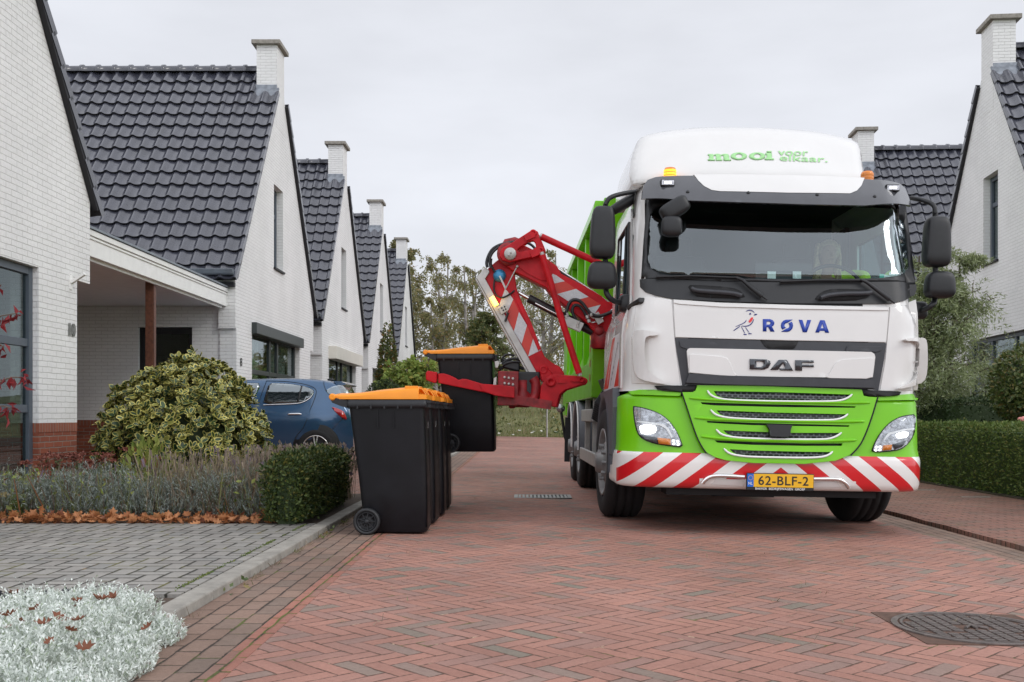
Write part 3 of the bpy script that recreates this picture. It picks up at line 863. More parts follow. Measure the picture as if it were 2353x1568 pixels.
def gable_loop(near_low=0.07, far_low=0.35, zc=2.45, base=0.0):
    sl = lambda y: RIDGE - abs(y - HW / 2) * (RIDGE - EAVE) / (HW / 2)
    return [(near_low, base), (HW - far_low, base), (HW - far_low, zc), (HW, zc), (HW, sl(HW)), (HW / 2, RIDGE), (0, sl(0)), (0, zc), (near_low, zc)]

def roof_mesh(x0, x1, ns_near, ns_far):
    key = (x0, x1, ns_near, ns_far)
    if key not in MESH_CACHE:
        mb = MB()
        ym = HW / 2; k = (RIDGE - EAVE) / ym
        tile_slope(mb, x0, x1, ym, RIDGE, -0.16, RIDGE - k * (ym + .16), ns=ns_near, cut=.43)
        tile_slope(mb, x0, x1, ym, RIDGE, HW + .16, RIDGE - k * (ym + .16), ns=ns_far, cut=.43)
        o = mb.build('roof', [MAT['tile'], MAT['tile_end']])
        MESH_CACHE[key] = o.data
        COL.objects.unlink(o); bpy.data.objects.remove(o)
    return MESH_CACHE[key]

def ridge_mesh(x0, x1):
    mb = MB()
    n = int(abs(x1 - x0) / .335); st = (x1 - x0) / n
    for i in range(n):
        a, b = x0 + st * i, x0 + st * (i + 1)
        ring = lambda x, r: [(x, HW / 2 + r * math.cos(t) * 1.15, RIDGE + .045 + r * math.sin(t)) for t in [math.pi * (j / 10 * 1.2 - .1) for j in range(11)]]
        q = .06 * (1 if b > a else -1)
        mb.loft([ring(a, .108), ring(b - q, .100), ring(b - q, .128), ring(b + q * .1, .128), ring(b + q * .1, .10)], closed=False)
    return mb

def house(origin, rz, sg, label, number=None, big=None, upper=True, plinth_open=None, side_door=False, near_side=True, ns=(10, 4), extra=None, group=None):
    h = thing('house', label, 'house', origin, rz, group)
    S = lambda x: x * sg
    lo, hi = (lambda a, b: min(S(a), S(b))), (lambda a, b: max(S(a), S(b)))
    wins = list(big or [])
    if upper: wins.append(dict(y0=2.83, y1=3.62, z0=3.95, z1=5.66, fm=MAT['frame_blue'], hbars=(5.1,), rec=.13, fw=.09))
    holes = [[(w['y0'], w['z0']), (w['y1'], w['z0']), (w['y1'], w['z1']), (w['y0'], w['z1'])] for w in wins if w['z0'] > 0.83]
    low = [w for w in wins if w['z0'] <= 0.83]
    zb = 0.82
    outer = gable_loop(base=zb)
    mb = MB()
    if low:   # tall windows running down into the plinth: notch the lower edge
        pts = [outer[0]]
        for w in sorted(low, key=lambda w: w['y0']): pts += [(w['y0'], zb), (w['y0'], w['z1']), (w['y1'], w['z1']), (w['y1'], zb)]
        outer = pts + outer[1:]
    mb.plate(outer, holes, 0.30, lambda a, b, d: (S(-d), a, b))
    # side and back walls
    if near_side:
        door = [[(-1.76, 0.83), (-.80, 0.83), (-.80, 2.48), (-1.76, 2.48)]] if side_door else []
        mb.plate([(-HD, zb), (-.302, zb), (-.302, EAVE), (-HD, EAVE)], door, .2, lambda a, b, d: (S(a), .10 + d, b))
    mb.box(lo(-HD, -.302), hi(-HD, -.302), HW - .4, HW - .2, zb, EAVE)
    mb.plate([(0.1, zb), (HW - .2, zb), (HW - .2, EAVE), (HW / 2, RIDGE - .2), (.1, EAVE)], [], .2, lambda a, b, d: (S(-HD - .002 - d), a, b))
    mb.build('wall', MAT['white_brick'], h)
    # red plinth with a header course on top
    def course(*b):
        k = MB(); k.box(*b); k.build('header_course', MAT['red_soldier'], h)
    pl = MB()
    ys = [0.07]
    for w in sorted(low, key=lambda w: w['y0']): ys += [w['y0'], w['y1']]
    ys.append(HW - .35)
    for a, b in zip(ys[::2], ys[1::2]):
        pl.box(lo(-.3, -.004), hi(-.3, -.004), a, b, 0, zb - .10); course(lo(-.3, .002), hi(-.3, .002), a, b, zb - .0995, zb - .001)
    for w in low: pl.box(lo(-.3, -.004), hi(-.3, -.004), w['y0'] + .001, w['y1'] - .001, 0, w['z0'] - .05)
    if near_side:
        segs = [(-HD, -1.761), (-.799, -.303)] if side_door else [(-HD, -.303)]
        for a, b in segs:
            pl.box(lo(a, b), hi(a, b), .104, .3, 0, zb - .10); course(lo(a, b), hi(a, b), .098, .3, zb - .0995, zb - .001)
    pl.build('plinth', MAT['red_brick'], h)
    rm = bpy.data.objects.new('roof', roof_mesh(S(.075), S(-HD), *ns)); link(rm, h)
    ridge_mesh(S(-.41), S(-HD)).build('ridge', MAT['tile'], rm)
    # dark verge under the tile edges
    vb = MB(); k = (RIDGE - EAVE) / (HW / 2)
    for s in (1, -1):
        e = Vector((S(.035), HW / 2 - s * (HW / 2 + .10), RIDGE - k * (HW / 2 + .10) - .01)); t = Vector((S(.035), HW / 2 - s * .42, RIDGE - k * .42 - .01))
        vb.bar(e, t, .065, .10, up=(0, k * s, 1))
    vb.build('verge', MAT['tile_end'], rm)
    # chimney flush with the gable
    ch = MB(); ch.box(lo(-.42, .004), hi(-.42, .004), HW / 2 - .32, HW / 2 + .32, 6.9, 8.60)
    c = ch.build('chimney', MAT['white_brick'], h)
    cp = MB(); cp.box(lo(-.51, .085), hi(-.51, .085), HW / 2 - .41, HW / 2 + .41, 8.60, 8.69); cp.build('cap', MAT['coping'], c, bevel=.01)
    fl = MB()
    zf = RIDGE - k * .33
    fl.obox((S(-.21), HW / 2 - .40, zf - .09), (.26, 0, 0), (0, .085, .115), (0, -.012, .012))
    fl.obox((S(-.47), HW / 2 - .20, zf + .13), (.055, 0, 0), (0, .20, .27), (0, -.03, .03))
    fl.box(lo(-.44, .006), hi(-.44, .006), HW / 2 - .335, HW / 2 - .322, zf - .10, zf + .10)
    fl.build('flashing', MAT['lead'], c)
    for w in wins: window(h, sg, **w)
    # gutters with a square end at the street
    for yy in (-.19, HW + .19):
        g = MB(); n = 8
        ring = lambda x: [(S(x), yy + .075 * math.cos(math.pi + math.pi * i / n), EAVE - .12 + .09 + .10 * math.sin(math.pi + math.pi * i / n)) for i in range(n + 1)]
        g.loft([ring(.02), ring(-HD)], closed=False); g.add(ring(.02), [tuple(range(n + 1))])
        g.box(lo(-HD, .02), hi(-HD, .02), yy - .085, yy - .07, EAVE - .045, EAVE - .025); g.box(lo(-HD, .02), hi(-HD, .02), yy + .07, yy + .085, EAVE - .045, EAVE - .025)
        g.build('gutter', MAT['zinc'], h)
    d = MB(); d.tube([(S(-.55), -.16, EAVE - .12), (S(-.55), -.08, EAVE - .3), (S(-.55), .0, EAVE - .45), (S(-.55), .03, 2.9)], .045, 10); d.build('downpipe', MAT['zinc'], h)
    sl_ = MB(); sl_.box(lo(-.30, .004), hi(-.30, .004), -.10, -.003, EAVE - .32, EAVE - .24); sl_.build('corbel', MAT['tile_end'], h)
    if side_door:
        d = MB()
        for a in ((-1.756, -1.68, .02, 2.475), (-.88, -.804, .02, 2.475), (-1.68, -.88, 2.36, 2.47), (-1.68, -.88, .02, .25), (-1.68, -.88, 1.05, 1.15)):
            d.box(lo(a[0], a[1]), hi(a[0], a[1]), .16, .22, a[2], a[3])
        dd = d.build('door', MAT['black_plastic'], h)
        q = MB(); q.box(lo(-1.68, -.88), hi(-1.68, -.88), .19, .196, .25, 2.36); q.build('pane', MAT['pane'], dd)
    if number:
        txt, y, z, size, m = number
        V, F, w = text_geo(txt, size, .004)
        nb = MB(); nb.add([(S(.018), y + a * sg * 1.0 if sg > 0 else y - a, z + b) for a, b in V], F)
        nb.add([(S(.004), y + a * sg * 1.0 if sg > 0 else y - a, z + b) for a, b in V], F)
        n = len(V)
        nb.build('house_number', m, h)
    if extra: extra(h)
    return h

FB, FG = MAT['frame_blue'], MAT['frame_green']
XF = -5.10
def h10_extra(h):
    b = MB()
    b.bar((.0, 6.28, 2.36), (.0, 6.28, 2.50), .03, .01); b.box(0, .012, 6.25, 6.31, 2.32, 2.48)
    b.bar((.01, 6.28, 2.40), (.16, 6.28, 2.50), .05, .03); b.build('flag_holder', MAT['white_trim'], h)
    # thin lead line of the window head
house((XF, 5.28, 0), 0, 1, 'nearest white brick house on the left, number 10, with red plinth and tall blue-grey window', number=('10', 6.22, 1.80, .20, MAT['number']),
      big=[dict(y0=2.6, y1=5.52, z0=.18, z1=2.46, fm=FB, vbars=(4.2,), hbars=(.97, 1.66), fw=.085, rec=.06, curtain=[(2.7, 4.9)], shutter=None)],
      upper=False, extra=h10_extra)
def box_window(y0, y1, sh, fm=FG, z0=.84, z1=2.53):
    m = (y0 + y1) / 2
    return dict(y0=y0, y1=y1, z0=z0, z1=z1, fm=fm, vbars=(y0 + (y1 - y0) * .44, y0 + (y1 - y0) * .60), hbars=(1.75,), fw=.09, rec=.10,
                curtain=[(y0 + .1, y0 + (y1 - y0) * .40), (y0 + (y1 - y0) * .64, y1 - .15)], shutter=sh)
house((XF, 18.2, 0), 0, 1, 'white brick house with number 8 and wide tiled roof, behind the blue car and carport', number=('8', .30, 1.80, .20, MAT['black_paint']),
      big=[box_window(1.12, 5.25, (FG, .10, .22, .02))], side_door=True)
house((XF, 26.05, 0), 0, 1, 'second white gabled house beyond the carport, with a cream shutter box over its window',
      big=[box_window(.95, 5.3, (MAT['cream_trim'], .22, .34, .05))], ns=(10, 4))
house((XF, 33.9, 0), 0, 1, 'third white gabled house from the carport, half hidden behind the conical tree', big=[box_window(1.0, 5.2, None)], ns=(8, 4))
house((XF, 41.75, 0), 0, 1, 'farthest white gabled house on the left, next to the birches', big=[box_window(1.0, 5.2, None)], ns=(8, 4))

# right-hand side: the street bends, so these stand slightly turned
tr = math.radians(-5.5)
house((8.81, 16.73, -.06), tr, -1, 'white gabled house at the right edge with a tall narrow upper window above the hedge',
      big=[dict(y0=1.1, y1=4.55, z0=.15, z1=2.5, fm=FB, vbars=(2.2, 3.4), hbars=(1.0, 1.72), fw=.085, rec=.08, curtain=[(1.2, 3.3), (3.5, 4.4)]),
           dict(y0=5.55, y1=6.15, z0=.95, z1=1.95, fm=FB, fw=.07, rec=.08)])
house((8.83, 24.42, -.06), math.radians(-3.5), -1, 'white house behind the truck cab, only its dark tiled roof and chimney showing', big=[box_window(1.0, 5.2, None)])
# low link wall between the two right-hand houses
lw = MB(); lw.box(9.46, 13.5, 23.62, 23.9, -.06, 2.7); lw.build('link_wall', MAT['white_brick'])
tag(bpy.data.objects['link_wall'], 'low white brick wall joining the two houses on the right', 'wall')

# carport between number 10 and number 8
cpt = thing('carport', 'flat roofed carport with white fascia and brown timber post beside number 10', 'carport', (XF, 12.1, 0))
mb = MB(); mb.box(-4.2, -.16, .02, 6.16, 3.06, 3.14); mb.build('roof', MAT['lead'], cpt)
mb = MB(); mb.box(-4.2, -.225, .02, 6.16, 2.86, 2.90); mb.build('ceiling', MAT['white_trim'], cpt)
mb = MB(); mb.box(-.215, -.155, .0, 6.10, 2.84, 3.16); mb.box(-.155, -.125, .0, 6.10, 3.085, 3.155); mb.box(-.155, -.14, .0, 6.10, 3.045, 3.075); mb.box(-.25, -.216, .3, 6.06, 2.80, 2.86)
f = mb.build('fascia', MAT['white_trim'], cpt, bevel=.006)
mb = MB(); mb.box(-.235, -.105, -.01, 6.13, 3.163, 3.19); mb.build('roof_edging', MAT['zinc'], f)
mb = MB(); mb.box(-.375, -.26, 2.77, 2.885, 0.02, 2.86)
mb.box(-.257, -.252, 2.785, 2.87, .05, 2.80)
mb.build('post', MAT['wood_post'], cpt, bevel=.012)
mb = MB(); mb.box(-4.35, -4.22, .02, 6.16, 0, 2.86); mb.build('back_wall', MAT['white_brick'], cpt)
# ------------------------------------------------------------------ refuse truck
TX, TY = 2.01, 8.06
TRUCK_M = Matrix.Translation((TX, TY, RZ(TX))) @ Matrix.Rotation(0.014, 4, 'Z') @ Matrix.Rotation(0.0205, 4, 'Y')
TRUCK_I = TRUCK_M.inverted()
truck = thing('refuse_truck', 'white and lime green refuse truck facing the camera with a red bin-lifting arm', 'truck')
truck.matrix_world = TRUCK_M
CAMV = Vector((0, 0, CAMZ))

def tloc(px, py, Y):
    return TRUCK_I @ at(px, py, Y)

PW = [.20, .33, .42, .52, .62, .70, .90, 1.10, 1.16, 1.50, 1.80, 1.97, 2.05, 2.40, 2.72, 2.95, 3.05, 3.4]
PY = [.16, .06, .01, .00, .00, .02, .035, .055, .07, .075, .105, .16, .185, .305, .42, .50, .62, .9]
HWW = [.2, .33, .62, .70, 1.10, 1.16, 1.70, 1.86, 2.75, 3.1]
HWV = [1.20, 1.25, 1.25, 1.235, 1.225, 1.20, 1.20, 1.135, 1.115, 1.05]
def half(w): return float(np.interp(w, HWW, HWV))
def plan(u, hw, cw=.30, cd=.34):
    a = abs(u)
    s = min(max((a - (hw - cw)) / cw, 0), 1)
    return .055 * (min(a, hw) / 1.1) ** 2 + cd * (1 - math.sqrt(max(0, 1 - s ** 2.2)))
def F(u, w):
    k = min(max((w - 1.1) / .9, 0), 1)
    return float(np.interp(w, PW, PY)) + plan(u, half(w), .30 - .14 * k, .34 - .14 * k)
def Fv(u, w):   # sun visor stands off the glass
    return .14 + 1.05 * (w - 2.62) ** 1.3 * (1 if w > 2.62 else 0) + .07 * (u / 1.1) ** 2 + .45 * max(0, abs(u) - .88) ** 1.7 / .2 ** .7 if w > 2.62 else .14 + .07 * (u / 1.1) ** 2 + .45 * max(0, abs(u) - .88) ** 1.7 / .2 ** .7
def Fs(u, w):   # roof deflector front, leaning back
    t = max(0, w - 2.95)
    return .80 + .85 * t + .10 * t * t + .12 * u * u

def onto(px, py, surf=F):
    o = TRUCK_I @ CAMV
    d = (TRUCK_I @ at(px, py, 1.0)) - o
    g = lambda t: (o + d * t).y - surf((o + d * t).x, (o + d * t).z)
    lo = 6.5
    while g(lo + .02) < 0 and lo < 14: lo += .02
    hi = lo + .02
    for _ in range(18):
        m = (lo + hi) / 2
        if g(m) < 0: lo = m
        else: hi = m
    p = o + d * hi
    return (p.x, p.z)
Z1 = lambda x, y: (1263.8 + .3906 * x, 258.5 + .3906 * y)
Z2 = lambda x, y: (1263.8 + .3906 * x, 660.6 + .3906 * y)
ZA = lambda x, y: (1436.1 + .29296 * x, 792.7 + .29296 * y)
ZL = lambda x, y: (1424.6 + .1831 * x, 861.7 + .1831 * y)   # close view of the left lamp
ZB = lambda x, y: (1665.9 + .10986 * x, 660.6 + .10986 * y)  # close view of the emblem
def P(conv, pts, surf=F): return [onto(*conv(x, y), surf) for x, y in pts]
def P3(conv, pts, proud=.0, surf=F):
    o = []
    for u, w in P(conv, pts, surf): o.append((u, surf(u, w) - proud, w))
    return o
def panel(name, conv, pts, mat, proud, thick, parent=truck, holes=(), surf=F, step=.06, bevel=.006, rnd=0):
    loop = P(conv, pts, surf)
    if rnd: loop = smooth_loop(loop, rnd)
    mb = MB(); patch(mb, loop, surf, proud, thick, [P(conv, h, surf) if callable(conv) else h for h in holes], step)
    return mb.build(name, mat, parent, bevel=bevel, seg=2, angle=50)

# --- shells: bumper, green skirt, white cab
def stripe_mat():
    m, nt, b = new_mat('red_white_chevron_film')
    s = node(nt, 'ShaderNodeSeparateXYZ'); nt.links.new(ocoord(nt), s.inputs[0])
    f = M_(nt, 'ADD', M_(nt, 'ABSOLUTE', M_(nt, 'SUBTRACT', s.outputs[0], 0.015)), M_(nt, 'MULTIPLY', s.outputs[2], 1.30))
    k = M_(nt, 'FRACT', M_(nt, 'DIVIDE', M_(nt, 'SUBTRACT', f, 1.460), 0.300))
    red = M_(nt, 'LESS_THAN', k, 0.5)
    # the film stops short of the rounded wheel-arch end and of the lower lip
    ok = M_(nt, 'MULTIPLY', M_(nt, 'LESS_THAN', s.outputs[1], 0.36), M_(nt, 'GREATER_THAN', M_(nt, 'ADD', s.outputs[2], M_(nt, 'MULTIPLY', M_(nt, 'LESS_THAN', M_(nt, 'ABSOLUTE', s.outputs[0]), 0.62), -0.115)), 0.33))
    c = mixc(nt, M_(nt, 'MULTIPLY', red, ok), (0.78, 0.765, 0.74), (0.62, 0.012, 0.018))
    put(nt, b.inputs['Base Color'], c)
    b.inputs['Roughness'].default_value = 0.3; b.inputs['Coat Weight'].default_value = 0.5
    return m
MAT['chevron'] = stripe_mat()
US = [-1, -.992, -.98, -.96, -.93, -.89, -.84, -.78, -.70, -.6, -.45, -.3, -.15, 0]
US = US + [-u for u in US[-2::-1]]
def ring(w, back, inset=0.0, hwf=half):
    hw = hwf(w) - inset
    pts = [(-hw, back, w), (-hw, (back + F(-hw, w)) / 2, w)]
    pts += [(u * hw, F(u * hw, w) + inset, w) for u in US]
    return pts + [(hw, (back + F(hw, w)) / 2, w), (hw, back, w)]
mb = MB()
mb.loft([ring(w, b, i) for w, i, b in ((.360, .06, .80), (.368, .015, .84), (.385, 0, .86), (.42, 0, .88), (.50, 0, .86), (.515, 0, .62), (.56, 0, .60), (.61, 0, .60), (.64, .006, .60), (.655, .03, .60))], closed=False)
bumper = mb.build('bumper', MAT['chevron'], truck)
mb = MB()
mb.loft([ring(w, .62, i) for w, i in ((.62, .015), (.70, .008), (.80, .004), (.90, 0), (1.0, 0), (1.06, 0), (1.085, .004), (1.10, .03), (1.135, .09))], closed=False)
skirt = mb.build('green_skirt', MAT['truck_green'], truck)
# cab: closed shell with the windscreen and side windows left open
WL = [1.13, 1.15, 1.25, 1.4, 1.6, 1.78, 1.88, 1.97, 2.05, 2.25, 2.45, 2.60, 2.70, 2.76, 2.82, 2.87, 2.90]
BACK = 2.05
def cabring(w):
    hw = half(w)
    if w > 2.83: hw -= (w - 2.83) * 1.2
    ds = [BACK, 1.95, 1.62, 1.25, .85, .55]
    f = lambda u: F(u, w)
    pts = [(-hw, d, w) for d in ds] + [(u * hw, f(u * hw), w) for u in US] + [(hw, d, w) for d in ds[::-1]]
    return pts
R = [cabring(w) for w in WL]
n = len(R[0]); nu = len(US)
mb = MB(); vs = [p for r in R for p in r]
mb.v = vs
for i in range(len(R) - 1):
    wm = (WL[i] + WL[i + 1]) / 2
    for k in range(n - 1):
        a, b = R[i][k], R[i][k + 1]
        um = (a[0] + b[0]) / 2; dm = (a[1] + b[1]) / 2
        front = 6 <= k < 6 + nu - 1 and -half(wm) * .945 < um < half(wm) * .985
        if front and 1.97 < wm < 2.70: continue
        if (k < 6 or k >= n - 7) and 1.88 < wm < 2.60 and (.55 < dm < 1.62): continue
        mb.f.append((i * n + k, i * n + k + 1, (i + 1) * n + k + 1, (i + 1) * n + k)); mb.m.append(1 if front and (wm < 1.97 and abs(um) < .75 or wm > 2.65) else 0); mb.s.append(True)
    mb.f.append((i * n + n - 1, i * n, (i + 1) * n, (i + 1) * n + n - 1)); mb.m.append(0); mb.s.append(False)
top = R[-1]
mb.add(top + [(0, .9, 2.93)], [(k, (k + 1) % n, n) for k in range(n)], 0, True)
cab = mb.build('cab', [MAT['truck_white'], MAT['dark']], truck)
# dark interior box so that the cab is not hollow
mb = MB()
mb.box(-1.0, 1.0, 1.98, 2.03, 1.2, 2.95); mb.box(-1.08, 1.08, .25, 2.0, 1.36, 1.40)
mb.box(-.95, .95, .60, 1.98, 2.86, 2.90)
mb.build('cab_lining', MAT['cab_inside'], cab)
mb = MB()
for sx in (-1, 1):
    mb.box(sx * 1.07 - .02, sx * 1.07 + .02, .45, 1.98, 1.40, 1.90); mb.box(sx * 1.03 - .02, sx * 1.03 + .02, 1.60, 1.98, 1.9, 2.75)
mb.build('door_lining', MAT['cab_inside'], cab)
mb = MB(); mb.loft([[(u, F(u, 1.95) + o, z) for u in np.linspace(-1.0, 1.0, 15)] for o, z in ((.03, 1.93), (.10, 2.00), (.28, 2.03), (.42, 1.98), (.45, 1.6))], closed=False)
mb.build('dashboard', MAT['cab_inside'], cab)
for sx in (-.55, .58):
    mb = MB(); mb.box(sx - .25, sx + .25, 1.05, 1.55, 1.55, 1.72); mb.obox((sx, 1.62, 2.05), (.24, 0, 0), (0, .07, 0), (0, .05, .40)); mb.obox((sx, 1.70, 2.53), (.13, 0, 0), (0, .05, 0), (0, .01, .10))
    mb.build('seat', MAT['seat_cloth'], cab, bevel=.04)

# --- windscreen
scr = P(Z1, [(570, 510), (1000, 522), (1500, 536), (2092, 552), (2122, 780), (2148, 1012), (1500, 1003), (1000, 995), (535, 980), (550, 750)])
hole = smooth_loop(P(Z1, [(596, 524), (1000, 534), (1500, 548), (2070, 566), (2096, 780), (2120, 992), (1500, 984), (1000, 976), (564, 960), (576, 750)]), 2)
mb = MB(); patch(mb, scr, F, .008, .02, [hole], .08); ws = mb.build('windscreen', MAT['black_plastic'], truck)
mb = MB(); patch(mb, hole, F, .002, .001, [], .08); mb.build('glass', MAT['screen'], ws)
# black panel under the glass with darker patches standing in for shaded handle hollows
lowp = [(527, 983), (1000, 996), (1500, 1004), (2152, 1013), (2153, 1045), (2140, 1078), (2085, 1108), (1985, 1128), (1400, 1126), (1000, 1113), (720, 1098), (620, 1078), (560, 1058), (530, 1030)]
pnl = panel('wiper_panel', Z1, lowp, MAT['black_plastic'], .016, .03)
for x0 in (805, 1550):
    rec = [(x0, 1018), (x0 + 60, 1017), (x0 + 260, 1030), (x0 + 320, 1055), (x0 + 345, 1098), (x0 + 60, 1092), (x0 + 25, 1060)] if x0 < 1000 else [(x0, 1108), (x0 + 20, 1075), (x0 + 70, 1045), (x0 + 150, 1038), (x0 + 330, 1046), (x0 + 345, 1052), (x0 + 290, 1106), (x0 + 120, 1112)]
    panel('handle_recess_shade', Z1, rec, MAT['dark'], .019, .004, pnl, bevel=0, rnd=1)
    mb = MB(); q = [(825, 1040), (850, 1052), (960, 1060), (1070, 1068), (1120, 1082)] if x0 < 1000 else [(1580, 1095), (1620, 1080), (1720, 1070), (1850, 1070), (1880, 1062)]
    mb.tube(smooth_path(P3(Z1, q, .05)), .018, 8); mb.build('grab_handle', MAT['grey_plastic'], pnl)
for pts, piv in (([(618, 972), (820, 967), (1095, 977)], [(1085, 977), (1120, 990), (1185, 1045), (1240, 1085)]), ([(1345, 1000), (1560, 992), (1830, 992)], [(1815, 990), (1850, 1005), (1930, 1065), (1985, 1105)])):
    mb = MB(); mb.tube(P3(Z1, pts, .045), .010, 6); mb.tube(P3(Z1, [(p[0], p[1] + 9) for p in pts], .030), .006, 6)
    mb.tube(P3(Z1, piv, .055), [.011, .014, .018, .022], 8); mb.tube(P3(Z1, piv[-1:] + [(piv[-1][0] + 30, piv[-1][1] + 22)], .05), .010, 6)
    mb.build('wiper', MAT['black_plastic'], truck)

# --- sun visor and white roof panel
vis = [(541, 508), (545, 460), (553, 425), (575, 397), (620, 381), (690, 374), (842, 372), (872, 402), (905, 434), (950, 458), (1000, 465), (1400, 474), (1765, 478), (1805, 460), (1832, 430), (1850, 392), (1905, 396), (2010, 406), (2060, 420), (2092, 448), (2110, 495), (2127, 550), (1850, 548), (1500, 541), (1100, 528), (800, 518)]
v = panel('sun_visor', Z1, vis, MAT['visor_plastic'], 0, .05, surf=Fv, step=.05, bevel=.010)
panel('roof_panel', Z1, [(846, 366), (1200, 366), (1500, 372), (1850, 385), (1832, 430), (1805, 460), (1765, 477), (1400, 473), (1000, 464), (950, 457), (905, 433), (872, 401)], MAT['truck_white'], .004, .05, surf=Fv, step=.05, bevel=.010)
# filler between visor, windscreen head and roof
mb = MB(); mb.loft([[(u, y + .05 * (u / 1.0) ** 2 + .5 * max(0, abs(u) - .85) ** 1.5, z) for u in np.linspace(-1.02, 1.02, 21)] for y, z in ((.22, 2.72), (.33, 2.84), (.52, 2.90), (.9, 2.97))], closed=False)
mb.build('visor_back', MAT['dark'], v)
for x, y in ((810, 469), (1166, 474), (1571, 486), (1909, 496)):
    p = P3(Z1, [(x, y)], .0, Fv)[0]; mb = MB(); mb.lathe(p, (0, -1, 0), [(.014, -.01), (.014, .006), (.006, .010), (0, .010)], 10); mb.build('bolt', MAT['black_plastic'], v)
for x, y in ((690, 418), (2010, 448)):
    p = Vector(P3(Z1, [(x, y)], .0, Fv)[0])
    mb = MB(); mb.box(p.x - .058, p.x + .058, p.y - .035, p.y + .06, p.z - .030, p.z + .030); l = mb.build('marker_light', MAT['black_plastic'], truck, bevel=.012)
    mb = MB(); mb.box(p.x - .030, p.x + .030, p.y - .040, p.y - .034, p.z - .010, p.z + .010); mb.build('led', MAT['led_on'], l, bevel=.004)
    mb = MB(); mb.box(p.x - .050, p.x + .050, p.y - .0385, p.y - .034, p.z - .020, p.z + .020); mb.build('lens', MAT['reflector'], l)

# --- roof deflector: one rounded shell leaning back over the cab roof
dfo = [(505, 430), (484, 395), (474, 350), (482, 290), (494, 225), (510, 180), (528, 138), (570, 112), (700, 88), (830, 74), (960, 66), (1200, 66), (1400, 76), (1600, 98), (1720, 122), (1800, 146), (1842, 176), (1856, 225), (1862, 290), (1872, 350), (1880, 430), (1500, 415), (1000, 405)]
dl = smooth_loop(P(Z1, dfo, Fs), 1)
mb = MB(); patch(mb, dl, Fs, 0, 1.15, [], .035, rr=.13)
defl = mb.build('roof_deflector', MAT['truck_white'], truck)
defl_surf = Fs

def lettering(txt, conv, x, y, wpx, hpx, mat, parent, name, proud, surf=F, bold=.0, slope=0.0, space=1.0, thick=.0):
    """writing laid on a panel: left-bottom at (x,y), width and cap height in the view's pixels"""
    V, Fc, w = text_geo(txt, 1.0, bold, space)
    sx = wpx / w
    H = max(v[1] for v in V)
    mb = MB()
    mb.add([(lambda uw: (uw[0], surf(*uw) - proud, uw[1]))(onto(*conv(x + a * sx, y - b / H * hpx + slope * a * sx), surf)) for a, b in V], Fc)
    return mb.build(name, mat, parent)
def glyph(loops, conv, mat, parent, name, proud, thick, surf=F, step=.05):
    """solid letters from outlines; each entry is (outer, holes)"""
    mb = MB()
    for outer, holes in loops:
        patch(mb, P(conv, outer, surf), surf, proud, thick, [P(conv, h, surf) for h in holes], step)
    return mb.build(name, mat, parent)
def ell(cx, cy, rx, ry, n=20, a0=0.0): return [(cx + rx * math.cos(a0 + 2 * math.pi * i / n), cy + ry * math.sin(a0 + 2 * math.pi * i / n)) for i in range(n)]

# slab-serif 'mooi', flowing downhill to the right (coordinates of the close view Z1)
def sk(x0, y0):
    return lambda pts: [(x0 + x, y0 - y + x * .004) for x, y in pts]
mo = []
q = sk(928, 284)
mo.append((q([(0, 0), (42, 0), (42, 8), (32, 9), (32, 26), (38, 31), (46, 30), (48, 24), (48, 0), (84, 0), (84, 8), (76, 9), (76, 26), (82, 31), (90, 30), (92, 24), (92, 0), (136, 0), (136, 8), (125, 9), (125, 28), (118, 38), (100, 40), (86, 38), (76, 33), (70, 38), (56, 40), (40, 37), (31, 31), (31, 38), (0, 38), (0, 30), (8, 29), (8, 9), (0, 8)]), []))
for cx in (1110, 1218): mo.append((ell(cx, 258 + (cx - 1110) * .0, 48, 22), [ell(cx, 258, 20, 13)[::-1]]))
q = sk(1262, 280)
mo.append((q([(0, 0), (54, 0), (54, 9), (42, 10), (42, 40), (4, 40), (4, 31), (12, 30), (12, 10), (0, 9)]), []))
mo.append((q([(12, 44), (40, 44), (40, 52), (12, 52)]), []))
d1 = glyph(mo, Z1, MAT['pale_green'], defl, 'lettering', .008, .008, defl_surf)
lettering('voor', Z1, 1340, 252, 178, 25, MAT['pale_green'], defl, 'lettering', .009, defl_surf, bold=.008, slope=.02)
lettering('elkaar.', Z1, 1350, 284, 282, 35, MAT['pale_green'], defl, 'lettering', .009, defl_surf, bold=.008, slope=.035)

# --- beacons
for x, y, on in ((706, 348, True), (1866, 370, False)):
    px, py = Z1(x, y); c = tloc(px, py, 8.95)
    mb = MB(); mb.lathe(c - Vector((0, 0, .12)), (0, 0, 1), [(.055, 0), (.055, .03), (.04, .034), (.04, .05)], 20); b = mb.build('beacon', MAT['black_plastic'], truck)
    mb = MB(); mb.lathe(c - Vector((0, 0, .075)), (0, 0, 1), [(.052, 0), (.054, .01), (.054, .085), (.046, .104), (0, .110)], 24); mb.build('dome', MAT['amber'], b)
    mb = MB()
    for k in range(3): mb.lathe(c - Vector((0, 0, .065 - .027 * k)), (0, 0, 1), [(.0555, 0), (.0565, .004), (.0565, .018), (.0555, .022)], 24)
    mb.build('flash_band', MAT['amber_on'] if on else MAT['amber'], b)

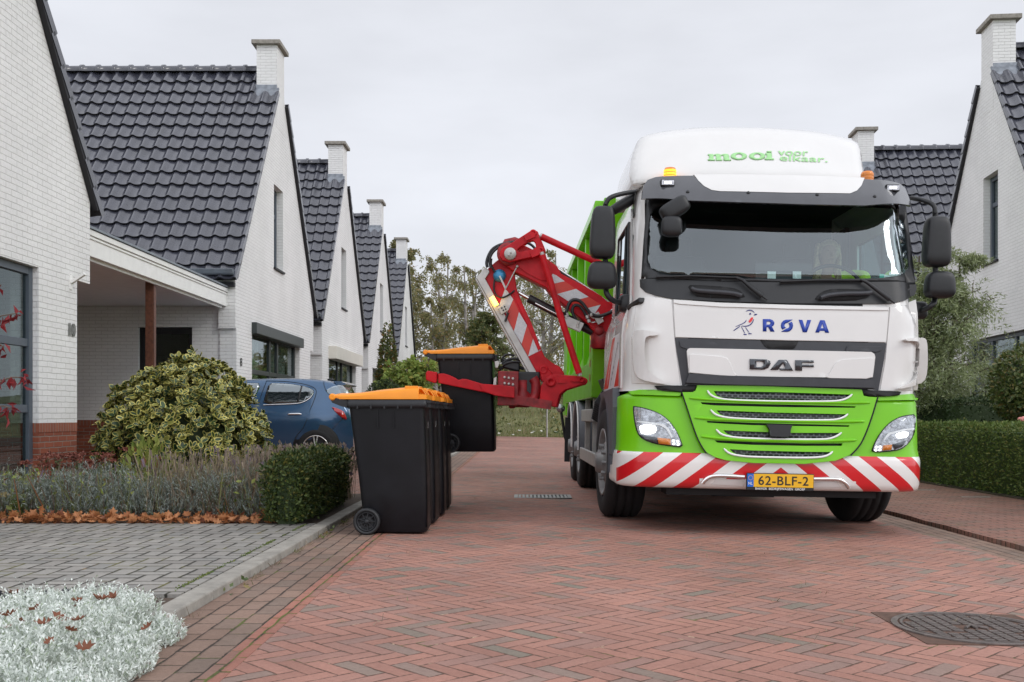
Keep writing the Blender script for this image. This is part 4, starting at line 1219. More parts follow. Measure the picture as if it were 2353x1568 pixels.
# --- bonnet, grille panel, badge panel
bon = [(722, 72), (1000, 90), (1400, 103), (1700, 110), (1990, 116), (1983, 220), (1975, 325), (1400, 314), (1000, 304), (735, 295), (728, 180)]
bonnet = panel('bonnet', Z2, bon, MAT['truck_white'], .016, .03, bevel=.010)
crease = panel('crease', Z2, [(724, 76), (1000, 94), (1400, 107), (1700, 114), (1986, 120), (1986, 136), (1940, 137), (1400, 128), (1000, 116), (760, 100), (726, 92)], MAT['truck_white'], .026, .02, bonnet, bevel=.008)
grey = panel('grille_panel', Z2, [(735, 298), (1000, 307), (1400, 317), (1975, 328), (1962, 430), (1930, 607), (1900, 600), (1400, 590), (1000, 580), (795, 574), (778, 582), (765, 500), (745, 380)], MAT['grey_plastic'], .010, .03, bevel=.006)
panel('recess_shade', Z2, [(1235, 312), (1460, 318), (1440, 355), (1425, 366), (1280, 361), (1262, 350)], MAT['dark'], .013, .002, grey, bevel=0)  # raised black patch, the shade of a hollow put into the colour
panel('lower_ledge', Z2, [(812, 508), (1000, 520), (1400, 532), (1888, 544), (1903, 593), (1400, 582), (1000, 572), (793, 562)], MAT['grey_plastic'], .055, .06, grey, bevel=.02)
panel('upper_ledge', Z2, [(760, 316), (960, 322), (985, 340), (1000, 372), (800, 362), (765, 350)], MAT['grey_plastic'], .022, .02, grey, bevel=.008)
panel('upper_ledge', Z2, [(1745, 345), (1945, 348), (1945, 372), (1910, 385), (1880, 380), (1730, 378)], MAT['grey_plastic'], .022, .02, grey, bevel=.008)
badge = panel('badge_panel', Z2, [(800, 378), (806, 364), (820, 359), (1350, 371), (1880, 382), (1898, 394), (1903, 412), (1895, 480), (1888, 530), (1850, 540), (1630, 536), (1610, 531), (1350, 528), (1095, 522), (1070, 526), (1000, 522), (812, 505)], MAT['truck_white'], .042, .04, truck, bevel=.012)
panel('raised_field', Z2, [(828, 393), (1000, 408), (1035, 418), (1052, 445), (1078, 505), (1095, 521), (1070, 525), (1000, 521), (814, 504), (812, 400)], MAT['truck_white'], .052, .02, badge, bevel=.010)
panel('raised_field', Z2, [(1872, 417), (1710, 427), (1675, 440), (1655, 470), (1632, 510), (1612, 530), (1640, 536), (1850, 539), (1884, 528), (1896, 420)], MAT['truck_white'], .052, .02, badge, bevel=.010)
daf = [([(1166, 423), (1262, 426), (1285, 436), (1288, 452), (1276, 474), (1250, 486), (1166, 484)], [[(1205, 437), (1205, 470), (1232, 471), (1247, 461), (1248, 446), (1236, 438)]]),
       ([(1336, 428), (1384, 429), (1420, 492), (1345, 490), (1338, 478), (1374, 479), (1362, 447), (1330, 488), (1286, 487)], []),
       ([(1432, 430), (1540, 432), (1540, 446), (1472, 445), (1472, 456), (1540, 457), (1540, 471), (1472, 470), (1472, 492), (1432, 491)], [])]
glyph(daf, Z2, MAT['badge'], badge, 'lettering', .052, .012)
# blue ROVA lettering with its split O
rova = [([(780, 668), (930, 668), (985, 690), (1018, 735), (1018, 775), (1000, 805), (968, 825), (1026, 930), (942, 930), (890, 836), (858, 834), (858, 925), (780, 925)], [[(858, 720), (858, 782), (912, 784), (938, 768), (938, 738), (915, 722)]]),
        ([(1405, 678), (1265, 680), (1210, 700), (1170, 745), (1155, 805), (1165, 855), (1190, 888), (1262, 848), (1235, 822), (1230, 795), (1245, 765), (1275, 750), (1300, 745)], []),
        ([(1158, 933), (1295, 936), (1350, 918), (1395, 870), (1410, 805), (1402, 755), (1378, 722), (1308, 762), (1330, 785), (1336, 812), (1322, 845), (1295, 860), (1270, 866)], []),
        ([(1528, 683), (1606, 685), (1660, 860), (1708, 686), (1788, 688), (1698, 944), (1614, 942)], []),
        ([(1976, 691), (2068, 693), (2164, 955), (2082, 952), (2068, 915), (1968, 912), (1954, 950), (1874, 948)], [[(1992, 856), (2050, 858), (2021, 768)]])]
glyph(rova, ZB, MAT['blue_letter'], bonnet, 'lettering', .0195, .003, step=.2)
def stroke(mb, pts, w0, conv=ZB, proud=.0195):
    pts = [Vector((p[0], p[1], 0)) for p in pts]
    pts = smooth_path(pts, 2)
    L, Rr = [], []
    for i, p in enumerate(pts):
        t = (pts[min(i + 1, len(pts) - 1)] - pts[max(0, i - 1)]).normalized(); nn = Vector((-t.y, t.x, 0))
        w = w0 * (1 - .7 * abs(2 * i / (len(pts) - 1) - 1) ** 2)
        L.append(p + nn * w / 2); Rr.append(p - nn * w / 2)
    a = P3(conv, [(p.x, p.y) for p in L], proud); b = P3(conv, [(p.x, p.y) for p in Rr], proud)
    k = len(a); mb.add(a + b, [(i, i + 1, k + i + 1, k + i) for i in range(k - 1)])
mb = MB()
for pts, w in (([(425, 508), (470, 484), (530, 482), (575, 505), (603, 535)], 20), ([(600, 565), (665, 569)], 16), ([(592, 593), (630, 580), (655, 573)], 14),
               ([(436, 684), (420, 725), (360, 765), (210, 825)], 18), ([(590, 668), (565, 740), (510, 795), (430, 820), (335, 812)], 22), ([(305, 815), (165, 914)], 20),
               ([(328, 820), (408, 970)], 15), ([(415, 838), (497, 955)], 15), ([(375, 986), (445, 990)], 22), ([(470, 971), (548, 975)], 22)):
    stroke(mb, pts, w)
ey = ell(516, 560, 20, 21, 12); mb.add(P3(ZB, ey, .0195), [tuple(range(12))])
bird = mb.build('bird_emblem', MAT['navy'], bonnet)
mb = MB(); brs = smooth_loop([(535, 630), (575, 632), (578, 660), (530, 735), (500, 744), (480, 725), (485, 705)], 2); mb.add(P3(ZB, brs, .0197), [tuple(range(len(brs)))]); mb.build('red_breast', MAT['logo_red'], bonnet)
# white corner panels with their air-deflector ribs
cl = panel('corner_panel', Z2, [(505, 70), (560, 55), (640, 62), (714, 72), (722, 180), (730, 300), (745, 420), (768, 582), (700, 578), (640, 572), (480, 566), (476, 400), (490, 250)], MAT['truck_white'], .012, .03, bevel=.008)
cr_ = panel('corner_panel', Z2, [(1996, 116), (2080, 105), (2150, 72), (2160, 150), (2165, 300), (2172, 480), (2160, 606), (2050, 612), (1938, 610), (1968, 440), (1984, 270)], MAT['truck_white'], .012, .03, bevel=.008)
cwl = smooth_loop([(478, 268), (520, 250), (600, 262), (636, 270), (622, 288), (565, 290), (550, 310), (548, 380), (552, 440), (574, 492), (615, 528), (672, 556), (664, 572), (600, 562), (535, 548), (500, 524), (486, 480), (478, 380)], 1)
cwr = smooth_loop([(2068, 306), (2130, 300), (2180, 300), (2196, 320), (2200, 400), (2198, 500), (2180, 560), (2110, 585), (2026, 602), (2040, 584), (2105, 566), (2138, 530), (2150, 440), (2152, 340), (2140, 320), (2076, 320)], 1)
def wing(cw, parent):
    loop = P(Z2, cw)
    mb = MB(); patch(mb, loop, F, .080, .085, [], .05); mb.build('wind_deflector', MAT['truck_white'], parent, bevel=.018, seg=3)
wing(cwl, cl); wing(cwr, cr_)
mb = MB()
for y in (440, 500, 556): mb.tube(P3(Z2, [(2140, y), (2155, y)], .04), .006, 6)
mb.build('rib', MAT['truck_white'], cr_)

# --- green grille
gp = [(445, 372), (480, 480), (520, 600), (565, 735), (600, 800), (640, 845), (700, 880), (790, 905), (1000, 925), (1400, 932), (1640, 908), (1740, 868), (1800, 822), (1835, 775), (1890, 650), (1930, 530), (1965, 412), (1900, 408), (1862, 400), (1848, 352), (1400, 336), (1000, 322), (562, 318), (548, 360), (520, 372)]
bands = [([(690, 363), (1200, 372), (1768, 391), (1740, 415), (1690, 434), (1500, 440), (1000, 432), (770, 420), (715, 400)], [(640, 358), (660, 392), (715, 420), (800, 432), (1000, 440), (1300, 445), (1600, 445), (1690, 436), (1745, 412), (1770, 388)], [(500, 425), (700, 440), (1000, 452), (1400, 460), (1700, 462), (1910, 462)]),
         ([(712, 514), (1100, 530), (1735, 545), (1705, 566), (1650, 582), (1500, 586), (1000, 578), (800, 568), (740, 545)], [(664, 510), (700, 548), (760, 566), (850, 576), (1000, 584), (1300, 590), (1500, 591), (1650, 588), (1710, 566), (1737, 542)], [(540, 578), (700, 592), (1000, 600), (1400, 608), (1700, 610), (1868, 608)]),
         ([(765, 670), (1000, 680), (1110, 684), (1290, 690), (1685, 690), (1655, 715), (1590, 732), (1400, 736), (1000, 729), (850, 718), (790, 695)], [(708, 662), (740, 698), (790, 715), (860, 726), (1000, 735), (1300, 741), (1500, 742), (1590, 738), (1650, 716), (1687, 688)], [(590, 725), (760, 744), (1000, 754), (1400, 762), (1650, 760), (1805, 755)]),
         ([(815, 818), (1000, 828), (1400, 838), (1615, 840), (1590, 860), (1540, 872), (1400, 878), (1000, 872), (880, 862), (840, 842)], [(768, 812), (800, 845), (850, 862), (920, 872), (1000, 878), (1300, 884), (1450, 884), (1540, 878), (1592, 860), (1617, 836)], None)]
gaps = [[(588, 450), (700, 455), (1100, 466), (1300, 470), (1800, 482), (1795, 494), (1300, 490), (1100, 486), (700, 476), (600, 466)],
        [(636, 597), (1000, 612), (1300, 620), (1750, 630), (1748, 643), (1300, 636), (1000, 630), (640, 612)],
        [(695, 748), (1000, 762), (1400, 772), (1698, 772), (1690, 792), (1400, 792), (1000, 784), (720, 768)]]
grill = panel('grille', ZA, gp, MAT['truck_green'], .030, .04, truck, holes=[b[0] for b in bands] + gaps, step=.08, bevel=.006)
def honey_mat():
    m, nt, b = new_mat('honeycomb_mesh')
    s = node(nt, 'ShaderNodeSeparateXYZ'); nt.links.new(ocoord(nt), s.inputs[0])
    x = M_(nt, 'DIVIDE', s.outputs[0], 0.046); z = M_(nt, 'DIVIDE', s.outputs[2], 0.021)
    r = M_(nt, 'FLOOR', z); fz = M_(nt, 'ABSOLUTE', M_(nt, 'SUBTRACT', M_(nt, 'SUBTRACT', z, r), 0.5))
    xx = M_(nt, 'ADD', x, M_(nt, 'MULTIPLY', M_(nt, 'FLOORED_MODULO', r, 2.0), 0.5))
    fx = M_(nt, 'ABSOLUTE', M_(nt, 'SUBTRACT', M_(nt, 'FRACT', xx), 0.5))
    d = M_(nt, 'MAXIMUM', M_(nt, 'MULTIPLY', fz, 1.0), M_(nt, 'ADD', fx, M_(nt, 'MULTIPLY', fz, 0.25)))
    wall = M_(nt, 'GREATER_THAN', d, 0.40)
    put(nt, b.inputs['Base Color'], mixc(nt, wall, (0.006, 0.007, 0.008), (0.10, 0.11, 0.12)))
    b.inputs['Roughness'].default_value = 0.4
    return m
MAT['honey'] = honey_mat()
for i, (hole_, arc, bar) in enumerate(bands):
    big = [(x + (6 if x > 1200 else -6), y + (5 if y > np.mean([p[1] for p in hole_]) else -5)) for x, y in hole_]
    panel('honeycomb', ZA, big, MAT['honey'], .009, .004, grill, bevel=0)
    mb = MB(); pth = smooth_path(P3(ZA, arc, .036), 2); mb.tube(pth, [.0085 if 2 < k < len(pth) - 3 else .006 for k in range(len(pth))], 8); mb.build('trim_strip', MAT['white_gloss'], grill)
    if bar:
        pth = smooth_path(P3(ZA, [(x, y - 8) for x, y in bar], .030), 2); nn = len(pth)
        mb = MB(); mb.tube(pth, [.0145 - .008 * abs(2 * k / (nn - 1) - 1) ** 6 for k in range(nn)], 12); mb.build('slat', MAT['truck_green'], grill)
for g_ in gaps: panel('gap_backing', ZA, [(x, y + (6 if y > np.mean([p[1] for p in g_]) else -6)) for x, y in g_], MAT['dark'], .009, .003, grill, bevel=0)
panel('radar_cover', ZA, [(1092, 622), (1295, 627), (1282, 660), (1275, 712), (1255, 722), (1130, 718), (1118, 705), (1116, 665)], MAT['black_plastic'], .075, .06, grill, bevel=.015)
# bevelled ledge along the top of the corner pieces
for pts in ([(24, 366), (110, 352), (230, 352), (330, 366), (440, 372), (432, 400), (415, 404), (45, 392)], [(1968, 408), (2060, 404), (2140, 392), (2250, 384), (2296, 420), (2285, 434), (1990, 438), (1962, 432)]):
    panel('ledge', ZA, pts, MAT['truck_green'], .016, .02, skirt, bevel=.010)
# dark patches laid on above the skirt, standing in for shaded openings
for pts in ([(225, 322), (550, 318), (545, 350), (530, 370), (445, 368), (300, 360), (250, 352)], [(1848, 352), (2155, 370), (2140, 396), (2060, 404), (1968, 405), (1885, 400), (1862, 385)]):
    panel('opening_shade', ZA, pts, MAT['dark'], .032, .01, skirt, bevel=0)
for seam in ([(440, 372), (485, 505), (545, 690), (585, 780), (632, 850)], [(1972, 412), (1935, 540), (1890, 670), (1838, 785), (1760, 868)]):
    mb = MB(); mb.tube(smooth_path(P3(ZA, seam, .030)), .006, 6); mb.build('seam', MAT['dark'], skirt)

# --- headlamps
lamps = [dict(o=[(68, 492), (80, 488), (150, 500), (230, 524), (300, 560), (350, 605), (390, 660), (425, 730), (448, 797), (350, 786), (230, 770), (140, 735), (100, 690), (78, 600)],
              hb=[(118, 520), (150, 500), (225, 525), (285, 560), (300, 598), (200, 605), (120, 590)], lb=[(116, 628), (235, 630), (245, 662), (230, 696), (132, 700), (116, 668)],
              br=[(90, 596), (160, 600), (300, 622), (340, 655), (372, 725), (360, 730), (320, 660), (270, 632), (92, 606)], ind=[(252, 728), (355, 738), (356, 786), (262, 776)], dk=[(108, 700), (250, 728), (262, 776), (180, 758), (130, 728)],
              led=[(378, 752), (412, 756), (380, 776), (416, 780)]),
         dict(o=[(2272, 551), (2270, 620), (2262, 690), (2240, 742), (2190, 800), (2120, 826), (1944, 838), (1952, 795), (1985, 725), (2030, 660), (2080, 610), (2140, 575), (2200, 558)],
              hb=[(2072, 645), (2100, 605), (2160, 585), (2215, 585), (2222, 640), (2150, 655)], lb=[(2125, 692), (2215, 680), (2218, 708), (2195, 728), (2128, 732)],
              br=[(2262, 652), (2180, 660), (2060, 690), (2020, 740), (2030, 742), (2075, 702), (2185, 672), (2260, 662)], ind=[(2025, 788), (2090, 782), (2085, 824), (2018, 828)], dk=[(2095, 780), (2200, 752), (2170, 800), (2110, 822)],
              led=[(1968, 802), (1998, 800), (1962, 826), (1994, 824)])]
for L in lamps:
    rim = [(p[0] + (p[0] - np.mean([q[0] for q in L['o']])) * .05, p[1] + (p[1] - np.mean([q[1] for q in L['o']])) * .06) for p in L['o']]
    panel('lamp_bezel', ZA, rim, MAT['dark'], .003, .01, skirt, bevel=0, rnd=1)
    hl = panel('headlight', ZA, L['o'], MAT['reflector'], .006, .01, truck, bevel=.004, rnd=1)
    panel('high_beam', ZA, L['hb'], MAT['reflector'], .014, .01, hl, bevel=.01, rnd=1)
    panel('low_beam', ZA, L['lb'], MAT['lamp_on'], .015, .01, hl, bevel=0, rnd=1)
    panel('brow', ZA, L['br'], MAT['white_gloss'], .022, .014, hl, bevel=.004)
    panel('indicator', ZA, L['ind'], MAT['amber'], .015, .01, hl, bevel=0)
    panel('dark_field', ZA, L['dk'], MAT['grey_plastic'], .011, .004, hl, bevel=0)
    for x, y in L['led']: panel('daylight_led', ZA, ell(x, y, 10, 9, 10), MAT['led_on'], .018, .008, hl, bevel=0)
    panel('lens', ZA, L['o'], MAT['lens'], .030, .001, hl, bevel=0, rnd=1)

# --- bumper details and number plate
for pts in ([(893, 1152), (912, 1128), (940, 1112), (975, 1106), (1050, 1108), (1140, 1114)], [(1536, 1126), (1620, 1126), (1675, 1126), (1705, 1132), (1735, 1150), (1752, 1178)]):
    mb = MB(); mb.tube(smooth_path(P3(Z2, pts, .022)), .016, 10); mb.build('chrome_bar', MAT['chrome'], bumper)
panel('lower_field', Z2, [(945, 1160), (975, 1128), (1140, 1132), (1140, 1172)], MAT['truck_white'], .006, .006, bumper, bevel=.004)
panel('lower_field', Z2, [(1536, 1148), (1690, 1146), (1712, 1178), (1536, 1178)], MAT['truck_white'], .006, .006, bumper, bevel=.004)
for pts in () and ([(480, 1010), (505, 990), (720, 1010), (800, 1040), (850, 1090), (840, 1100), (500, 1075), (480, 1050)], [(1850, 1085), (1880, 1050), (1950, 1028), (2140, 1010), (2150, 1030), (2130, 1090), (1900, 1112), (1860, 1110)]):
    pp = smooth_path(P3(Z2, pts + pts[:1], .002)); mb = MB(); mb.tube(pp, .005, 6); mb.build('panel_crease', MAT['chevron'], bumper)
pl_ = P3(Z2, [(1143, 1090), (1533, 1102), (1533, 1192), (1143, 1182)])
pc = sum((Vector(p) for p in pl_), Vector()) / 4
PLW, PLH = .530, .135
npl = MB(); npl.box(pc.x - PLW / 2, pc.x + PLW / 2, -.062, -.04, pc.z - PLH / 2, pc.z + PLH / 2)
plate = npl.build('number_plate', MAT['black_plastic'], truck, bevel=.006)
zb_ = pc.z - PLH / 2 + .027; zt_ = pc.z + PLH / 2 - .006
mb = MB(); mb.box(pc.x - PLW / 2 + .056, pc.x + PLW / 2 - .006, -.065, -.060, zb_, zt_); mb.build('yellow_field', MAT['plate_yellow'], plate)
mb = MB(); mb.box(pc.x - PLW / 2 + .006, pc.x - PLW / 2 + .0555, -.065, -.060, zb_, zt_); mb.build('blue_band', MAT['plate_blue'], plate)
def flat_text(txt, x0, x1, z0, h, y, mat, parent, bold=0.0, space=1.0, name='lettering'):
    V, Fc, w = text_geo(txt, 1.0, bold, space); H = max(v[1] for v in V)
    mb = MB(); mb.add([(x0 + a / w * (x1 - x0), y, z0 + b / H * h) for a, b in V], Fc); return mb.build(name, mat, parent)
flat_text('62-BLF-2', pc.x - PLW / 2 + .092, pc.x + PLW / 2 - .045, zb_ + .017, .070, -.0665, MAT['letter_black'], plate, .012, 1.08)
flat_text('NL', pc.x - PLW / 2 + .014, pc.x - PLW / 2 + .047, zb_ + .016, .022, -.0665, MAT['letter_white'], plate, .01)
flat_text('BAKKER  BEDRIJFSWAGEN  GROEP', pc.x - PLW / 2 + .07, pc.x + PLW / 2 - .07, pc.z - PLH / 2 + .006, .0165, -.0635, MAT['letter_white'], plate, .012)
mb = MB()
for k in range(12):
    a = math.pi * 2 * k / 12; mb.add(ell3 := [(pc.x - PLW / 2 + .031 + .017 * math.cos(a) + .003 * math.cos(t), -.0668, zb_ + .07 + .017 * math.sin(a) + .003 * math.sin(t)) for t in np.linspace(0, 2 * math.pi, 6)[:-1]], [(0, 1, 2, 3, 4)])
mb.build('star_ring', MAT['plate_yellow'], plate)
# underside
mb = MB(); mb.box(-.85, .85, .22, .5, .30, .36); mb.box(-.8, .8, .5, 8.2, .50, .95); mb.box(-1.1, 1.1, .3, 1.0, .4, 1.1); mb.box(-.75, .75, .6, 2.3, .30, .9); mb.box(-.68, 1.15, 2.1, 3.0, .36, 1.0); mb.box(-.68, 1.15, 3.3, 4.6, .40, 1.0)  # last boxes here are added to deepen the shade under the truck
mb.box(-1.1, 1.1, 2.05, 2.95, .75, 1.15); mb.box(-.28, .28, 4.8, 5.7, .30, .6); mb.box(-.28, .28, 1.2, 1.6, .22, .4); mb.box(-1.0, 1.0, 3.0, 8.1, .8, 1.1)
mb.build('chassis_and_shade_fill', MAT['dark'], truck)

# --- cab side: door, windows, stickers, steps, wheel arch
def side_u(w): return -half(w)
DR = [(1.97, 1.16), (1.97, 1.90), (1.93, 2.66), (1.55, 2.72), (.72, 2.70), (.56, 2.2), (.50, 1.9), (.48, 1.16)]
for sx in (-1, 1):
    fr = lambda a, b, d, sx=sx: (sx * (half(b) + .010 - d), a, b)
    mb = MB(); mb.plate(DR, [[(.62, 1.92), (1.56, 1.88), (1.56, 2.58), (.78, 2.58)]], .02, fr, step=.15)
    dr = mb.build('door', MAT['truck_white'], truck)
    mb = MB(); mb.plate([(.60, 1.90), (1.58, 1.86), (1.58, 2.60), (.76, 2.60)], [], .004, lambda a, b, d, sx=sx: (sx * (half(b) + .004 - d), a, b), step=.2); wnd = mb.build('side_window', MAT['screen'], dr)
    mb = MB()
    mb.tube([(sx * (half(b) + .012), a, b) for a, b in ((.62, 1.91), (1.56, 1.87), (1.57, 2.58), (.78, 2.59), (.62, 1.91))], .014, 6)
    mb.tube([(sx * (half(b) + .012), a, b) for a, b in ((.98, 1.90), (.98, 2.58))], .012, 6); mb.build('window_rubber', MAT['black_plastic'], dr)
    mb = MB(); mb.box(sx * 1.165 - .012, sx * 1.165 + .012, 1.70, 1.82, 1.48, 1.60); mb.build('handle', MAT['black_plastic'], dr, bevel=.01)
    if sx < 0:
        st = MB()
        pat = lambda L, o: st.add([(sx * (half(b) + .012 + o), a, b) for a, b in L], [tuple(range(len(L)))])
        pat([(1.50, 1.18), (1.95, 1.18), (1.20, 1.62), (.98, 1.62)], 0.0)
        pat([(.62, 1.18), (.98, 1.18), (.62, 1.42)], 0.0)
        stk = st.build('warning_sticker', MAT['film_red'], dr)
        wt = MB(); wt.add([(sx * (half(b) + .0115), a, b) for a, b in [(.60, 1.17), (1.97, 1.17), (1.22, 1.63), (.60, 1.63)]], [(0, 1, 2, 3)]); wt.build('sticker_field', MAT['film_white'], dr)
        for txt, mm, a0, b0, sc in (('LET OP!', MAT['letter_white'], 1.62, 1.20, .62), ('DODE HOEK', MAT['letter_black'], 1.30, 1.19, .72)):
            V, Fc, w_ = text_geo(txt, 1.0, .02); k = sc / w_
            dx, dz = Vector((-.86, .50)), Vector((.50, .86)) * .85
            tb = MB(); tb.add([(sx * (half(1.4) + .0145), a0 + (dx[0] * a * k + dz[0] * -b * k * 1.0), b0 + (dx[1] * a * k + dz[1] * b * k * .9)) for a, b in V], Fc); tb.build('lettering', mm, dr)
mb = MB(); mb.bar((-1.13, .45, 1.82), (-1.06, .20, 1.86), .10, .05); mb.build('corner_handle', MAT['black_plastic'], truck, bevel=.015)
# front wheel arches
AX1, AX2, AX3, WR = 1.42, 5.25, 6.60, .50
for sx in (-1, 1):
    o_ = 1.27
    arc = lambda r, n=14, a0=-.05, a1=1.0: [(AX1 - r * math.cos(math.pi * (a0 + (a1 - a0) * i / n)), .52 + r * math.sin(math.pi * (a0 + (a1 - a0) * i / n))) for i in range(n + 1)]
    mb = MB()
    A, B = arc(.57), arc(.60)
    mb.loft([[(sx * .78, a, b) for a, b in A], [(sx * (o_ - .02), a, b) for a, b in A], [(sx * o_, a, b) for a, b in B], [(sx * (o_ - .03), a, b + .03) for a, b in arc(.62)], [(sx * .8, a, b + .06) for a, b in arc(.64)]], closed=False)
    # broad flank between arch and cab corner
    mb.plate([(.58, .60), (.90, .60), (.92, .82), (1.00, .97), (1.15, 1.08), (1.42, 1.13), (1.70, 1.08), (1.80, 1.14), (.62, 1.16), (.55, 1.0)], [], .06, lambda a, b, d, sx=sx: (sx * (1.262 - d), a, b))
    mb.build('wheel_arch', MAT['fender'], truck)
    mb = MB(); mb.box(min(sx * .9, sx * 1.22), max(sx * .9, sx * 1.255), .625, .87, .52, .64); mb.build('cab_step', MAT['galv'], truck, bevel=.012)
    mb = MB(); mb.box(min(sx * .9, sx * 1.235), max(sx * .9, sx * 1.265), .625, .90, .475, .515); mb.build('cab_step', MAT['fender'], truck, bevel=.02)
mb = MB(); mb.box(-1.20, -.70, 2.12, 2.16, .28, 1.0); mb.build('mud_flap', MAT['dark'], truck)

def wheel(c, steer, width, outer, dual=False, name='wheel'):
    """c: hub centre; outer: +1/-1 which way the rim faces"""
    t = bpy.data.objects.new(name, None); link(t, truck); t.location = c; t.rotation_euler = (0, 0, steer)
    mb = MB(); w2 = width / 2
    prof = [(.30, -w2 + .02), (.36, -w2), (.46, -w2 + .006), (.488, -w2 + .03), (.50, -w2 + .055)]
    for g in (-.5, 0, .5):
        x = g * width * .42
        prof += [(.50, x - .014), (.487, x - .010), (.487, x + .010), (.50, x + .014)]
    prof += [(.50, w2 - .055), (.488, w2 - .03), (.46, w2 - .006), (.36, w2), (.30, w2 - .02)]
    mb.lathe((0, 0, 0), (1, 0, 0), prof, 48)
    mb.build('tyre', MAT['tyre'], t)
    mb = MB(); o = outer
    mb.lathe((0, 0, 0), (o, 0, 0), [(.305, w2 - .025), (.31, w2 - .005), (.285, w2 - .01), (.27, w2 - .06), (.20, w2 - .05), (.17, w2 - .02), (.10, w2 + .0), (.09, w2 + .05), (0, w2 + .055)], 32)
    for k in range(10):
        a = 2 * math.pi * k / 10; mb.cyl((o * (w2 - .05), .155 * math.cos(a), .155 * math.sin(a)), (o * (w2 + .02), .155 * math.cos(a), .155 * math.sin(a)), .017, 8)
    mb.build('rim', MAT['rim'], t)
    return t
ST = .04
for sx in (-1, 1):
    wheel((sx * 1.095, AX1, .50), ST, .35, sx)
    for ax in (AX2, AX3): wheel((sx * 1.05, ax, .50), 0, .34, sx)
for sx in (-1, 1):
    for ax in (AX2, AX3):
        mb = MB()
        for r0, r1 in ((.58, .61),):
            pr = lambda r: [(ax - r * math.cos(math.pi * i / 12), .50 + r * math.sin(math.pi * i / 12)) for i in range(13)]
            mb.loft([[(sx * .86, a, b) for a, b in pr(.58)], [(sx * 1.24, a, b) for a, b in pr(.58)], [(sx * 1.26, a, b) for a, b in pr(.60)], [(sx * 1.24, a, b) for a, b in pr(.63)], [(sx * .86, a, b) for a, b in pr(.63)]], closed=False)
        mb.build('mudguard', MAT['fender'], truck)
        mb = MB(); mb.tube([(sx * 1.262, a, b) for a, b in pr(.61)], .012, 6); mb.build('arch_trim', MAT['truck_white'], truck)

# --- rear body: green hopper box
def tb(name, mat, parent, boxes, bevel=.01):
    mb = MB()
    for b in boxes: mb.box(*b)
    return mb.build(name, mat, parent, bevel=bevel)
BW, B0, B1, BZ0, BZ1 = 1.25, 2.98, 8.3, 1.12, 3.28
body = bpy.data.objects.new('refuse_body', None); link(body, truck)
# frame of the front end, open in the middle
mb = MB()
mb.plate([(-BW, BZ0), (BW, BZ0), (BW, 2.75), (BW - .10, BZ1), (-BW + .10, BZ1), (-BW, 2.75)], [[(-1.02, 1.75), (1.02, 1.75), (1.02, 2.95), (.9, 3.08), (-.9, 3.08), (-1.02, 2.95)]], .12, lambda a, b, d: (a, B0 + d, b))
mb.build('front_frame', MAT['truck_green'], body, bevel=.012)
mb = MB(); mb.box(-1.1, 1.1, B0 + .5, B0 + .55, 1.2, 3.2); mb.box(-1.05, 1.05, B0 + .10, B0 + .5, 2.45, 2.52); mb.build('dark_recess', MAT['cab_inside'], body)
mb = MB(); mb.obox((0, B0 + .20, 1.95), (1.02, 0, 0), (0, .02, 0), (0, .25, .22)); mb.build('sloping_plate', MAT['truck_green'], body)
# side walls: flange on top, recessed panel, lower rail
for sx in (-1, 1):
    f = lambda a, b: (min(sx * a, sx * b), max(sx * a, sx * b))
    mb = MB()
    mb.box(*f(1.12, 1.16), B0 + .12, B1, 1.2, 3.2)
    mb.box(*f(1.10, 1.25), B0 + .121, B1, BZ0, 1.52)
    mb.obox((sx * 1.185, (B0 + B1) / 2 + .06, 3.17), (.075, 0, 0), (0, (B1 - B0) / 2 - .06, 0), (sx * -.02, 0, .10))
    for y in (B0 + 1.35, B0 + 2.7, B0 + 4.0): mb.box(*f(1.159, 1.245), y, y + .10, 1.521, 3.08)
    mb.obox((sx * 1.175, (B0 + B1) / 2 + .06, 1.60), (.012, 0, .09), (0, (B1 - B0) / 2 - .06, 0), (.09 * sx * -.4, 0, .10))
    mb.box(*f(1.10, 1.255), B0 + .122, B0 + .32, 1.522, 3.09)
    mb.build('side_wall', MAT['truck_green'], body, bevel=.01)
    mb = MB()
    for k in range(6): mb.box(*f(1.256, 1.259), B0 + .15, B0 + .21, 1.30 + k * .16, 1.38 + k * .16)
    mb.build('marking_strip', MAT['film_red'], body)
tb('roof', MAT['truck_green'], body, [(-1.1, 1.1, B0 + .5, B1, 3.18, 3.22)])
tb('tail', MAT['truck_green'], body, [(-1.22, 1.22, B1, B1 + .9, .9, 3.2)], .05)
mb = MB(); mb.box(-1.262, -1.255, B0 + .03, B0 + .09, 1.75, 1.83); mb.build('side_marker', MAT['amber_on'], body)
# side guard, boxes and work gear between the axles
tb('side_guard', MAT['galv'], truck, [(-1.25, -1.21, 2.45, 4.55, .40, .54), (-1.24, -1.20, 3.1, 4.55, .86, 1.0)], .01)
tb('guard_post', MAT['galv'], truck, [(-1.20, -1.14, 3.25, 3.33, .40, 1.12), (-1.20, -1.14, 4.35, 4.43, .40, 1.12)], .005)
tb('step_deck', MAT['galv'], truck, [(-1.20, -.72, 2.47, 3.3, .44, .50)], .01)
mb = MB(); mb.ellipsoid((-.98, 2.9, .68), (.20, .32, .18), 16, 10, .7); mb.ellipsoid((-1.0, 3.0, .90), (.2, .3, .06), 16, 8, .6); mb.build('tank', MAT['fender'], truck)
mb = MB(); mb.obox((-1.14, 2.62, .58), (.03, 0, 0), (0, .16, 0), (0, 0, .035))
for k in range(70):
    a = Vector((-1.14 + random.uniform(-.025, .025), 2.62 + random.uniform(-.15, .15), .61)); mb.tube([a, a + Vector((random.uniform(-.04, .04), random.uniform(-.05, .05), random.uniform(.12, .17)))], .0035, 4, caps=False)
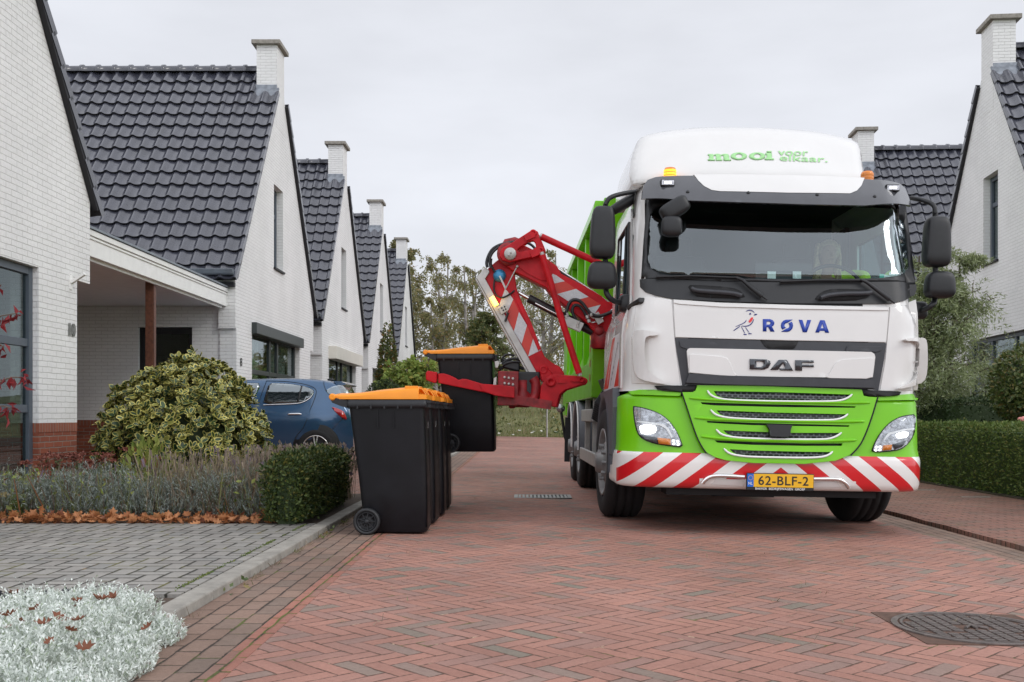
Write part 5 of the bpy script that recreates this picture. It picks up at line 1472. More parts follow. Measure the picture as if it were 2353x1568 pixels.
mb.build('broom_head', MAT['twig'], truck)
mb = MB()
for k in range(9): mb.obox((-1.02, 2.35 + k * .045, 1.10 - k * .02), (.16, 0, -.10), (0, .014, 0), (.09, 0, .14))
mb.obox((-1.05, 2.55, 1.30), (.13, 0, .05), (0, .22, 0), (-.02, 0, .05)); mb.build('valve_block', MAT['black_plastic'], truck, bevel=.006)
mb = MB(); mb.tube([(-1.24, 7.0, .45), (-1.30, 7.0, .62), (-1.36, 7.0, .98)], .02, 8); mb.box(-1.30, -1.22, 6.96, 7.04, .25, .9); w_ = mb.build('work_lamp', MAT['black_plastic'], truck)
mb = MB(); mb.lathe((-1.37, 6.97, 1.03), (0, -1, 0), [(.0, .03), (.06, .025), (.065, 0), (.05, -.04), (0, -.05)], 16); mb.build('lens', MAT['reflector'], w_)

# --- mirrors
def mirror(name, px, py, Y, rx, rz, parent, p=.42, tilt=0, ry=.085):
    c = tloc(px, py, Y); mb = MB()
    mb.ellipsoid((0, 0, 0), (rx, ry, rz), 28, 18, p)
    mb.v = [(x * (1 - .10 * (z / rz)), y, z) for x, y, z in mb.v]
    if tilt: mb.xf(Matrix.Rotation(tilt, 4, 'Y'))
    mb.v = [tuple(Vector(q) + c) for q in mb.v]
    return mb.build(name, MAT['black_plastic'], parent)
for side in (0, 1):
    Y = 8.55
    big = [(1385, 535, .103, .218), (2152, 556, .103, .210)][side]
    sml = [(1383, 633, .120, .115), (2159, 655, .120, .112)][side]
    arm = bpy.data.objects.new('mirror_bracket', None)
    pa = [[(1472, 440, 8.75), (1440, 443, 8.62), (1400, 453, Y), (1391, 470, Y)], [(2094, 455, 8.75), (2120, 460, 8.62), (2147, 470, Y), (2149, 490, Y)]][side]
    pb = [[(1391, 470, Y + .05), (1391, 660, Y + .05), (1395, 680, Y + .02), (1412, 694, 8.6), (1440, 698, 8.7)], [(2149, 490, Y + .05), (2150, 690, Y + .05), (2142, 702, Y), (2125, 712, 8.6), (2108, 714, 8.75)]][side]
    mb = MB(); mb.tube(smooth_path([tloc(*q) for q in pa]), .020, 10); mb.tube(smooth_path([tloc(*q) for q in pb]), .023, 10)
    c = tloc(*pb[-1]); mb.ellipsoid(c, (.07, .09, .075), 14, 10, .5)
    br_ = mb.build('mirror_bracket', MAT['black_plastic'], truck)
    mirror('wide_mirror', *sml[:2], Y, sml[2], sml[3], br_, .55)
    mirror('main_mirror', *big[:2], Y, big[2], big[3], br_, .42)
# ramp mirror under the bracket and front mirror before the screen
mb = MB(); c = tloc(1432, 470, 8.75); mb.ellipsoid((0, 0, 0), (.15, .07, .045), 18, 10, .7); mb.xf(Matrix.Rotation(-.55, 4, 'Y')); mb.v = [tuple(Vector(q) + c) for q in mb.v]; mb.build('kerb_mirror', MAT['black_plastic'], truck)
fa = P3(Z1, [(715, 590)], .16)[0]; fb = P3(Z1, [(700, 690)], .14)[0]; ft = P3(Z1, [(800, 530)], .05)[0]
mb = MB(); mb.tube([ft, (fa[0] + .05, fa[1], fa[2] + .05), fa], .018, 8); mb.ellipsoid((0, 0, 0), (.125, .07, .075), 22, 14, .5)
mb2 = MB(); mb2.ellipsoid((0, 0, 0), (.125, .075, .072), 22, 14, .5); mb2.xf(Matrix.Rotation(-.55, 4, 'Y')); mb2.v = [tuple(Vector(q) + Vector(fa)) for q in mb2.v]
mb = MB(); mb.tube([ft, (fa[0] + .08, fa[1], fa[2] + .08), fa], .018, 8); mb.add(mb2.v, mb2.f, 0, True); fm_ = mb.build('front_mirror', MAT['black_plastic'], truck)
mb2 = MB(); mb2.ellipsoid((0, 0, 0), (.085, .06, .085), 22, 14, .6); mb2.v = [tuple(Vector(q) + Vector(fb)) for q in mb2.v]; mb2.build('lower_mirror', MAT['black_plastic'], fm_)
# things on the dashboard
mb = MB()
for x in (1345, 1498):
    p = P3(Z1, [(x, 935)], -.25)[0]; mb.obox(p, (.13, 0, 0), (0, .02, 0), (0, .01, .10))
mb.build('screen_unit', MAT['cab_inside'], cab)
for x in (1345, 1498):
    p = P3(Z1, [(x, 935)], -.22)[0]; mb = MB(); mb.obox(p, (.035, 0, 0), (0, .002, 0), (0, 0, .030)); mb.build('label_tag', MAT['paper'], cab)
for pts, m in (([(1965, 940), (1992, 942), (1992, 1003), (1965, 1003)], MAT['teal_paper']), ([(1992, 945), (2068, 952), (2064, 1003), (1992, 1003)], MAT['paper']), ([(2022, 930), (2118, 945), (2122, 1000), (2070, 1000), (2070, 952), (2022, 948)], MAT['paper'])):
    mb = MB(); q = P3(Z1, pts, -.10); mb.add(q, [tuple(range(len(q)))]); mb.build('papers', m, cab)
mb = MB(); cc = Vector(P3(Z1, [(1770, 985)], -.42)[0])
ringp = [cc + Vector((.23 * math.cos(t), -.09 * math.sin(t) * 0 + .10 * math.sin(t), .19 * math.sin(t))) for t in np.linspace(0, 2 * math.pi, 33)]
mb.tube(ringp, .016, 8, caps=False); mb.tube([ringp[0], cc, ringp[16]], .014, 8); mb.tube([cc, ringp[24]], .014, 8); mb.tube([cc, cc + Vector((0, -.25, -.2))], .03, 8)
mb.build('steering_wheel', MAT['black_plastic'], cab)
# ------------------------------------------------------------------ red lifting arm (part of the truck)
ZC = lambda x, y: (947.8 + .3663 * x, 488.3 + .3663 * y)
crane = bpy.data.objects.new('lifting_arm', None); link(crane, truck)
def cw(x, y, Y): return at(*ZC(x, y), Y)
def cplate(name, pts, Y, th, mat, holes=(), bevel=.012, parent=crane, conv=ZC):
    L = lambda q: [(lambda p: (p.x, p.z))(at(*conv(x, y), Y)) for x, y in q]
    mb = MB(); mb.plate(L(pts), [L(h) for h in holes], th, lambda a, b, d: TRUCK_I @ Vector((a, Y + d, b)))
    return mb.build(name, mat, parent, bevel=bevel)
def crod(name, pts, Y, r, mat, n=12):
    mb = MB(); mb.tube([TRUCK_I @ cw(x, y, Y) for x, y in pts], r, n); return mb.build(name, mat, crane)
def cboss(mb, x, y, Y, r, h, n=24): mb.lathe(TRUCK_I @ cw(x, y, Y), (0, -1, 0), [(r, -.03), (r, h * .7), (r * .85, h), (r * .45, h), (r * .42, h * .6), (0, h * .6)], n)
boom = [(548, 250), (562, 215), (590, 190), (625, 185), (700, 205), (790, 250), (905, 335), (935, 385), (1060, 450), (1180, 520), (1225, 560), (1295, 600), (1290, 650), (1262, 720), (1232, 752), (1165, 765), (1125, 735), (1100, 700), (960, 590), (880, 528), (835, 470), (640, 372), (575, 330), (548, 290)]
cplate('boom', boom, 10.50, .22, MAT['crane_red'])
cplate('boom_stiffener', smooth_loop([(640, 300), (700, 270), (790, 285), (850, 330), (860, 400), (835, 432), (790, 420), (680, 360)], 2), 10.485, .02, MAT['crane_red'], bevel=.006)
stick = [(475, 350), (520, 310), (560, 280), (600, 320), (640, 375), (655, 480), (690, 570), (745, 690), (800, 840), (830, 905), (880, 945), (925, 968), (955, 1010), (940, 1040), (900, 1060), (800, 1050), (770, 1000), (700, 905), (620, 760), (452, 420)]
cplate('stick', stick, 10.56, .24, MAT['crane_red'])
cplate('stick_flange', [(640, 480), (690, 575), (745, 690), (805, 850), (790, 870), (712, 690), (660, 575), (630, 490)], 10.545, .02, MAT['crane_red'], bevel=.004)
cplate('guard_plate', [(400, 412), (452, 345), (478, 360), (484, 375), (457, 418), (780, 1005), (782, 1018), (735, 1016), (560, 700)], 10.535, .05, MAT['galv'], bevel=.008)
cplate('guard_edge', [(400, 412), (560, 700), (735, 1016), (722, 1016), (545, 700), (392, 418)], 10.54, .26, MAT['galv'], bevel=.006)
for pts, Y in (([(880, 385), (902, 395), (955, 432), (850, 455), (858, 420)], 10.496), ([(908, 512), (1025, 480), (1105, 530), (985, 562)], 10.496), ([(1080, 605), (1180, 580), (1140, 640), (1110, 650)], 10.496),
               ([(580, 480), (592, 490), (632, 545), (590, 640), (545, 580)], 10.556), ([(668, 625), (718, 708), (685, 825), (636, 745)], 10.556), ([(758, 785), (804, 865), (725, 905)], 10.556)):
    cplate('reflective_stripe', pts, Y, .003, MAT['film_white'], bevel=0)
for pts, Y in (([(850, 456), (955, 432), (1025, 480), (908, 512), (880, 495)], 10.497), ([(985, 562), (1105, 530), (1180, 578), (1080, 606), (1040, 600)], 10.497),
               ([(632, 545), (668, 623), (636, 745), (590, 660)], 10.557), ([(718, 708), (758, 783), (725, 903), (685, 827)], 10.557)):
    cplate('reflective_stripe', pts, Y, .003, MAT['film_red'], bevel=0)
rock = [(548, 250), (565, 222), (600, 205), (740, 115), (758, 107), (778, 115), (795, 155), (828, 235), (824, 262), (800, 270), (660, 300), (610, 312), (565, 300), (545, 275)]
cplate('rocker', rock, 10.40, .05, MAT['crane_red'], holes=[smooth_loop([(655, 230), (735, 178), (760, 178), (775, 200), (772, 228), (690, 246), (662, 248)], 1)])
cplate('rocker', [(x + 8, y + 4) for x, y in rock], 10.76, .05, MAT['crane_red'], holes=[smooth_loop([(663, 234), (743, 182), (768, 182), (783, 204), (780, 232), (698, 250), (670, 252)], 1)])
mb = MB(); mb.lathe(TRUCK_I @ cw(613, 262, 10.40), (0, -1, 0), [(.062, -.05), (.062, .03), (.056, .036), (0, .036)], 28)
for dx, dy in ((-8, 8), (5, -9)): mb.lathe(TRUCK_I @ cw(613 + dx, 262 + dy, 10.36), (0, -1, 0), [(.010, -.02), (.010, .010), (0, .012)], 8)
mb.build('pivot_pin', MAT['galv'], crane)
mb = MB(); mb.lathe(TRUCK_I @ cw(600, 262, 10.49), (0, -1, 0), [(.115, -.02), (.115, .035), (.10, .04), (0, .04)], 32)
mb.tube([TRUCK_I @ cw(560 + 0, 240, 10.6), TRUCK_I @ cw(590, 185, 10.6), TRUCK_I @ cw(640, 175, 10.62), TRUCK_I @ cw(700, 200, 10.64)], .035, 10)
mb.build('elbow_drum', MAT['crane_dark_red'], crane)
mb = MB()
for x, y in ((757, 130), (803, 240)): cboss(mb, x, y, 10.40, .036, .02)
for x, y in ((735, 150), (775, 255)): mb.obox(TRUCK_I @ cw(x, y, 10.39), (.05, 0, .022), (0, .012, 0), (-.012, 0, .026))
mb.build('pin_boss', MAT['crane_red'], crane)
crod('tie_rod', [(808, 152), (1310, 382), (1420, 432)], 10.55, .035, MAT['crane_red'], 14)
crod('pull_rod', [(815, 268), (823, 296), (870, 450), (925, 640), (1045, 1010)], 10.38, .034, MAT['crane_red'], 14)
mb = MB(); mb.tube([TRUCK_I @ cw(811, 250, 10.38), TRUCK_I @ cw(823, 296, 10.38)], .022, 10); mb.lathe(TRUCK_I @ cw(821, 288, 10.38), (0, 0, 1), [(.03, -.02), (.03, .02)], 8); mb.tube([TRUCK_I @ cw(798, 145, 10.55), TRUCK_I @ cw(815, 156, 10.55)], .03, 10)
mb.tube([TRUCK_I @ cw(1043, 1000, 10.38), TRUCK_I @ cw(1050, 1025, 10.38)], .026, 10); mb.build('rod_end', MAT['galv'], crane)
crod('cylinder_rod', [(668, 505), (745, 548)], 10.62, .020, MAT['chrome'])
crod('cylinder', [(728, 538), (950, 655), (1160, 765)], 10.62, .045, MAT['hose'], 16)
crod('cylinder_pipe', [(770, 570), (930, 652), (1040, 710)], 10.55, .010, MAT['chrome'], 8)
crod('boom_pipe', [(908, 350), (960, 385), (1095, 470), (1200, 545), (1270, 590)], 10.55, .012, MAT['chrome'], 8)
crod('boom_hose', [(905, 362), (960, 396), (1095, 482), (1200, 556), (1268, 598)], 10.53, .010, MAT['hose'], 8)
for pts, Y, r in (([(965, 660), (965, 620), (985, 560), (1020, 545), (1060, 560), (1095, 610), (1120, 640), (1165, 655), (1230, 635), (1280, 605)], 10.40, .018), ([(1040, 690), (1010, 650), (1000, 610), (1015, 580), (1050, 585), (1075, 620), (1095, 660), (1115, 690)], 10.42, .016),
                  ([(470, 345), (462, 310), (490, 240), (530, 210), (580, 195), (640, 185)], 10.50, .016), ([(492, 350), (480, 300), (500, 250), (545, 215)], 10.48, .014), ([(520, 380), (490, 330), (495, 290)], 10.52, .012),
                  ([(515, 420), (508, 470), (520, 520), (560, 540), (610, 515), (640, 490)], 10.54, .009), ([(600, 630), (590, 660), (582, 685)], 10.5, .012), ([(560, 205), (620, 175), (680, 178), (745, 200), (775, 235)], 10.66, .014),
                  ([(560, 950), (600, 920), (660, 915), (700, 950), (720, 1000)], 10.6, .014), ([(545, 985), (590, 960), (650, 960), (700, 985)], 10.64, .016), ([(640, 900), (600, 890), (570, 900), (560, 940)], 10.66, .012), ([(680, 940), (640, 935), (590, 945), (565, 960)], 10.58, .013), ([(790, 1030), (775, 1090), (760, 1140), (700, 1150)], 10.55, .014)):
    mb = MB(); mb.tube(smooth_path([TRUCK_I @ cw(x, y, Y) for x, y in pts]), r, 8); mb.build('hose', MAT['hose'], crane)
for pts in ([(1095, 660), (1120, 695), (1170, 680), (1260, 605)], [(1110, 640), (1130, 665), (1160, 660)], [(1165, 665), (1250, 620)]):
    mb = MB(); mb.tube(smooth_path([TRUCK_I @ cw(x, y, 10.47) for x, y in pts], 1), .009, 8); mb.build('steel_pipe', MAT['chrome'], crane)
mb = MB()
for x, y in ((962, 655), (968, 640), (1095, 655), (1105, 680), (1120, 640), (1040, 690), (1035, 712)): mb.cyl(TRUCK_I @ cw(x, y - 9, 10.40), TRUCK_I @ cw(x + 4, y + 10, 10.40), .020, 8)
mb.obox(TRUCK_I @ cw(1005, 700, 10.42), (.095, 0, -.04), (0, .03, 0), (.02, 0, .045)); mb.obox(TRUCK_I @ cw(1165, 665, 10.44), (.03, 0, -.05), (0, .02, 0), (.03, 0, .018)); mb.build('coupling', MAT['galv'], crane, bevel=.004)
mb = MB(); mb.lathe(TRUCK_I @ cw(546, 398, 10.555), (0, -1, 0), [(.066, 0), (.066, .02), (.055, .03), (.055, .05), (.02, .055), (0, .055)], 24); mb.build('angle_sensor', MAT['sensor_blue'], crane)
mb = MB(); mb.bar(TRUCK_I @ cw(546, 398, 10.49), TRUCK_I @ cw(585, 480, 10.49), .018, .006, up=(0, 1, 0)); mb.tube([TRUCK_I @ cw(585, 478, 10.47), TRUCK_I @ cw(656, 340, 10.46)], .007, 8); mb.lathe(TRUCK_I @ cw(656, 340, 10.46), (0, -1, 0), [(.014, -.01), (.014, .02), (0, .02)], 8); mb.build('sensor_lever', MAT['galv'], crane)
mb = MB(); mb.tube([TRUCK_I @ cw(497, 532, 10.50), TRUCK_I @ cw(527, 582, 10.50)], .022, 12); mb.build('flash_light', MAT['marker_on'], crane)
cplate('flash_mount', [(485, 530), (500, 522), (540, 580), (525, 592)], 10.515, .02, MAT['galv'], bevel=.003)
cplate('control_box', [(535, 600), (582, 570), (605, 612), (558, 642)], 10.49, .045, MAT['beige_box'], bevel=.006)
mb = MB()
for x, y in ((560, 600), (578, 592), (570, 615), (585, 607)): mb.lathe(TRUCK_I @ cw(x, y, 10.49), (0, -1, 0), [(.008, 0), (.008, .008), (0, .008)], 8)
mb.build('switch', MAT['letter_black'], crane)
# head of the arm: knuckle plates, bolt block, rotator and gripper jaws
kn = [(795, 1195), (805, 1090), (838, 1037), (870, 1018), (900, 1015), (1060, 1028), (1085, 1040), (1092, 1058), (1078, 1078), (960, 1115), (925, 1145), (905, 1222), (880, 1220)]
cplate('knuckle_plate', kn, 10.46, .05, MAT['crane_red']); cplate('knuckle_plate', [(x + 10, y + 3) for x, y in kn], 10.74, .05, MAT['crane_red'])
mb = MB()
for x, y, r in ((868, 1063, .052), (822, 988, .048), (1060, 1050, .032)): cboss(mb, x, y, 10.46 if y > 1000 else 10.55, r, .025)
for x, y in ((935, 1058), (1020, 1050)): mb.obox(TRUCK_I @ cw(x, y, 10.45), (.042, 0, 0), (0, .012, 0), (0, 0, .020))
mb.build('pin_boss', MAT['crane_red'], crane)
cplate('web_plate', [(795, 985), (805, 965), (830, 965), (870, 1000), (905, 1060), (880, 1085), (810, 1060)], 10.53, .28, MAT['crane_red'])
mb = MB(); a = TRUCK_I @ cw(600, 1095, 10.42)
mb.box(a.x - .105, a.x + .105, a.y, a.y + .26, a.z - .19, a.z + .16); blk = mb.build('bolt_block', MAT['crane_dark_red'], crane, bevel=.01)
for i in range(3):
    for y in (1035, 1072, 1112, 1143):
        mb = MB(); mb.lathe(TRUCK_I @ cw(578 + 26 * i, y + 4 * i, 10.42), (0, -1, 0), [(.014, -.01), (.014, .012), (.008, .016), (0, .016)], 6, smooth=False); mb.build('bolt', MAT['galv'], crane)
mb = MB(); mb.tube(smooth_path([TRUCK_I @ cw(x, y, 10.52) for x, y in ((755, 1040), (775, 1070), (775, 1130), (755, 1180), (735, 1180))]), .05, 14); mb.lathe(TRUCK_I @ cw(690, 1150, 10.56), (0, 0, 1), [(.07, -.12), (.09, -.10), (.09, .02), (.06, .05), (.06, .16), (0, .16)], 20)
mb.lathe(TRUCK_I @ cw(625, 1200, 10.56), (0, 0, 1), [(.02, -.05), (.035, -.04), (.035, .0), (.06, .02), (.06, .08)], 14)
p_, q_ = TRUCK_I @ cw(570, 1165, 10.5), TRUCK_I @ cw(870, 1210, 10.5); mb.bar(p_, q_, .16, .09); mb.build('rotator', MAT['crane_dark_red'], crane)
mb = MB(); mb.obox(TRUCK_I @ cw(700, 1085, 10.62), (.16, 0, 0), (0, .10, 0), (0, 0, .14)); mb.obox(TRUCK_I @ cw(620, 960, 10.66), (.09, 0, -.02), (0, .07, 0), (0, 0, .05)); mb.build('valve_block', MAT['black_plastic'], crane, bevel=.02)
cplate('bin_hook', [(515, 935), (540, 930), (545, 950), (535, 975), (520, 975)], 10.45, .08, MAT['galv'], bevel=.004)
cplate('comb_plate', [(510, 1040), (528, 1030), (525, 1085), (505, 1090)], 10.42, .30, MAT['galv'], bevel=.004)
jaw = [(160, 1012), (195, 1010), (235, 1022), (268, 1038), (290, 1052), (312, 1044), (340, 1046), (440, 1076), (560, 1084), (640, 1095), (640, 1165), (560, 1155), (430, 1125), (160, 1070)]
cplate('gripper_jaw', jaw, 10.33, .05, MAT['crane_red'])
cplate('gripper_jaw', [(x + 4, y + 2) for x, y in jaw], 11.10, .05, MAT['crane_red'])
cplate('jaw_brace', [(418, 1078), (440, 1076), (560, 1085), (640, 1095), (640, 1165), (520, 1150), (440, 1122)], 10.315, .02, MAT['crane_red'], bevel=.006)
cplate('jaw_tip', [(82, 1010), (92, 992), (155, 1003), (152, 1066), (138, 1072), (84, 1052)], 10.30, .14, MAT['crane_red'], bevel=.015)
# slewing base behind the cab
mb = MB(); mb.lathe(TRUCK_I @ cw(1190, 820, 10.6), (0, 0, 1), [(.10, -.06), (.12, -.04), (.12, .08), (.10, .12), (0, .12)], 24)
mb.lathe(TRUCK_I @ cw(1170, 742, 10.50), (0, -1, 0), [(.05, 0), (.05, .02), (.03, .03), (0, .03)], 20); mb.build('slew_motor', MAT['crane_dark_red'], crane)
a = TRUCK_I @ cw(1270, 700, 10.62)
mb = MB(); mb.box(a.x - .16, a.x + .8, a.y - .10, a.y + .2, a.z - .25, a.z + .22); mb.box(a.x + .0, a.x + .5, a.y - .1, a.y + .2, .9, a.z - .2); mb.build('crane_base', MAT['crane_red'], crane, bevel=.02)

# ------------------------------------------------------------------ wheeled bins
def rrect(x0, x1, y0, y1, z, r, n=5):
    pts = []
    for cx, cy, a0 in ((x1 - r, y1 - r, 0), (x0 + r, y1 - r, 90), (x0 + r, y0 + r, 180), (x1 - r, y0 + r, 270)):
        for i in range(n + 1):
            a = math.radians(a0 + 90 * i / n); pts.append((cx + r * math.cos(a), cy + r * math.sin(a), z))
    return pts
def make_bin():
    t = thing('wheeled_bin', '', 'bin')
    mb = MB()
    mb.loft([rrect(-.20, .255, -.215, .215, .012, .05), rrect(-.215, .265, -.225, .225, .03, .05), rrect(-.24, .262, -.24, .24, .30, .045), rrect(-.255, .258, -.25, .25, .45, .04), rrect(-.315, .243, -.277, .277, .93, .035), rrect(-.318, .243, -.279, .279, .975, .035)], caps=True)
    for y in (-.20, -.14, .14, .20): mb.loft([[(.262 + o, y + s * .012, z) for s in (-1, -.4, .4, 1)] for z, o in ((.05, -.005), (.06, .012), (.45, .006), (.86, -.004), (.90, -.02))], closed=False)
    for x in (-.10, .02):
        for s in (-1, 1): mb.box(x - .003, x + .003, s * .278 - .006, s * .278 + .006, .80, .95)
    t_b = mb.build('body', MAT['bin_black'], t)
    mb = MB(); mb.add([(.2705, -.236 + .012 * k + dx + .004 * math.sin(z_ * 3), .80 + z_ * .016) for k in (0, 1.3) for z_ in range(4) for dx in (0, .008)], [(8 * k + 2 * i, 8 * k + 2 * i + 1, 8 * k + 2 * i + 3, 8 * k + 2 * i + 2) for k in (0, 1) for i in range(3)])
    mb.build('marking', MAT['letter_white'], t_b)
    mb = MB()
    mb.loft([rrect(-.315, .24, -.276, .276, .950, .03), rrect(-.335, .262, -.296, .296, .952, .03), rrect(-.338, .266, -.30, .30, .97, .03), rrect(-.338, .266, -.30, .30, 1.010, .03), rrect(-.31, .235, -.272, .272, 1.012, .03)])
    for y in (-.24, -.16, -.08, 0, .08, .16, .24): mb.box(.24, .292, y - .012, y + .012, .955, .995)
    mb.box(.262, .296, -.27, .27, .988, 1.008)
    for s in (-1, 1):
        for x in (-.25, -.15, -.05, .05, .15): mb.box(x - .006, x + .006, min(s * .276, s * .304), max(s * .276, s * .304), .945, .968)
        mb.loft([[(-.33, s * .255 + o, 1.008), (-.33, s * .255 + o, .95), (-.38, s * .255 + o, .965), (-.44, s * .255 + o, .99), (-.452, s * .255 + o, 1.015), (-.44, s * .255 + o, 1.03)] for o in (-.035, .035)], caps=True, smooth=False)
    mb.tube([(-.43, -.27, 1.015), (-.43, .27, 1.015)], .016, 10)
    mb.build('rim', MAT['bin_rim'], t)
    mb = MB()
    prof = [(-.455, 1.03), (-.445, 1.048), (-.41, 1.056), (-.34, 1.055), (-.25, 1.062), (-.08, 1.085), (.06, 1.098), (.12, 1.104), (.18, 1.108), (.205, 1.106)]
    rows = []
    for x, z in prof:
        w_ = .30 if x > -.36 else .285
        lo = 1.016
        rows.append([(x, -w_, lo if x > -.42 else z - .02), (x, -w_, lo + (z - lo) * .55), (x, -w_ + .012, lo + (z - lo) * .85), (x, -w_ + .05, z), (x, 0, z + .012), (x, w_ - .05, z), (x, w_ - .012, lo + (z - lo) * .85), (x, w_, lo + (z - lo) * .55), (x, w_, lo if x > -.42 else z - .02)])
    mb.loft(rows, closed=False)
    mb.add(rows[-1], [tuple(range(9))]); mb.add(rows[0], [tuple(range(9))[::-1]])
    # front lip with two grips
    mb.loft([[(.20, -.295, z), (.262, -.292, z), (.268, -.26, z), (.268, .26, z), (.262, .292, z), (.20, .295, z)] for z in (1.016, 1.052)], closed=True, smooth=False, caps=True)
    for a, b in ((-.25, -.13), (.13, .25), (-.05, .05)): mb.loft([[(.13, a, z), (.225, a + .01, z - .012), (.255, a + .02, 1.05), (.255, b - .02, 1.05), (.225, b - .01, z - .012), (.13, b, z)] for z in (1.103, 1.112)], smooth=False, caps=True)
    mb.box(.10, .20, -.275, -.262, 1.09, 1.116); mb.box(.10, .20, .262, .275, 1.09, 1.116)
    for s in (-1, 1): mb.lathe((-.438, s * .285, 1.032), (0, s, 0), [(.026, -.03), (.026, .012), (.018, .02), (0, .02)], 16)
    mb.build('lid', MAT['bin_orange'], t, bevel=.006, angle=35)
    for s in (-1, 1):
        wq = bpy.data.objects.new('wheel', None); link(wq, t)
        mb = MB(); c = (-.185, s * .245, .10)
        mb.lathe(c, (0, s, 0), [(.072, .03), (.080, .048), (.093, .048), (.100, .036), (.100, -.005), (.09, -.012), (.05, -.012)], 36); mb.build('tyre', MAT['bin_wheel'], wq)
        mb = MB(); mb.lathe(c, (0, s, 0), [(.074, .03), (.070, .042), (.064, .040), (.060, .022), (.02, .022), (.018, .042), (.010, .046), (0, .046)], 32)
        for k in range(9):
            a = 2 * math.pi * k / 9; d = Vector((math.cos(a), 0, math.sin(a)))
            mb.obox(Vector(c) + d * .040 + Vector((0, s * .030, 0)), d * .025, (0, .010, 0), d.cross(Vector((0, 1, 0))) * .0035)
        mb.build('hub', MAT['bin_rim'], wq)
    return t
def copy_tree(o, parent=None):
    c = o.copy(); COL.objects.link(c)
    if parent is not None: c.parent = parent
    for ch in list(o.children): copy_tree(ch, c)
    return c
BIN = make_bin()
spots = [(-.985, 7.94, 0, .02, 'black wheeled bin with orange lid, nearest of the row, its whole side and wheel showing'),
         (-.975, 8.60, 0, -.01, 'black bin with orange lid, second in the row, right behind the nearest bin'),
         (-.962, 9.30, 0, .02, 'black bin with orange lid, third in the row, only its front edge showing'),
         (-.965, 9.95, 0, .0, 'last black bin with orange lid in the row on the ground'),
         (-.545, 10.74, .515, -.02, 'black bin with orange lid lifted off the ground by the red arm')]
bins = [BIN] + [copy_tree(BIN) for _ in spots[1:]]
for b, (x, y, z, r, lab) in zip(bins, spots):
    b.location = (x, y, z + (RZ(x) if z == 0 else 0)); b.rotation_euler = (0, 0, r); b['label'] = lab
    b['group'] = 'black wheeled bins with orange lids'

# ------------------------------------------------------------------ blue hatchback
CX, CY, CZ = -2.80, 17.65, .04
car = thing('parked_car', 'blue hatchback parked on the drive behind the variegated bush and the bins', 'car', (CX, CY, CZ))
CSY = 16.80
ZV = lambda x, y: (545.7 + .14654 * x, 832.9 + .14654 * y)
SS = [0, .03, .08, .14, .20, .27, .36, .5, .7, 1.0, 1.4, 1.8, 2.2, 2.6, 2.9, 3.2, 3.5, 3.75, 3.92, 4.0]
ZT = [.72, .86, .98, 1.08, 1.22, 1.37, 1.43, 1.455, 1.475, 1.49, 1.49, 1.47, 1.42, 1.28, 1.10, .98, .92, .84, .74, .62]
def c_hw(s, z):
    k = .865 - .05 * max(0, (.62 - z) / .4) ** 2
    if z > .88: k -= (z - .88) ** 1.15 * .36
    if .60 < z < .95: k += .008 * math.sin((z - .60) / .35 * math.pi)
    if s < .75: k *= 1 - .20 * ((.75 - s) / .75) ** 2.2
    if s > 3.2: k *= 1 - .22 * ((s - 3.2) / .8) ** 2
    return k
def c_ring(s):
    zt = float(np.interp(s, SS, ZT)); zb = .22 + .10 * max(0, (.15 - s) / .15)
    zs = [zb + (zt - .06 - zb) * t for t in np.linspace(0, 1, 16)]
    L = [(-s, -c_hw(s, z), z) for z in zs]
    h = c_hw(s, zs[-1])
    top = [(-s, -h * .93, zt - .025), (-s, -h * .75, zt - .008), (-s, -h * .4, zt), (-s, 0, zt + .004)]
    R_ = L + top
    return R_ + [(x, -y, z) for x, y, z in R_[-2::-1]]
mb = MB(); ss = sorted(set(SS + [.05, .11, .17, .23, .31, .42, .6, .85, 1.2, 1.6, 2.0, 2.4, 2.75, 3.05, 3.35]))
rings = [c_ring(s) for s in ss]
mb.loft(rings, closed=False); mb.add(rings[0], [tuple(range(len(rings[0])))[::-1]]); mb.add(rings[-1], [tuple(range(len(rings[-1])))])
carb = mb.build('body', MAT['car_blue'], car)
def cs(u, w): return -c_hw(max(0, -u), w)
def CPt(pts): return [(lambda p: (p.x - CX, p.z - CZ))(at(*ZV(x, y), CSY)) for x, y in pts]
def cpanel(name, pts, mat, proud, parent=car, rnd=0, thick=.004, holes=()):
    L = CPt(pts); L = smooth_loop(L, rnd) if rnd else L
    mb = MB(); patch(mb, L, cs, proud, thick, holes, .08); return mb.build(name, mat, parent)
w1 = [(468, 325), (640, 328), (820, 340), (990, 370), (1100, 400), (1160, 430), (1175, 465), (1150, 530), (1100, 580), (1000, 630), (920, 645), (400, 665), (425, 500)]
w2 = [(340, 325), (250, 560), (205, 670), (-100, 680), (-300, 682), (-240, 560), (-100, 400), (50, 335), (120, 326)]
for w_ in (w1, w2):
    wf = cpanel('window', [(x + (x - np.mean([q[0] for q in w_])) * .02, y + (y - np.mean([q[1] for q in w_])) * .04) for x, y in w_], MAT['black_plastic'], .003, rnd=1)
    cpanel('dark_backing', w_, MAT['seat_cloth'], .005, wf, rnd=1)  # dark sheet behind the glass stands in for the dim car interior
    cpanel('glass', w_, MAT['car_glass'], .010, wf, rnd=1, thick=.001)
cpanel('window_bar', [(970, 365), (995, 370), (948, 640), (918, 645)], MAT['black_plastic'], .013)
mb = MB(); mb.tube(smooth_path([(u, cs(u, w) - .012, w) for u, w in CPt([(400, 668), (700, 660), (920, 648), (1010, 630), (1100, 585), (1150, 535), (1172, 480)])]), .007, 6); mb.build('chrome_strip', MAT['chrome'], car)
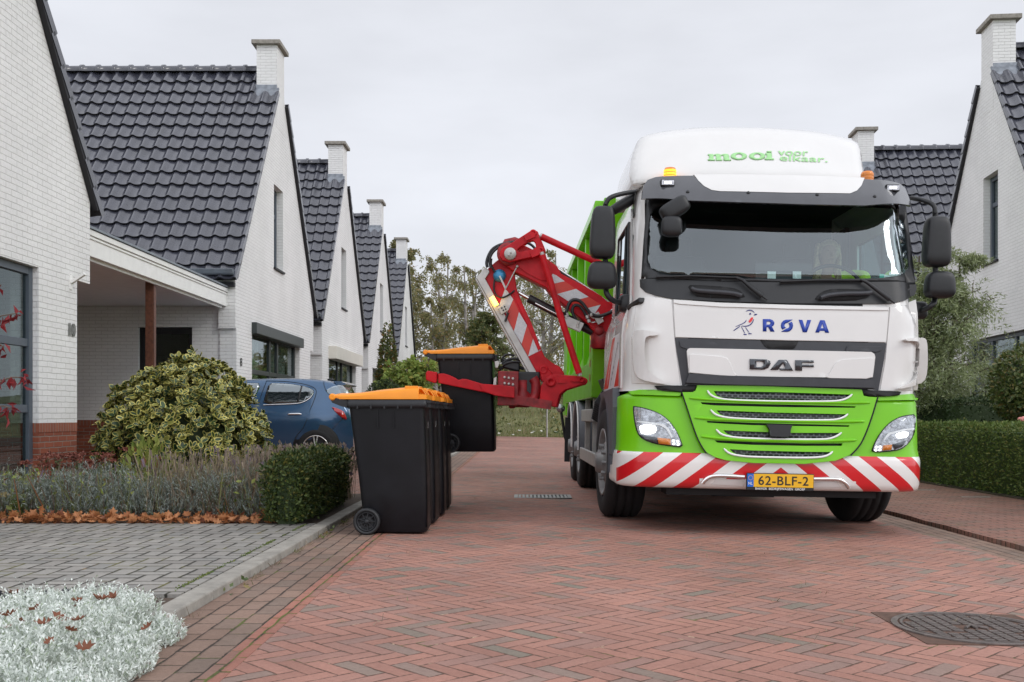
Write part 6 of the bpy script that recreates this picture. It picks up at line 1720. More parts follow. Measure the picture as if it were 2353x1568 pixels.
for pts in ([(415, 290), (380, 420), (330, 590), (330, 900)], [(410, 285), (700, 290), (950, 320), (1120, 365), (1200, 410), (1222, 470), (1190, 600), (1140, 740), (1090, 900), (1030, 1040), (960, 1110), (900, 1200), (870, 1290)], [(1640, 875), (1475, 1055)], [(1325, 290), (1320, 330), (1360, 440)]):
    mb = MB(); mb.tube(smooth_path([(u, cs(u, w) - .001, w) for u, w in CPt(pts)]), .005, 6); mb.build('door_gap', MAT['dark'], car)
mb = MB(); mb.tube([(u, cs(u, w) - .035, w) for u, w in CPt([(800, 820), (830, 812), (980, 808), (1015, 815)])], [.010, .016, .016, .012], 8); mb.build('door_handle', MAT['chrome'], car)
tl = cpanel('tail_lamp', [(1468, 705), (1490, 700), (1600, 740), (1660, 780), (1700, 880), (1690, 905), (1640, 880), (1540, 790)], MAT['tail_red'], .012, rnd=1, thick=.02)
mb = MB(); rw = [(-.075, .98), (-.245, 1.335)]
mb.add([(-.06, -.58, .99), (-.06, .58, .99), (-.235, .50, 1.335), (-.235, -.50, 1.335)], [(0, 1, 2, 3)]); mb.v = [(x + .02, y, z + .01) for x, y, z in mb.v]; mb.build('rear_window', MAT['car_glass'], car)
q = cpanel('rear_quarter_glass', [(1360, 440), (1450, 380), (1560, 350), (1620, 360), (1740, 500), (1600, 545), (1475, 535), (1400, 490)], MAT['car_glass'], .006, rnd=0)
mb = MB(); mb.loft([[(-.36, y, 1.435), (-.22, y, 1.43), (-.14, y, 1.385), (-.16, y, 1.37), (-.28, y, 1.36)] for y in np.linspace(-.56, .56, 9)], caps=True); mb.build('spoiler', MAT['car_blue'], car, bevel=.008)
mb = MB(); a = (-.50, 0, 1.47); mb.ellipsoid(a, (.06, .03, .03), 12, 8, .8); mb.tube([a, (-.38, -.02, 1.72)], [.008, .003], 6); mb.build('antenna', MAT['black_plastic'], car)
for s_, x in ((-1, -.585), (-1, -3.15), (1, -.585), (1, -3.15)):
    wq = bpy.data.objects.new('wheel', None); link(wq, car)
    hw_ = .862
    mb = MB(); mb.lathe((x, s_ * (hw_ - .07), .345), (0, s_, 0), [(.0, .062), (.372, .066), (.385, .05), (.385, -.05)], 40); mb.build('wheel_arch', MAT['dark'], wq)  # dark disc laid on the body stands in for the shaded wheel well
    mb = MB(); c = (x, s_ * (hw_ - .02), .315); mb.lathe(c, (0, s_, 0), [(.215, .045), (.235, .055), (.285, .05), (.31, .03), (.315, -.12)], 40); mb.build('tyre', MAT['tyre'], wq)
    mb = MB(); mb.lathe(c, (0, s_, 0), [(.222, .05), (.218, .058), (.205, .05), (.200, .0)], 40); mb.lathe(c, (0, s_, 0), [(.05, .04), (.045, .058), (0, .06)], 16)
    for k in range(5):
        for e in (-.16, .16):
            a_ = 2 * math.pi * k / 5 + .3; d0 = Vector((math.cos(a_ + e * .6), 0, math.sin(a_ + e * .6))); d1 = Vector((math.cos(a_ + e), 0, math.sin(a_ + e)))
            mb.bar(Vector(c) + d0 * .04 + Vector((0, s_ * .045, 0)), Vector(c) + d1 * .212 + Vector((0, s_ * .04, 0)), .022, .03, up=(0, 1, 0))
    mb.build('rim', MAT['alloy'], wq)

# ------------------------------------------------------------------ driver behind the windscreen
hd = tloc(1904, 588, 9.22)
h = Vector(hd)
bv = [h + Vector(v) for v in ((.03, .28, -.80), (.03, .20, -.55), (.02, .12, -.28), (.01, .06, -.17), (0, .02, -.08), (0, -.01, .03), (0, .01, .10),
      (-.17, .14, -.27), (-.27, .0, -.50), (-.16, -.26, -.48), (-.12, -.33, -.47), (.20, .06, -.19), (.30, -.10, -.20), (.20, -.30, -.33), (.18, -.37, -.34))]
be = [(0, 1), (1, 2), (2, 3), (3, 4), (4, 5), (5, 6), (2, 7), (7, 8), (8, 9), (9, 10), (2, 11), (11, 12), (12, 13), (13, 14)]
br = [(.17, .13), (.17, .12), (.15, .10), (.055, .055), (.062, .07), (.085, .10), (.06, .075), (.07, .07), (.05, .05), (.034, .034), (.035, .02), (.07, .07), (.05, .05), (.034, .034), (.035, .02)]
for hand, sx in ((10, -1), (14, 1)):
    for k in range(4):
        b0 = len(bv); p0 = bv[hand]
        bv += [p0 + Vector((sx * -.02 + .013 * (k - 1.5), -.045, .012)), p0 + Vector((.013 * (k - 1.5), -.075 + .006 * abs(k - 1), -.012))]
        be += [(hand, b0), (b0, b0 + 1)]; br += [(.009, .009), (.008, .008)]
    b0 = len(bv); bv += [bv[hand] + Vector((-sx * .04, -.02, .01)), bv[hand] + Vector((-sx * .05, -.045, .005))]; be += [(hand, b0), (b0, b0 + 1)]; br += [(.010, .010), (.009, .009)]
def skinned(name, verts, edges, radii, mat, parent=None):
    me = bpy.data.meshes.new(name); me.from_pydata([tuple(v) for v in verts], edges, []); me.materials.append(mat)
    bm = bmesh.new(); bm.from_mesh(me); lay = bm.verts.layers.skin.verify()
    for i, v in enumerate(bm.verts):
        v[lay].radius = radii[i]; v[lay].use_root = (i == 0)
    bm.to_mesh(me); bm.free()
    o = bpy.data.objects.new(name, me); link(o, parent)
    s_ = o.modifiers.new('skin', 'SKIN'); s_.use_smooth_shade = True
    m_ = o.modifiers.new('smooth', 'SUBSURF'); m_.levels = 1; m_.render_levels = 2
    return o
drv = thing('person', 'driver with long blonde hair in a yellow-green safety jacket, leaning over the truck steering wheel', 'person')
drv.matrix_world = TRUCK_M
skinned('body', bv, be, br, MAT['skin'], drv)
jv = [bv[i] for i in (0, 1, 2, 7, 8, 9, 11, 12, 13)]
je = [(0, 1), (1, 2), (2, 3), (3, 4), (4, 5), (2, 6), (6, 7), (7, 8)]
skinned('safety_jacket', jv, je, [(.19, .15), (.19, .14), (.17, .12), (.088, .088), (.066, .066), (.050, .050), (.088, .088), (.066, .066), (.050, .050)], MAT['hivis'], drv)
mb = MB()
mb.ellipsoid(h + Vector((.012, .04, .05)), (.098, .105, .105), 18, 12, 1.0)
for k in range(90):
    a = random.uniform(-.2, math.pi + .4); r0 = Vector((.095 * math.cos(a), .03 + .09 * math.sin(a), .06))
    p = h + r0
    mb.tube([p + Vector((0, 0, .05)), p + Vector((.015 * math.cos(a), 0, -.06)), p + Vector((random.uniform(-.03, .03), -.02 + random.uniform(-.02, .02), -.20)), p + Vector((random.uniform(-.05, .05), -.05, -.32 - random.uniform(0, .06)))], [.013, .014, .011, .004], 5, caps=False)
mb.build('hair', MAT['hair'], drv)
mb = MB()
for s_ in (-1, 1): mb.ellipsoid(h + Vector((s_ * .034, -.098, .035)), (.014, .008, .009), 8, 6)
mb.ellipsoid(h + Vector((0, -.112, .0)), (.014, .022, .026), 8, 6); mb.ellipsoid(h + Vector((0, -.098, -.045)), (.028, .010, .009), 8, 6)
mb.build('face_features', MAT['skin'], drv)
# ------------------------------------------------------------------ plants
def wavy(p, s, seed=0.0):
    x, y, z = p[:, 0] * s + seed, p[:, 1] * s - seed, p[:, 2] * s + 2 * seed
    return (np.sin(x * 1.7 + 1.3 * np.sin(y)) + np.sin(y * 2.1 + 1.1 * np.sin(z)) + np.sin(z * 1.9 + 1.2 * np.sin(x))) / 3

def two(name, sets, mats, parent=None):
    """join several (V, F4) sets into one mesh, one material each"""
    Vs, Fs, mi, b = [], [], [], 0
    for k, (V, Fq) in enumerate(sets):
        Vs.append(V); Fs.append(np.asarray(Fq) + b); mi.append(np.full(len(Fq), k)); b += len(V)
    return np_mesh(name, np.concatenate(Vs), np.concatenate(Fs), mats, np.concatenate(mi), parent)

def box_quads(x0, x1, y0, y1, z0, z1):
    V = np.array([(x, y, z) for z in (z0, z1) for y in (y0, y1) for x in (x0, x1)], float)
    return V, np.array([(0, 2, 3, 1), (4, 5, 7, 6), (0, 1, 5, 4), (2, 6, 7, 3), (0, 4, 6, 2), (1, 3, 7, 5)])

def hedge(name, label, x0, x1, y0, y1, z0, z1, n, size, mat, amp=.04, core='dark_hedge', rag=1.0, cat='hedge'):
    o = thing(name, label, cat, ((x0 + x1) / 2, (y0 + y1) / 2, z0))
    L, W, H = (x1 - x0) / 2, (y1 - y0) / 2, z1 - z0
    fa = np.array([2 * W * H, 2 * W * H, 2 * L * H, 2 * L * H, 4 * L * W]); fa = fa / fa.sum()
    f = RNG.choice(5, n, p=fa)
    u, v = RNG.uniform(-1, 1, n), RNG.uniform(0, 1, n)
    P_ = np.zeros((n, 3)); N = np.zeros((n, 3))
    for k, (ax, sg) in enumerate(((0, -1), (0, 1), (1, -1), (1, 1))):
        m = f == k
        P_[m, ax] = sg * (L if ax == 0 else W); P_[m, 1 - ax] = u[m] * (W if ax == 0 else L); P_[m, 2] = v[m] * H; N[m, ax] = sg
    m = f == 4
    P_[m, 0] = u[m] * L; P_[m, 1] = (v[m] * 2 - 1) * W; P_[m, 2] = H; N[m, 2] = 1
    # round the arrises and let the sides undulate
    c = np.array([0, 0, H * .5]); r = .10
    Q = P_ - c
    lim = np.array([L, W, H * .5])
    over = np.maximum(np.abs(Q) - (lim - r), 0) * np.array([1, 1, 1])
    ln = np.linalg.norm(over, axis=1, keepdims=True)
    Q = np.where(ln > r, np.sign(Q) * ((np.abs(Q) - over) + over * (r / np.maximum(ln, 1e-6))), Q)
    P_ = Q + c
    N = unit(N + .35 * rand_dirs(n))
    P_ = P_ + N * (amp * wavy(P_, 3.3, 1.0) + amp * .6 * wavy(P_, 9, 2.0) + RNG.normal(0, .018 * rag, n) - .012)[:, None]
    P_[:, 2] = np.maximum(P_[:, 2], 0.005)
    A = unit(N * .7 + rand_dirs(n) * .8 + np.array([0, 0, .35]))
    V, Fq = leaves(P_, A, unit(N + .6 * rand_dirs(n)), size * RNG.uniform(.6, 1.3, n), LEAF4, LEAF4F)
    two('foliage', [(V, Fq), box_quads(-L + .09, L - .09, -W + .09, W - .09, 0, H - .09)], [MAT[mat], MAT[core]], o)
    return o

def blob(name, label, c, r, n, size, mat, cat='bush', p=2.4, low=-.85, core='dark_hedge', thick=.25, amp=.08, leaf=LEAF4, up=.3, parent=None, corek=.72):
    """rounded bush built from leaves through its outer shell"""
    o = thing(name, label, cat, c) if parent is None else parent
    D = rand_dirs(n); D = D[D[:, 2] > low]; n = len(D)
    k = (np.abs(D) ** p).sum(1) ** (-1 / p)
    rad = 1 - thick * RNG.random(n) ** 1.6
    S = D * k[:, None]
    rr = rad * (1 + amp * wavy(S, 2.3, .7) + amp * .7 * wavy(S, 5.5, .3))
    P_ = S * rr[:, None] * np.array(r)
    N = unit(D / np.array(r))
    A = unit(N * .8 + rand_dirs(n) * .9 + np.array([0, 0, up]))
    V, Fq = leaves(P_, A, unit(N + .7 * rand_dirs(n)), size * RNG.uniform(.6, 1.25, n), leaf, LEAF4F)
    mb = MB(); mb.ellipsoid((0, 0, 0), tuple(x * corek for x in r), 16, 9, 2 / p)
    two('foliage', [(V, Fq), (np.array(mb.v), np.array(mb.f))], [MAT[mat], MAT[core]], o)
    return o

# --- variegated holly dome: each leaf has a dark centre and a yellow margin
n8 = 10
ang = [2 * math.pi * i / n8 for i in range(n8)]
# two leaf patterns: a narrow and a broad yellow margin
outl = [(.27 * math.sin(a) * (1.0 + .08 * (i % 2)), .5 - .5 * math.cos(a), .05 * abs(math.sin(a)) + .03 * math.sin(i * 2.2)) for i, a in enumerate(ang)]
inl = [(.218 * math.sin(a), .5 - .44 * math.cos(a), .02 + .03 * abs(math.sin(a))) for a in ang]
HT = np.array(outl + inl)
HT2 = HT.copy(); HT2[n8:] = (HT2[n8:] - np.array([0, .5, 0])) * np.array([.74, .80, 1]) + np.array([0, .5, 0])
HF = [(i, (i + 1) % n8, n8 + (i + 1) % n8, n8 + i) for i in range(n8)] + [(n8 + i, n8 + i + 1, n8 + n8 - 2 - i, n8 + n8 - 1 - i) for i in range(0, 4)]
HMI = [1] * n8 + [0] * 4
hol = thing('holly_bush', 'big dome of yellow-edged variegated holly in front of the carport', 'bush', (-3.62, 11.0, .05))
n = 9500
D = rand_dirs(n); D = D[D[:, 2] > -.6]; n = len(D)
S = D * ((np.abs(D) ** 2.3).sum(1) ** (-1 / 2.3))[:, None]
zz = S[:, 2]
prof = np.where(zz > 0, 1 - .10 * np.clip(zz, 0, 1) ** 1.4, 1 - .12 * zz ** 2)
rad = (1 - .30 * RNG.random(n) ** 1.8) * (1 + .06 * wavy(S, 3.0, .4) + .05 * wavy(S, 8.0, .9))
PT = S * rad[:, None] * np.array([.84, .82, 1.0])
PT[:, 0] *= prof; PT[:, 1] *= prof; PT[:, 2] = .52 + PT[:, 2] * .92
PT[:, 2] = np.maximum(PT[:, 2], .06)
N = unit(S + np.array([0, 0, .15]))
A = unit(N * .9 + rand_dirs(n) * .75 + np.array([0, 0, .35]))
# whorls of leaves at the shoot tips, opening outwards
nw = 2000; PT, N = PT[:nw], N[:nw]; KW = 6
up_ = unit(N + .35 * rand_dirs(nw) + np.array([0, 0, .35]))
t1 = unit(np.cross(up_, rand_dirs(nw))); t2 = np.cross(up_, t1)
aa = (np.arange(KW) * 2 * math.pi / KW)[None, :] + RNG.uniform(-.35, .35, (nw, KW))
tilt = RNG.uniform(.15, .95, (nw, KW))
AW = t1[:, None] * np.cos(aa)[..., None] + t2[:, None] * np.sin(aa)[..., None] + up_[:, None] * tilt[..., None]
AW = AW.reshape(-1, 3); NH = np.repeat(up_, KW, 0) + .25 * rand_dirs(nw * KW)
PT = np.repeat(PT, KW, 0) + RNG.normal(0, .006, (nw * KW, 3)); n = nw * KW
LS = .074 * RNG.uniform(.6, 1.3, n); h2 = n // 3
Va, Fa = leaves(PT[:h2], AW[:h2], NH[:h2], LS[:h2], HT2, HF)
Vb, Fb = leaves(PT[h2:], AW[h2:], NH[h2:], LS[h2:], HT, HF)
V, Fq = np.concatenate([Va, Vb]), np.concatenate([Fa, Fb + len(Va)])
# a few loose shoots above the dome
sp = []
for (sx_, sy_, h_) in ((.10, 0, .16), (-.12, .1, .10), (.30, -.1, .13), (-.02, -.1, .06), (.55, 0, .05), (-.45, 0, .05), (-.66, -.2, .05), (.72, -.2, .04)):
    for k in range(16): sp.append((sx_ + RNG.normal(0, .02), sy_, 1.40 - .55 * abs(sx_) ** 1.4 + h_ * k / 15))
sp = np.array(sp); A2 = unit(rand_dirs(len(sp)) + np.array([0, 0, .7]))
V2, F2 = leaves(sp, A2, rand_dirs(len(sp)), .085 * RNG.uniform(.7, 1.2, len(sp)), HT, HF)
fo = np_mesh('foliage', np.concatenate([V, V2]), np.concatenate([Fq, F2 + len(V)]), [MAT['holly_in'], MAT['holly_out']], HMI * (len(PT) + len(sp)), hol)
mb = MB()
for k in range(16):
    a = 2 * math.pi * k / 16; mb.tube([(0, 0, -.02), (.22 * math.cos(a), .2 * math.sin(a), .4), (.5 * math.cos(a), .48 * math.sin(a), .85 + .3 * (k % 2))], [.03, .02, .006], 6)
mb.ellipsoid((0, 0, .58), (.58, .56, .62), 18, 10, .9)  # opaque dark core inside the dome, a filler rather than branches
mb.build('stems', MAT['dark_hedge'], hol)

hedge('yew_hedge', 'low clipped yew hedge beside the kerb, left of the bins', -2.0, -1.68, 7.90, 9.95, .05, .56, 20000, .030, 'yew', amp=.035, rag=1.3).scale = (1, 1, 1)
hedge('clipped_hedge', 'long low clipped green hedge along the right-hand pavement', 5.78, 6.38, 9.2, 20.5, -.07, .78, 42000, .040, 'box_hedge', amp=.035)
hedge('clipped_hedge', 'dark green hedge behind the long low hedge, below the narrow-leaved tree', 6.45, 7.6, 15.2, 17.6, -.06, 1.14, 9000, .045, 'dark_hedge', amp=.06)
hb_ = thing('topiary_ball', 'dense round clipped bush on a stem at the right edge', 'bush', (6.86, 13.7, -.06))
ob = bpy.data.objects.new('crown', None)
def ballcrown():
    n = 6500; D = rand_dirs(n)
    P_ = D * ((1 - .22 * RNG.random(n) ** 1.5) * (1 + .03 * wavy(D, 3, .3)))[:, None] * np.array([.57, .57, .57]) + np.array([0, 0, 1.36])
    V, Fq = leaves(P_, unit(D * .8 + rand_dirs(n) + np.array([0, 0, .1])), unit(D + .5 * rand_dirs(n)), .065 * RNG.uniform(.6, 1.2, n), LEAF4, LEAF4F)
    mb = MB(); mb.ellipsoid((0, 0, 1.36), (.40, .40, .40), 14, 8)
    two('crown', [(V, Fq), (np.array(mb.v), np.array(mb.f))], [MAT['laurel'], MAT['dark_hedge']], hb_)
ballcrown()
mb = MB(); mb.tube([(0, 0, -.02), (.02, 0, .5), (0, 0, 1.2)], [.05, .04, .03], 8); mb.build('trunk', MAT['bark'], hb_)
rs = thing('rose', 'single pink rose peeping over the long hedge at the right edge', 'flower', (6.42, 13.15, -.06))
mb = MB(); mb.ellipsoid((0, 0, .90), (.05, .05, .04), 10, 7)
for k in range(9):
    a = k * 2.4; mb.ellipsoid((.028 * math.cos(a), .028 * math.sin(a), .90 + .01 * (k % 3)), (.03, .03, .03), 7, 5)
mb.build('bloom', MAT['rose'], rs); mb = MB(); mb.tube([(0, 0, 0), (.02, 0, .5), (0, 0, .88)], .005, 5); mb.build('stem', MAT['twig'], rs)

# --- trees with trunk, limbs and leaf sprays
def tree(name, label, base, h, spread, nl, leaf, lmat, bark, cat='tree', droop=.6, clear=.25, stems=1, limbs=16, spray=18, seed=1, trunk_r=.12, shape=1.0, leaft=LEAF4, group=None, tw=.012):
    rnd = random.Random(seed); t = thing(name, label, cat, base, 0, group)
    tr = MB(); tips = []
    for s_ in range(stems):
        a0 = rnd.uniform(0, 6.28); lean = .10 * h * (0 if stems == 1 else 1)
        pts = [Vector((0, 0, -.1))]
        for i in range(1, 9):
            f = i / 8; pts.append(Vector((math.cos(a0) * lean * f + rnd.uniform(-.02, .02) * h * f * .6, math.sin(a0) * lean * f + rnd.uniform(-.02, .02) * h * f * .6, h * .93 * f)))
        tr.tube(pts, [trunk_r * (1 - .9 * (i / 8)) + .01 for i in range(9)], 8)
        for k in range(limbs // stems):
            f = clear + (1 - clear) * ((k + rnd.random()) / (limbs / stems)); i = min(7, int(f * 8)); b = pts[i].lerp(pts[i + 1], f * 8 - i)
            a = rnd.uniform(0, 6.28) + k * 2.4
            g = (f - clear) / (1 - clear)
            L = spread * (1 - g ** 1.6 * .75) * (.55 + .45 * min(1, g * 5 + .4)) * rnd.uniform(.7, 1.05) * shape
            up = rnd.uniform(.35, .9) * (1 - .3 * droop)
            P1 = b + Vector((math.cos(a) * L * .45, math.sin(a) * L * .45, L * .45 * up)); P2 = b + Vector((math.cos(a) * L, math.sin(a) * L, L * up * .75))
            tr.tube([b, P1, P2], [trunk_r * .34 * (1 - g * .6) + .006, trunk_r * .2 * (1 - g * .6) + .005, .006], 5, caps=False)
            for q in range(7):
                u = rnd.uniform(.25, 1.0); c = b.lerp(P1, u * 2) if u < .5 else P1.lerp(P2, u * 2 - 1)
                e = c + Vector((rnd.gauss(0, .28), rnd.gauss(0, .28), rnd.gauss(.10, .22))) * L * .55
                tr.tube([c, (c + e) / 2 + Vector((0, 0, .05 * L)), e], [tw * 1.2, tw, tw * .5], 4, caps=False)
                tips.append((e, L)); tips.append(((c + e) / 2, L))
    tr.build('trunk', MAT[bark], t)
    # drooping twigs carrying leaves
    m = max(1, nl // (len(tips) * 1)); PL, AL = [], []
    for e, L in tips:
        e = np.array(e)
        for q in range(max(1, m // spray)):
            d = RNG.normal(0, 1, 3); d[2] = -droop * 1.3 + d[2] * .4; d /= np.linalg.norm(d); l = L * RNG.uniform(.25, .62)
            f = RNG.random(spray) ** .8
            pts = e + d * (f * l)[:, None] + np.array([0, 0, -1]) * (droop * .5 * l * f ** 2)[:, None] + RNG.normal(0, .035 * L ** .5, (spray, 3))
            PL.append(pts); AL.append(np.tile(d, (spray, 1)))
    PL, AL = np.concatenate(PL), np.concatenate(AL)
    A = unit(AL * .7 + rand_dirs(len(PL)) * .8 + np.array([0, 0, -.3 * droop]))
    V, Fq = leaves(PL, A, rand_dirs(len(PL)), leaf * RNG.uniform(.6, 1.3, len(PL)), leaft, LEAF4F)
    np_mesh('crown', V, Fq, MAT[lmat], None, t)
    return t
GB = 'birches on the grassy bank'
tree('birch_tree', 'tall thin-leaved birch rising behind the chimney of the farthest left house', (-5.9, 51, bank_z(-5.9, 51) - .1), 9.3, 2.6, 26000, .125, 'birch_leaf', 'birch_bark', droop=.85, stems=2, limbs=34, seed=3, trunk_r=.17, clear=.12, group=GB)
tree('birch_tree', 'airy birch standing behind the round-crowned tree, left of the red arm', (-2.6, 54, bank_z(-2.6, 54) - .1), 8.0, 2.4, 16000, .125, 'birch_leaf', 'birch_bark', droop=.7, stems=3, limbs=36, seed=8, trunk_r=.15, clear=.2, group=GB)
tree('birch_tree', 'loose birch seen through the red lifting arm', (1.2, 55, bank_z(1.2, 55) - .1), 8.9, 2.3, 17000, .125, 'birch_leaf', 'birch_bark', droop=.7, stems=2, limbs=34, seed=13, trunk_r=.17, clear=.22, group=GB)
tree('birch_tree', 'smaller birch next to the white gables, behind the green shrub', (-4.0, 49, bank_z(-4.0, 49) - .1), 6.6, 1.7, 12000, .125, 'birch_leaf', 'birch_bark', droop=.9, stems=2, limbs=26, seed=21, trunk_r=.12, clear=.1, group=GB)
tree('round_tree', 'dense dark green round-crowned tree behind the lifted bin', (-1.55, 42.5, 0), 5.4, 1.75, 22000, .13, 'tree_leaf', 'bark', droop=.15, limbs=44, seed=5, trunk_r=.10, clear=.24)
tree('willow_tree', 'grey-green narrow-leaved tree between the truck and the right-hand house', (6.75, 16.6, -.06), 3.8, 1.15, 42000, .078, 'willow_leaf', 'bark', droop=.45, limbs=54, stems=3, seed=17, trunk_r=.035, clear=.26, leaft=np.array([(0, 0, 0), (.12, .45, .05), (0, 1, 0), (-.12, .45, .05)], float), tw=.005, shape=1.0)
tree('birch_tree', 'distant birch filling the gap left of the round-crowned tree', (-4.6, 62, bank_z(-4.6, 62) - .1), 9.2, 2.8, 17000, .13, 'birch_leaf', 'birch_bark', droop=.8, stems=2, limbs=34, seed=41, trunk_r=.16, clear=.1, group=GB)
tree('birch_tree', 'distant birch between the round-crowned tree and the green truck body', (.1, 64, bank_z(.1, 64) - .1), 9.4, 2.8, 17000, .13, 'birch_leaf', 'birch_bark', droop=.8, stems=2, limbs=34, seed=43, trunk_r=.16, clear=.12, group=GB)
for i, (x, y, r, lab) in enumerate(((-1.0, 58, 1.5, 'low rounded bush on the grassy bank, left of the lamp post'), (2.2, 60, 1.7, 'bush on the bank behind the red knuckle of the arm'), (4.6, 59, 2.0, 'bush on the bank just left of the green truck body'), (-5, 60, 2.4, 'broad bush on the bank behind the farthest house'), (-9, 57, 2.6, 'big bush on the bank hidden mostly by the left gables'))):
    blob('wild_bush', lab, (x, y, bank_z(x, y) + r * .3), (r * 1.2, r, r * .75), 1500, .22, 'birch_leaf', core='tree_leaf', amp=.2, thick=.4)

# --- plants in the left front gardens farther up the street
cn = thing('conical_tree', 'tall conical hornbeam turning brown at its tip, before the white gables', 'tree', (-3.68, 28, .04))
n = 8000; t_ = 1 - np.sqrt(RNG.random(n)) * .99; a_ = RNG.uniform(0, 6.283, n)
rr = (.50 * (1 - t_) ** .85 + .03) * (1 - .3 * RNG.random(n) ** 1.5) * (1 + .15 * np.sin(a_ * 5 + t_ * 30))
PC = np.stack([rr * np.cos(a_), rr * np.sin(a_), .15 + 3.3 * t_], 1); NC = np.stack([np.cos(a_), np.sin(a_), .4 + 0 * a_], 1)
V, Fq = leaves(PC, unit(NC * .7 + rand_dirs(n) * .7 + np.array([0, 0, -.2])), unit(NC + .4 * rand_dirs(n)), .10 * RNG.uniform(.6, 1.2, n), LEAF4, LEAF4F)
np_mesh('crown', V, Fq, MAT['beech_leaf'], None, cn)
mb = MB(); mb.tube([(0, 0, -.05), (0, 0, 1.5), (0, 0, 3.2)], [.06, .04, .01], 7)
mb.lathe((0, 0, 0), (0, 0, 1), [(.36, .15), (.25, 1.2), (.1, 2.4), (0, 3.0)], 12); mb.build('trunk', MAT['dark_hedge'], cn)
ac = tree('acacia_shrub', 'bright green feathery shrub behind the orange bin lids', (-2.95, 27, .04), 2.4, 1.25, 9000, .12, 'acacia_leaf', 'bark', cat='shrub', droop=.35, limbs=40, seed=31, trunk_r=.04, clear=.06, stems=3)
blob('round_bush', 'small dark round clipped bush at the foot of the conical tree', (-3.55, 26.2, .95), (.55, .5, .85), 4500, .05, 'dark_hedge', amp=.04, thick=.15)

# --- foreground beds
def strands(name, P_, H, w, mats, n_leaf, leaf_len, parent=None, spread=.5, kind=None, leaft=BLADE):
    pass
# lavender: grey leafy mounds with dry flower stalks
n = 8500
X = RNG.uniform(-6.6, -1.98, n); Y = RNG.uniform(8.22, 9.5, n)
Q = np.stack([X, Y, 0 * X], 1)
hgt = (.27 + .10 * wavy(Q, 2.6, .5) + .06 * wavy(Q, 7, .2)) * np.clip((Y - 8.12) * 5, .25, 1) * np.clip((-1.9 - X) * 4, .4, 1)
hgt = np.clip(hgt * (1 + .5 * wavy(Q, 5.0, 1.7)), .06, .42)
B0_ = np.stack([X, Y, .05 + hgt * RNG.uniform(.02, .85, n)], 1)
ax_ = unit(rand_dirs(n) * .6 + np.array([0, -.1, 1])); K_ = 11
B_ = np.repeat(B0_, K_, 0); AX_ = np.repeat(ax_, K_, 0); f_ = np.tile(np.linspace(0, 1, K_), n)
P_ = B_ + AX_ * (f_ * np.repeat(RNG.uniform(.05, .13, n), K_))[:, None]
sd_ = unit(np.cross(AX_, rand_dirs(n * K_)))
V1, F1 = leaves(P_, unit(sd_ * .75 + AX_ * .8), AX_, .034 * RNG.uniform(.6, 1.3, n * K_), np.array([(-.05, 0, 0), (.09, .5, .04), (0, 1, .0), (-.09, .5, .04)], float), [(0, 1, 2, 3)])
k_ = n // 4; G_ = np.stack([X, Y, np.full(n, .04)], 1)[:k_]
Vs_, Fs_ = leaves(G_, unit(B0_[:k_] - G_ + RNG.normal(0, .08, (k_, 3))), rand_dirs(k_), B0_[:k_, 2], np.array([(-.012, 0, 0), (.012, 0, 0), (.008, 1, .02), (-.008, 1, .02)], float), [(0, 1, 2, 3)])
ns = 1500
Xs = np.where(RNG.random(ns) < .65, RNG.uniform(-3.1, -2.0, ns), RNG.uniform(-6.6, -2.0, ns)); Ys = RNG.uniform(8.3, 9.6, ns)
Q = np.stack([Xs, Ys, 0 * Xs], 1); bh = (.19 + .08 * wavy(Q, 2.6, .5))
Ls = RNG.uniform(.02, .19, ns) * np.where(Xs > -3.1, 1.3, .7)
P_ = np.stack([Xs, Ys, .03 + bh * .4], 1); A = unit(rand_dirs(ns) * .32 + np.array([0, 0, 1]))
V2, F2 = leaves(P_, A, rand_dirs(ns), bh + Ls, np.array([(-.007, 0, 0), (.007, 0, 0), (.005, 1, .02), (-.005, 1, .02)], float), [(0, 1, 2, 3)])
T_ = P_ + A * (bh + Ls)[:, None]
keep = RNG.random(ns) < .35
V3, F3 = leaves(T_[keep] - A[keep] * .02, A[keep], rand_dirs(keep.sum()), .055 * RNG.uniform(.6, 1.3, keep.sum()), np.array([(-.12, 0, 0), (.12, 0, 0), (.10, 1, .1), (-.10, 1, -.1)], float), [(0, 1, 2, 3)])
# a second stand behind the yew hedge
nb_ = 900
Xb, Yb = RNG.uniform(-2.6, -1.75, nb_), RNG.uniform(9.95, 10.8, nb_)
Pb = np.stack([Xb, Yb, np.full(nb_, .05)], 1); Ab = unit(rand_dirs(nb_) * .25 + np.array([0, 0, 1])); Lb = RNG.uniform(.28, .56, nb_)
V4, F4 = leaves(Pb, Ab, rand_dirs(nb_), Lb, np.array([(-.006, 0, 0), (.006, 0, 0), (.005, 1, .02), (-.005, 1, .02)], float), [(0, 1, 2, 3)])
Tb = Pb + Ab * Lb[:, None]
V5, F5 = leaves(np.repeat(Tb, 3, 0) - np.repeat(Ab, 3, 0) * RNG.uniform(0, .08, nb_ * 3)[:, None], np.repeat(Ab, 3, 0), rand_dirs(nb_ * 3), .035 * RNG.uniform(.6, 1.4, nb_ * 3), LEAF4 * np.array([1.6, 1, 1]), LEAF4F)
lv = two('lavender', [(V1, F1), (Vs_, Fs_), (V2, F2), (V3, F3), (V4, F4), (V5, F5)], [MAT['lav_leaf'], MAT['twig'], MAT['lav_stem'], MAT['lav_head'], MAT['lav_stem'], MAT['lav_head']])
tag(lv, 'grey-green lavender with faded stalks filling the bed along the driveway', 'lavender', kind='stuff')
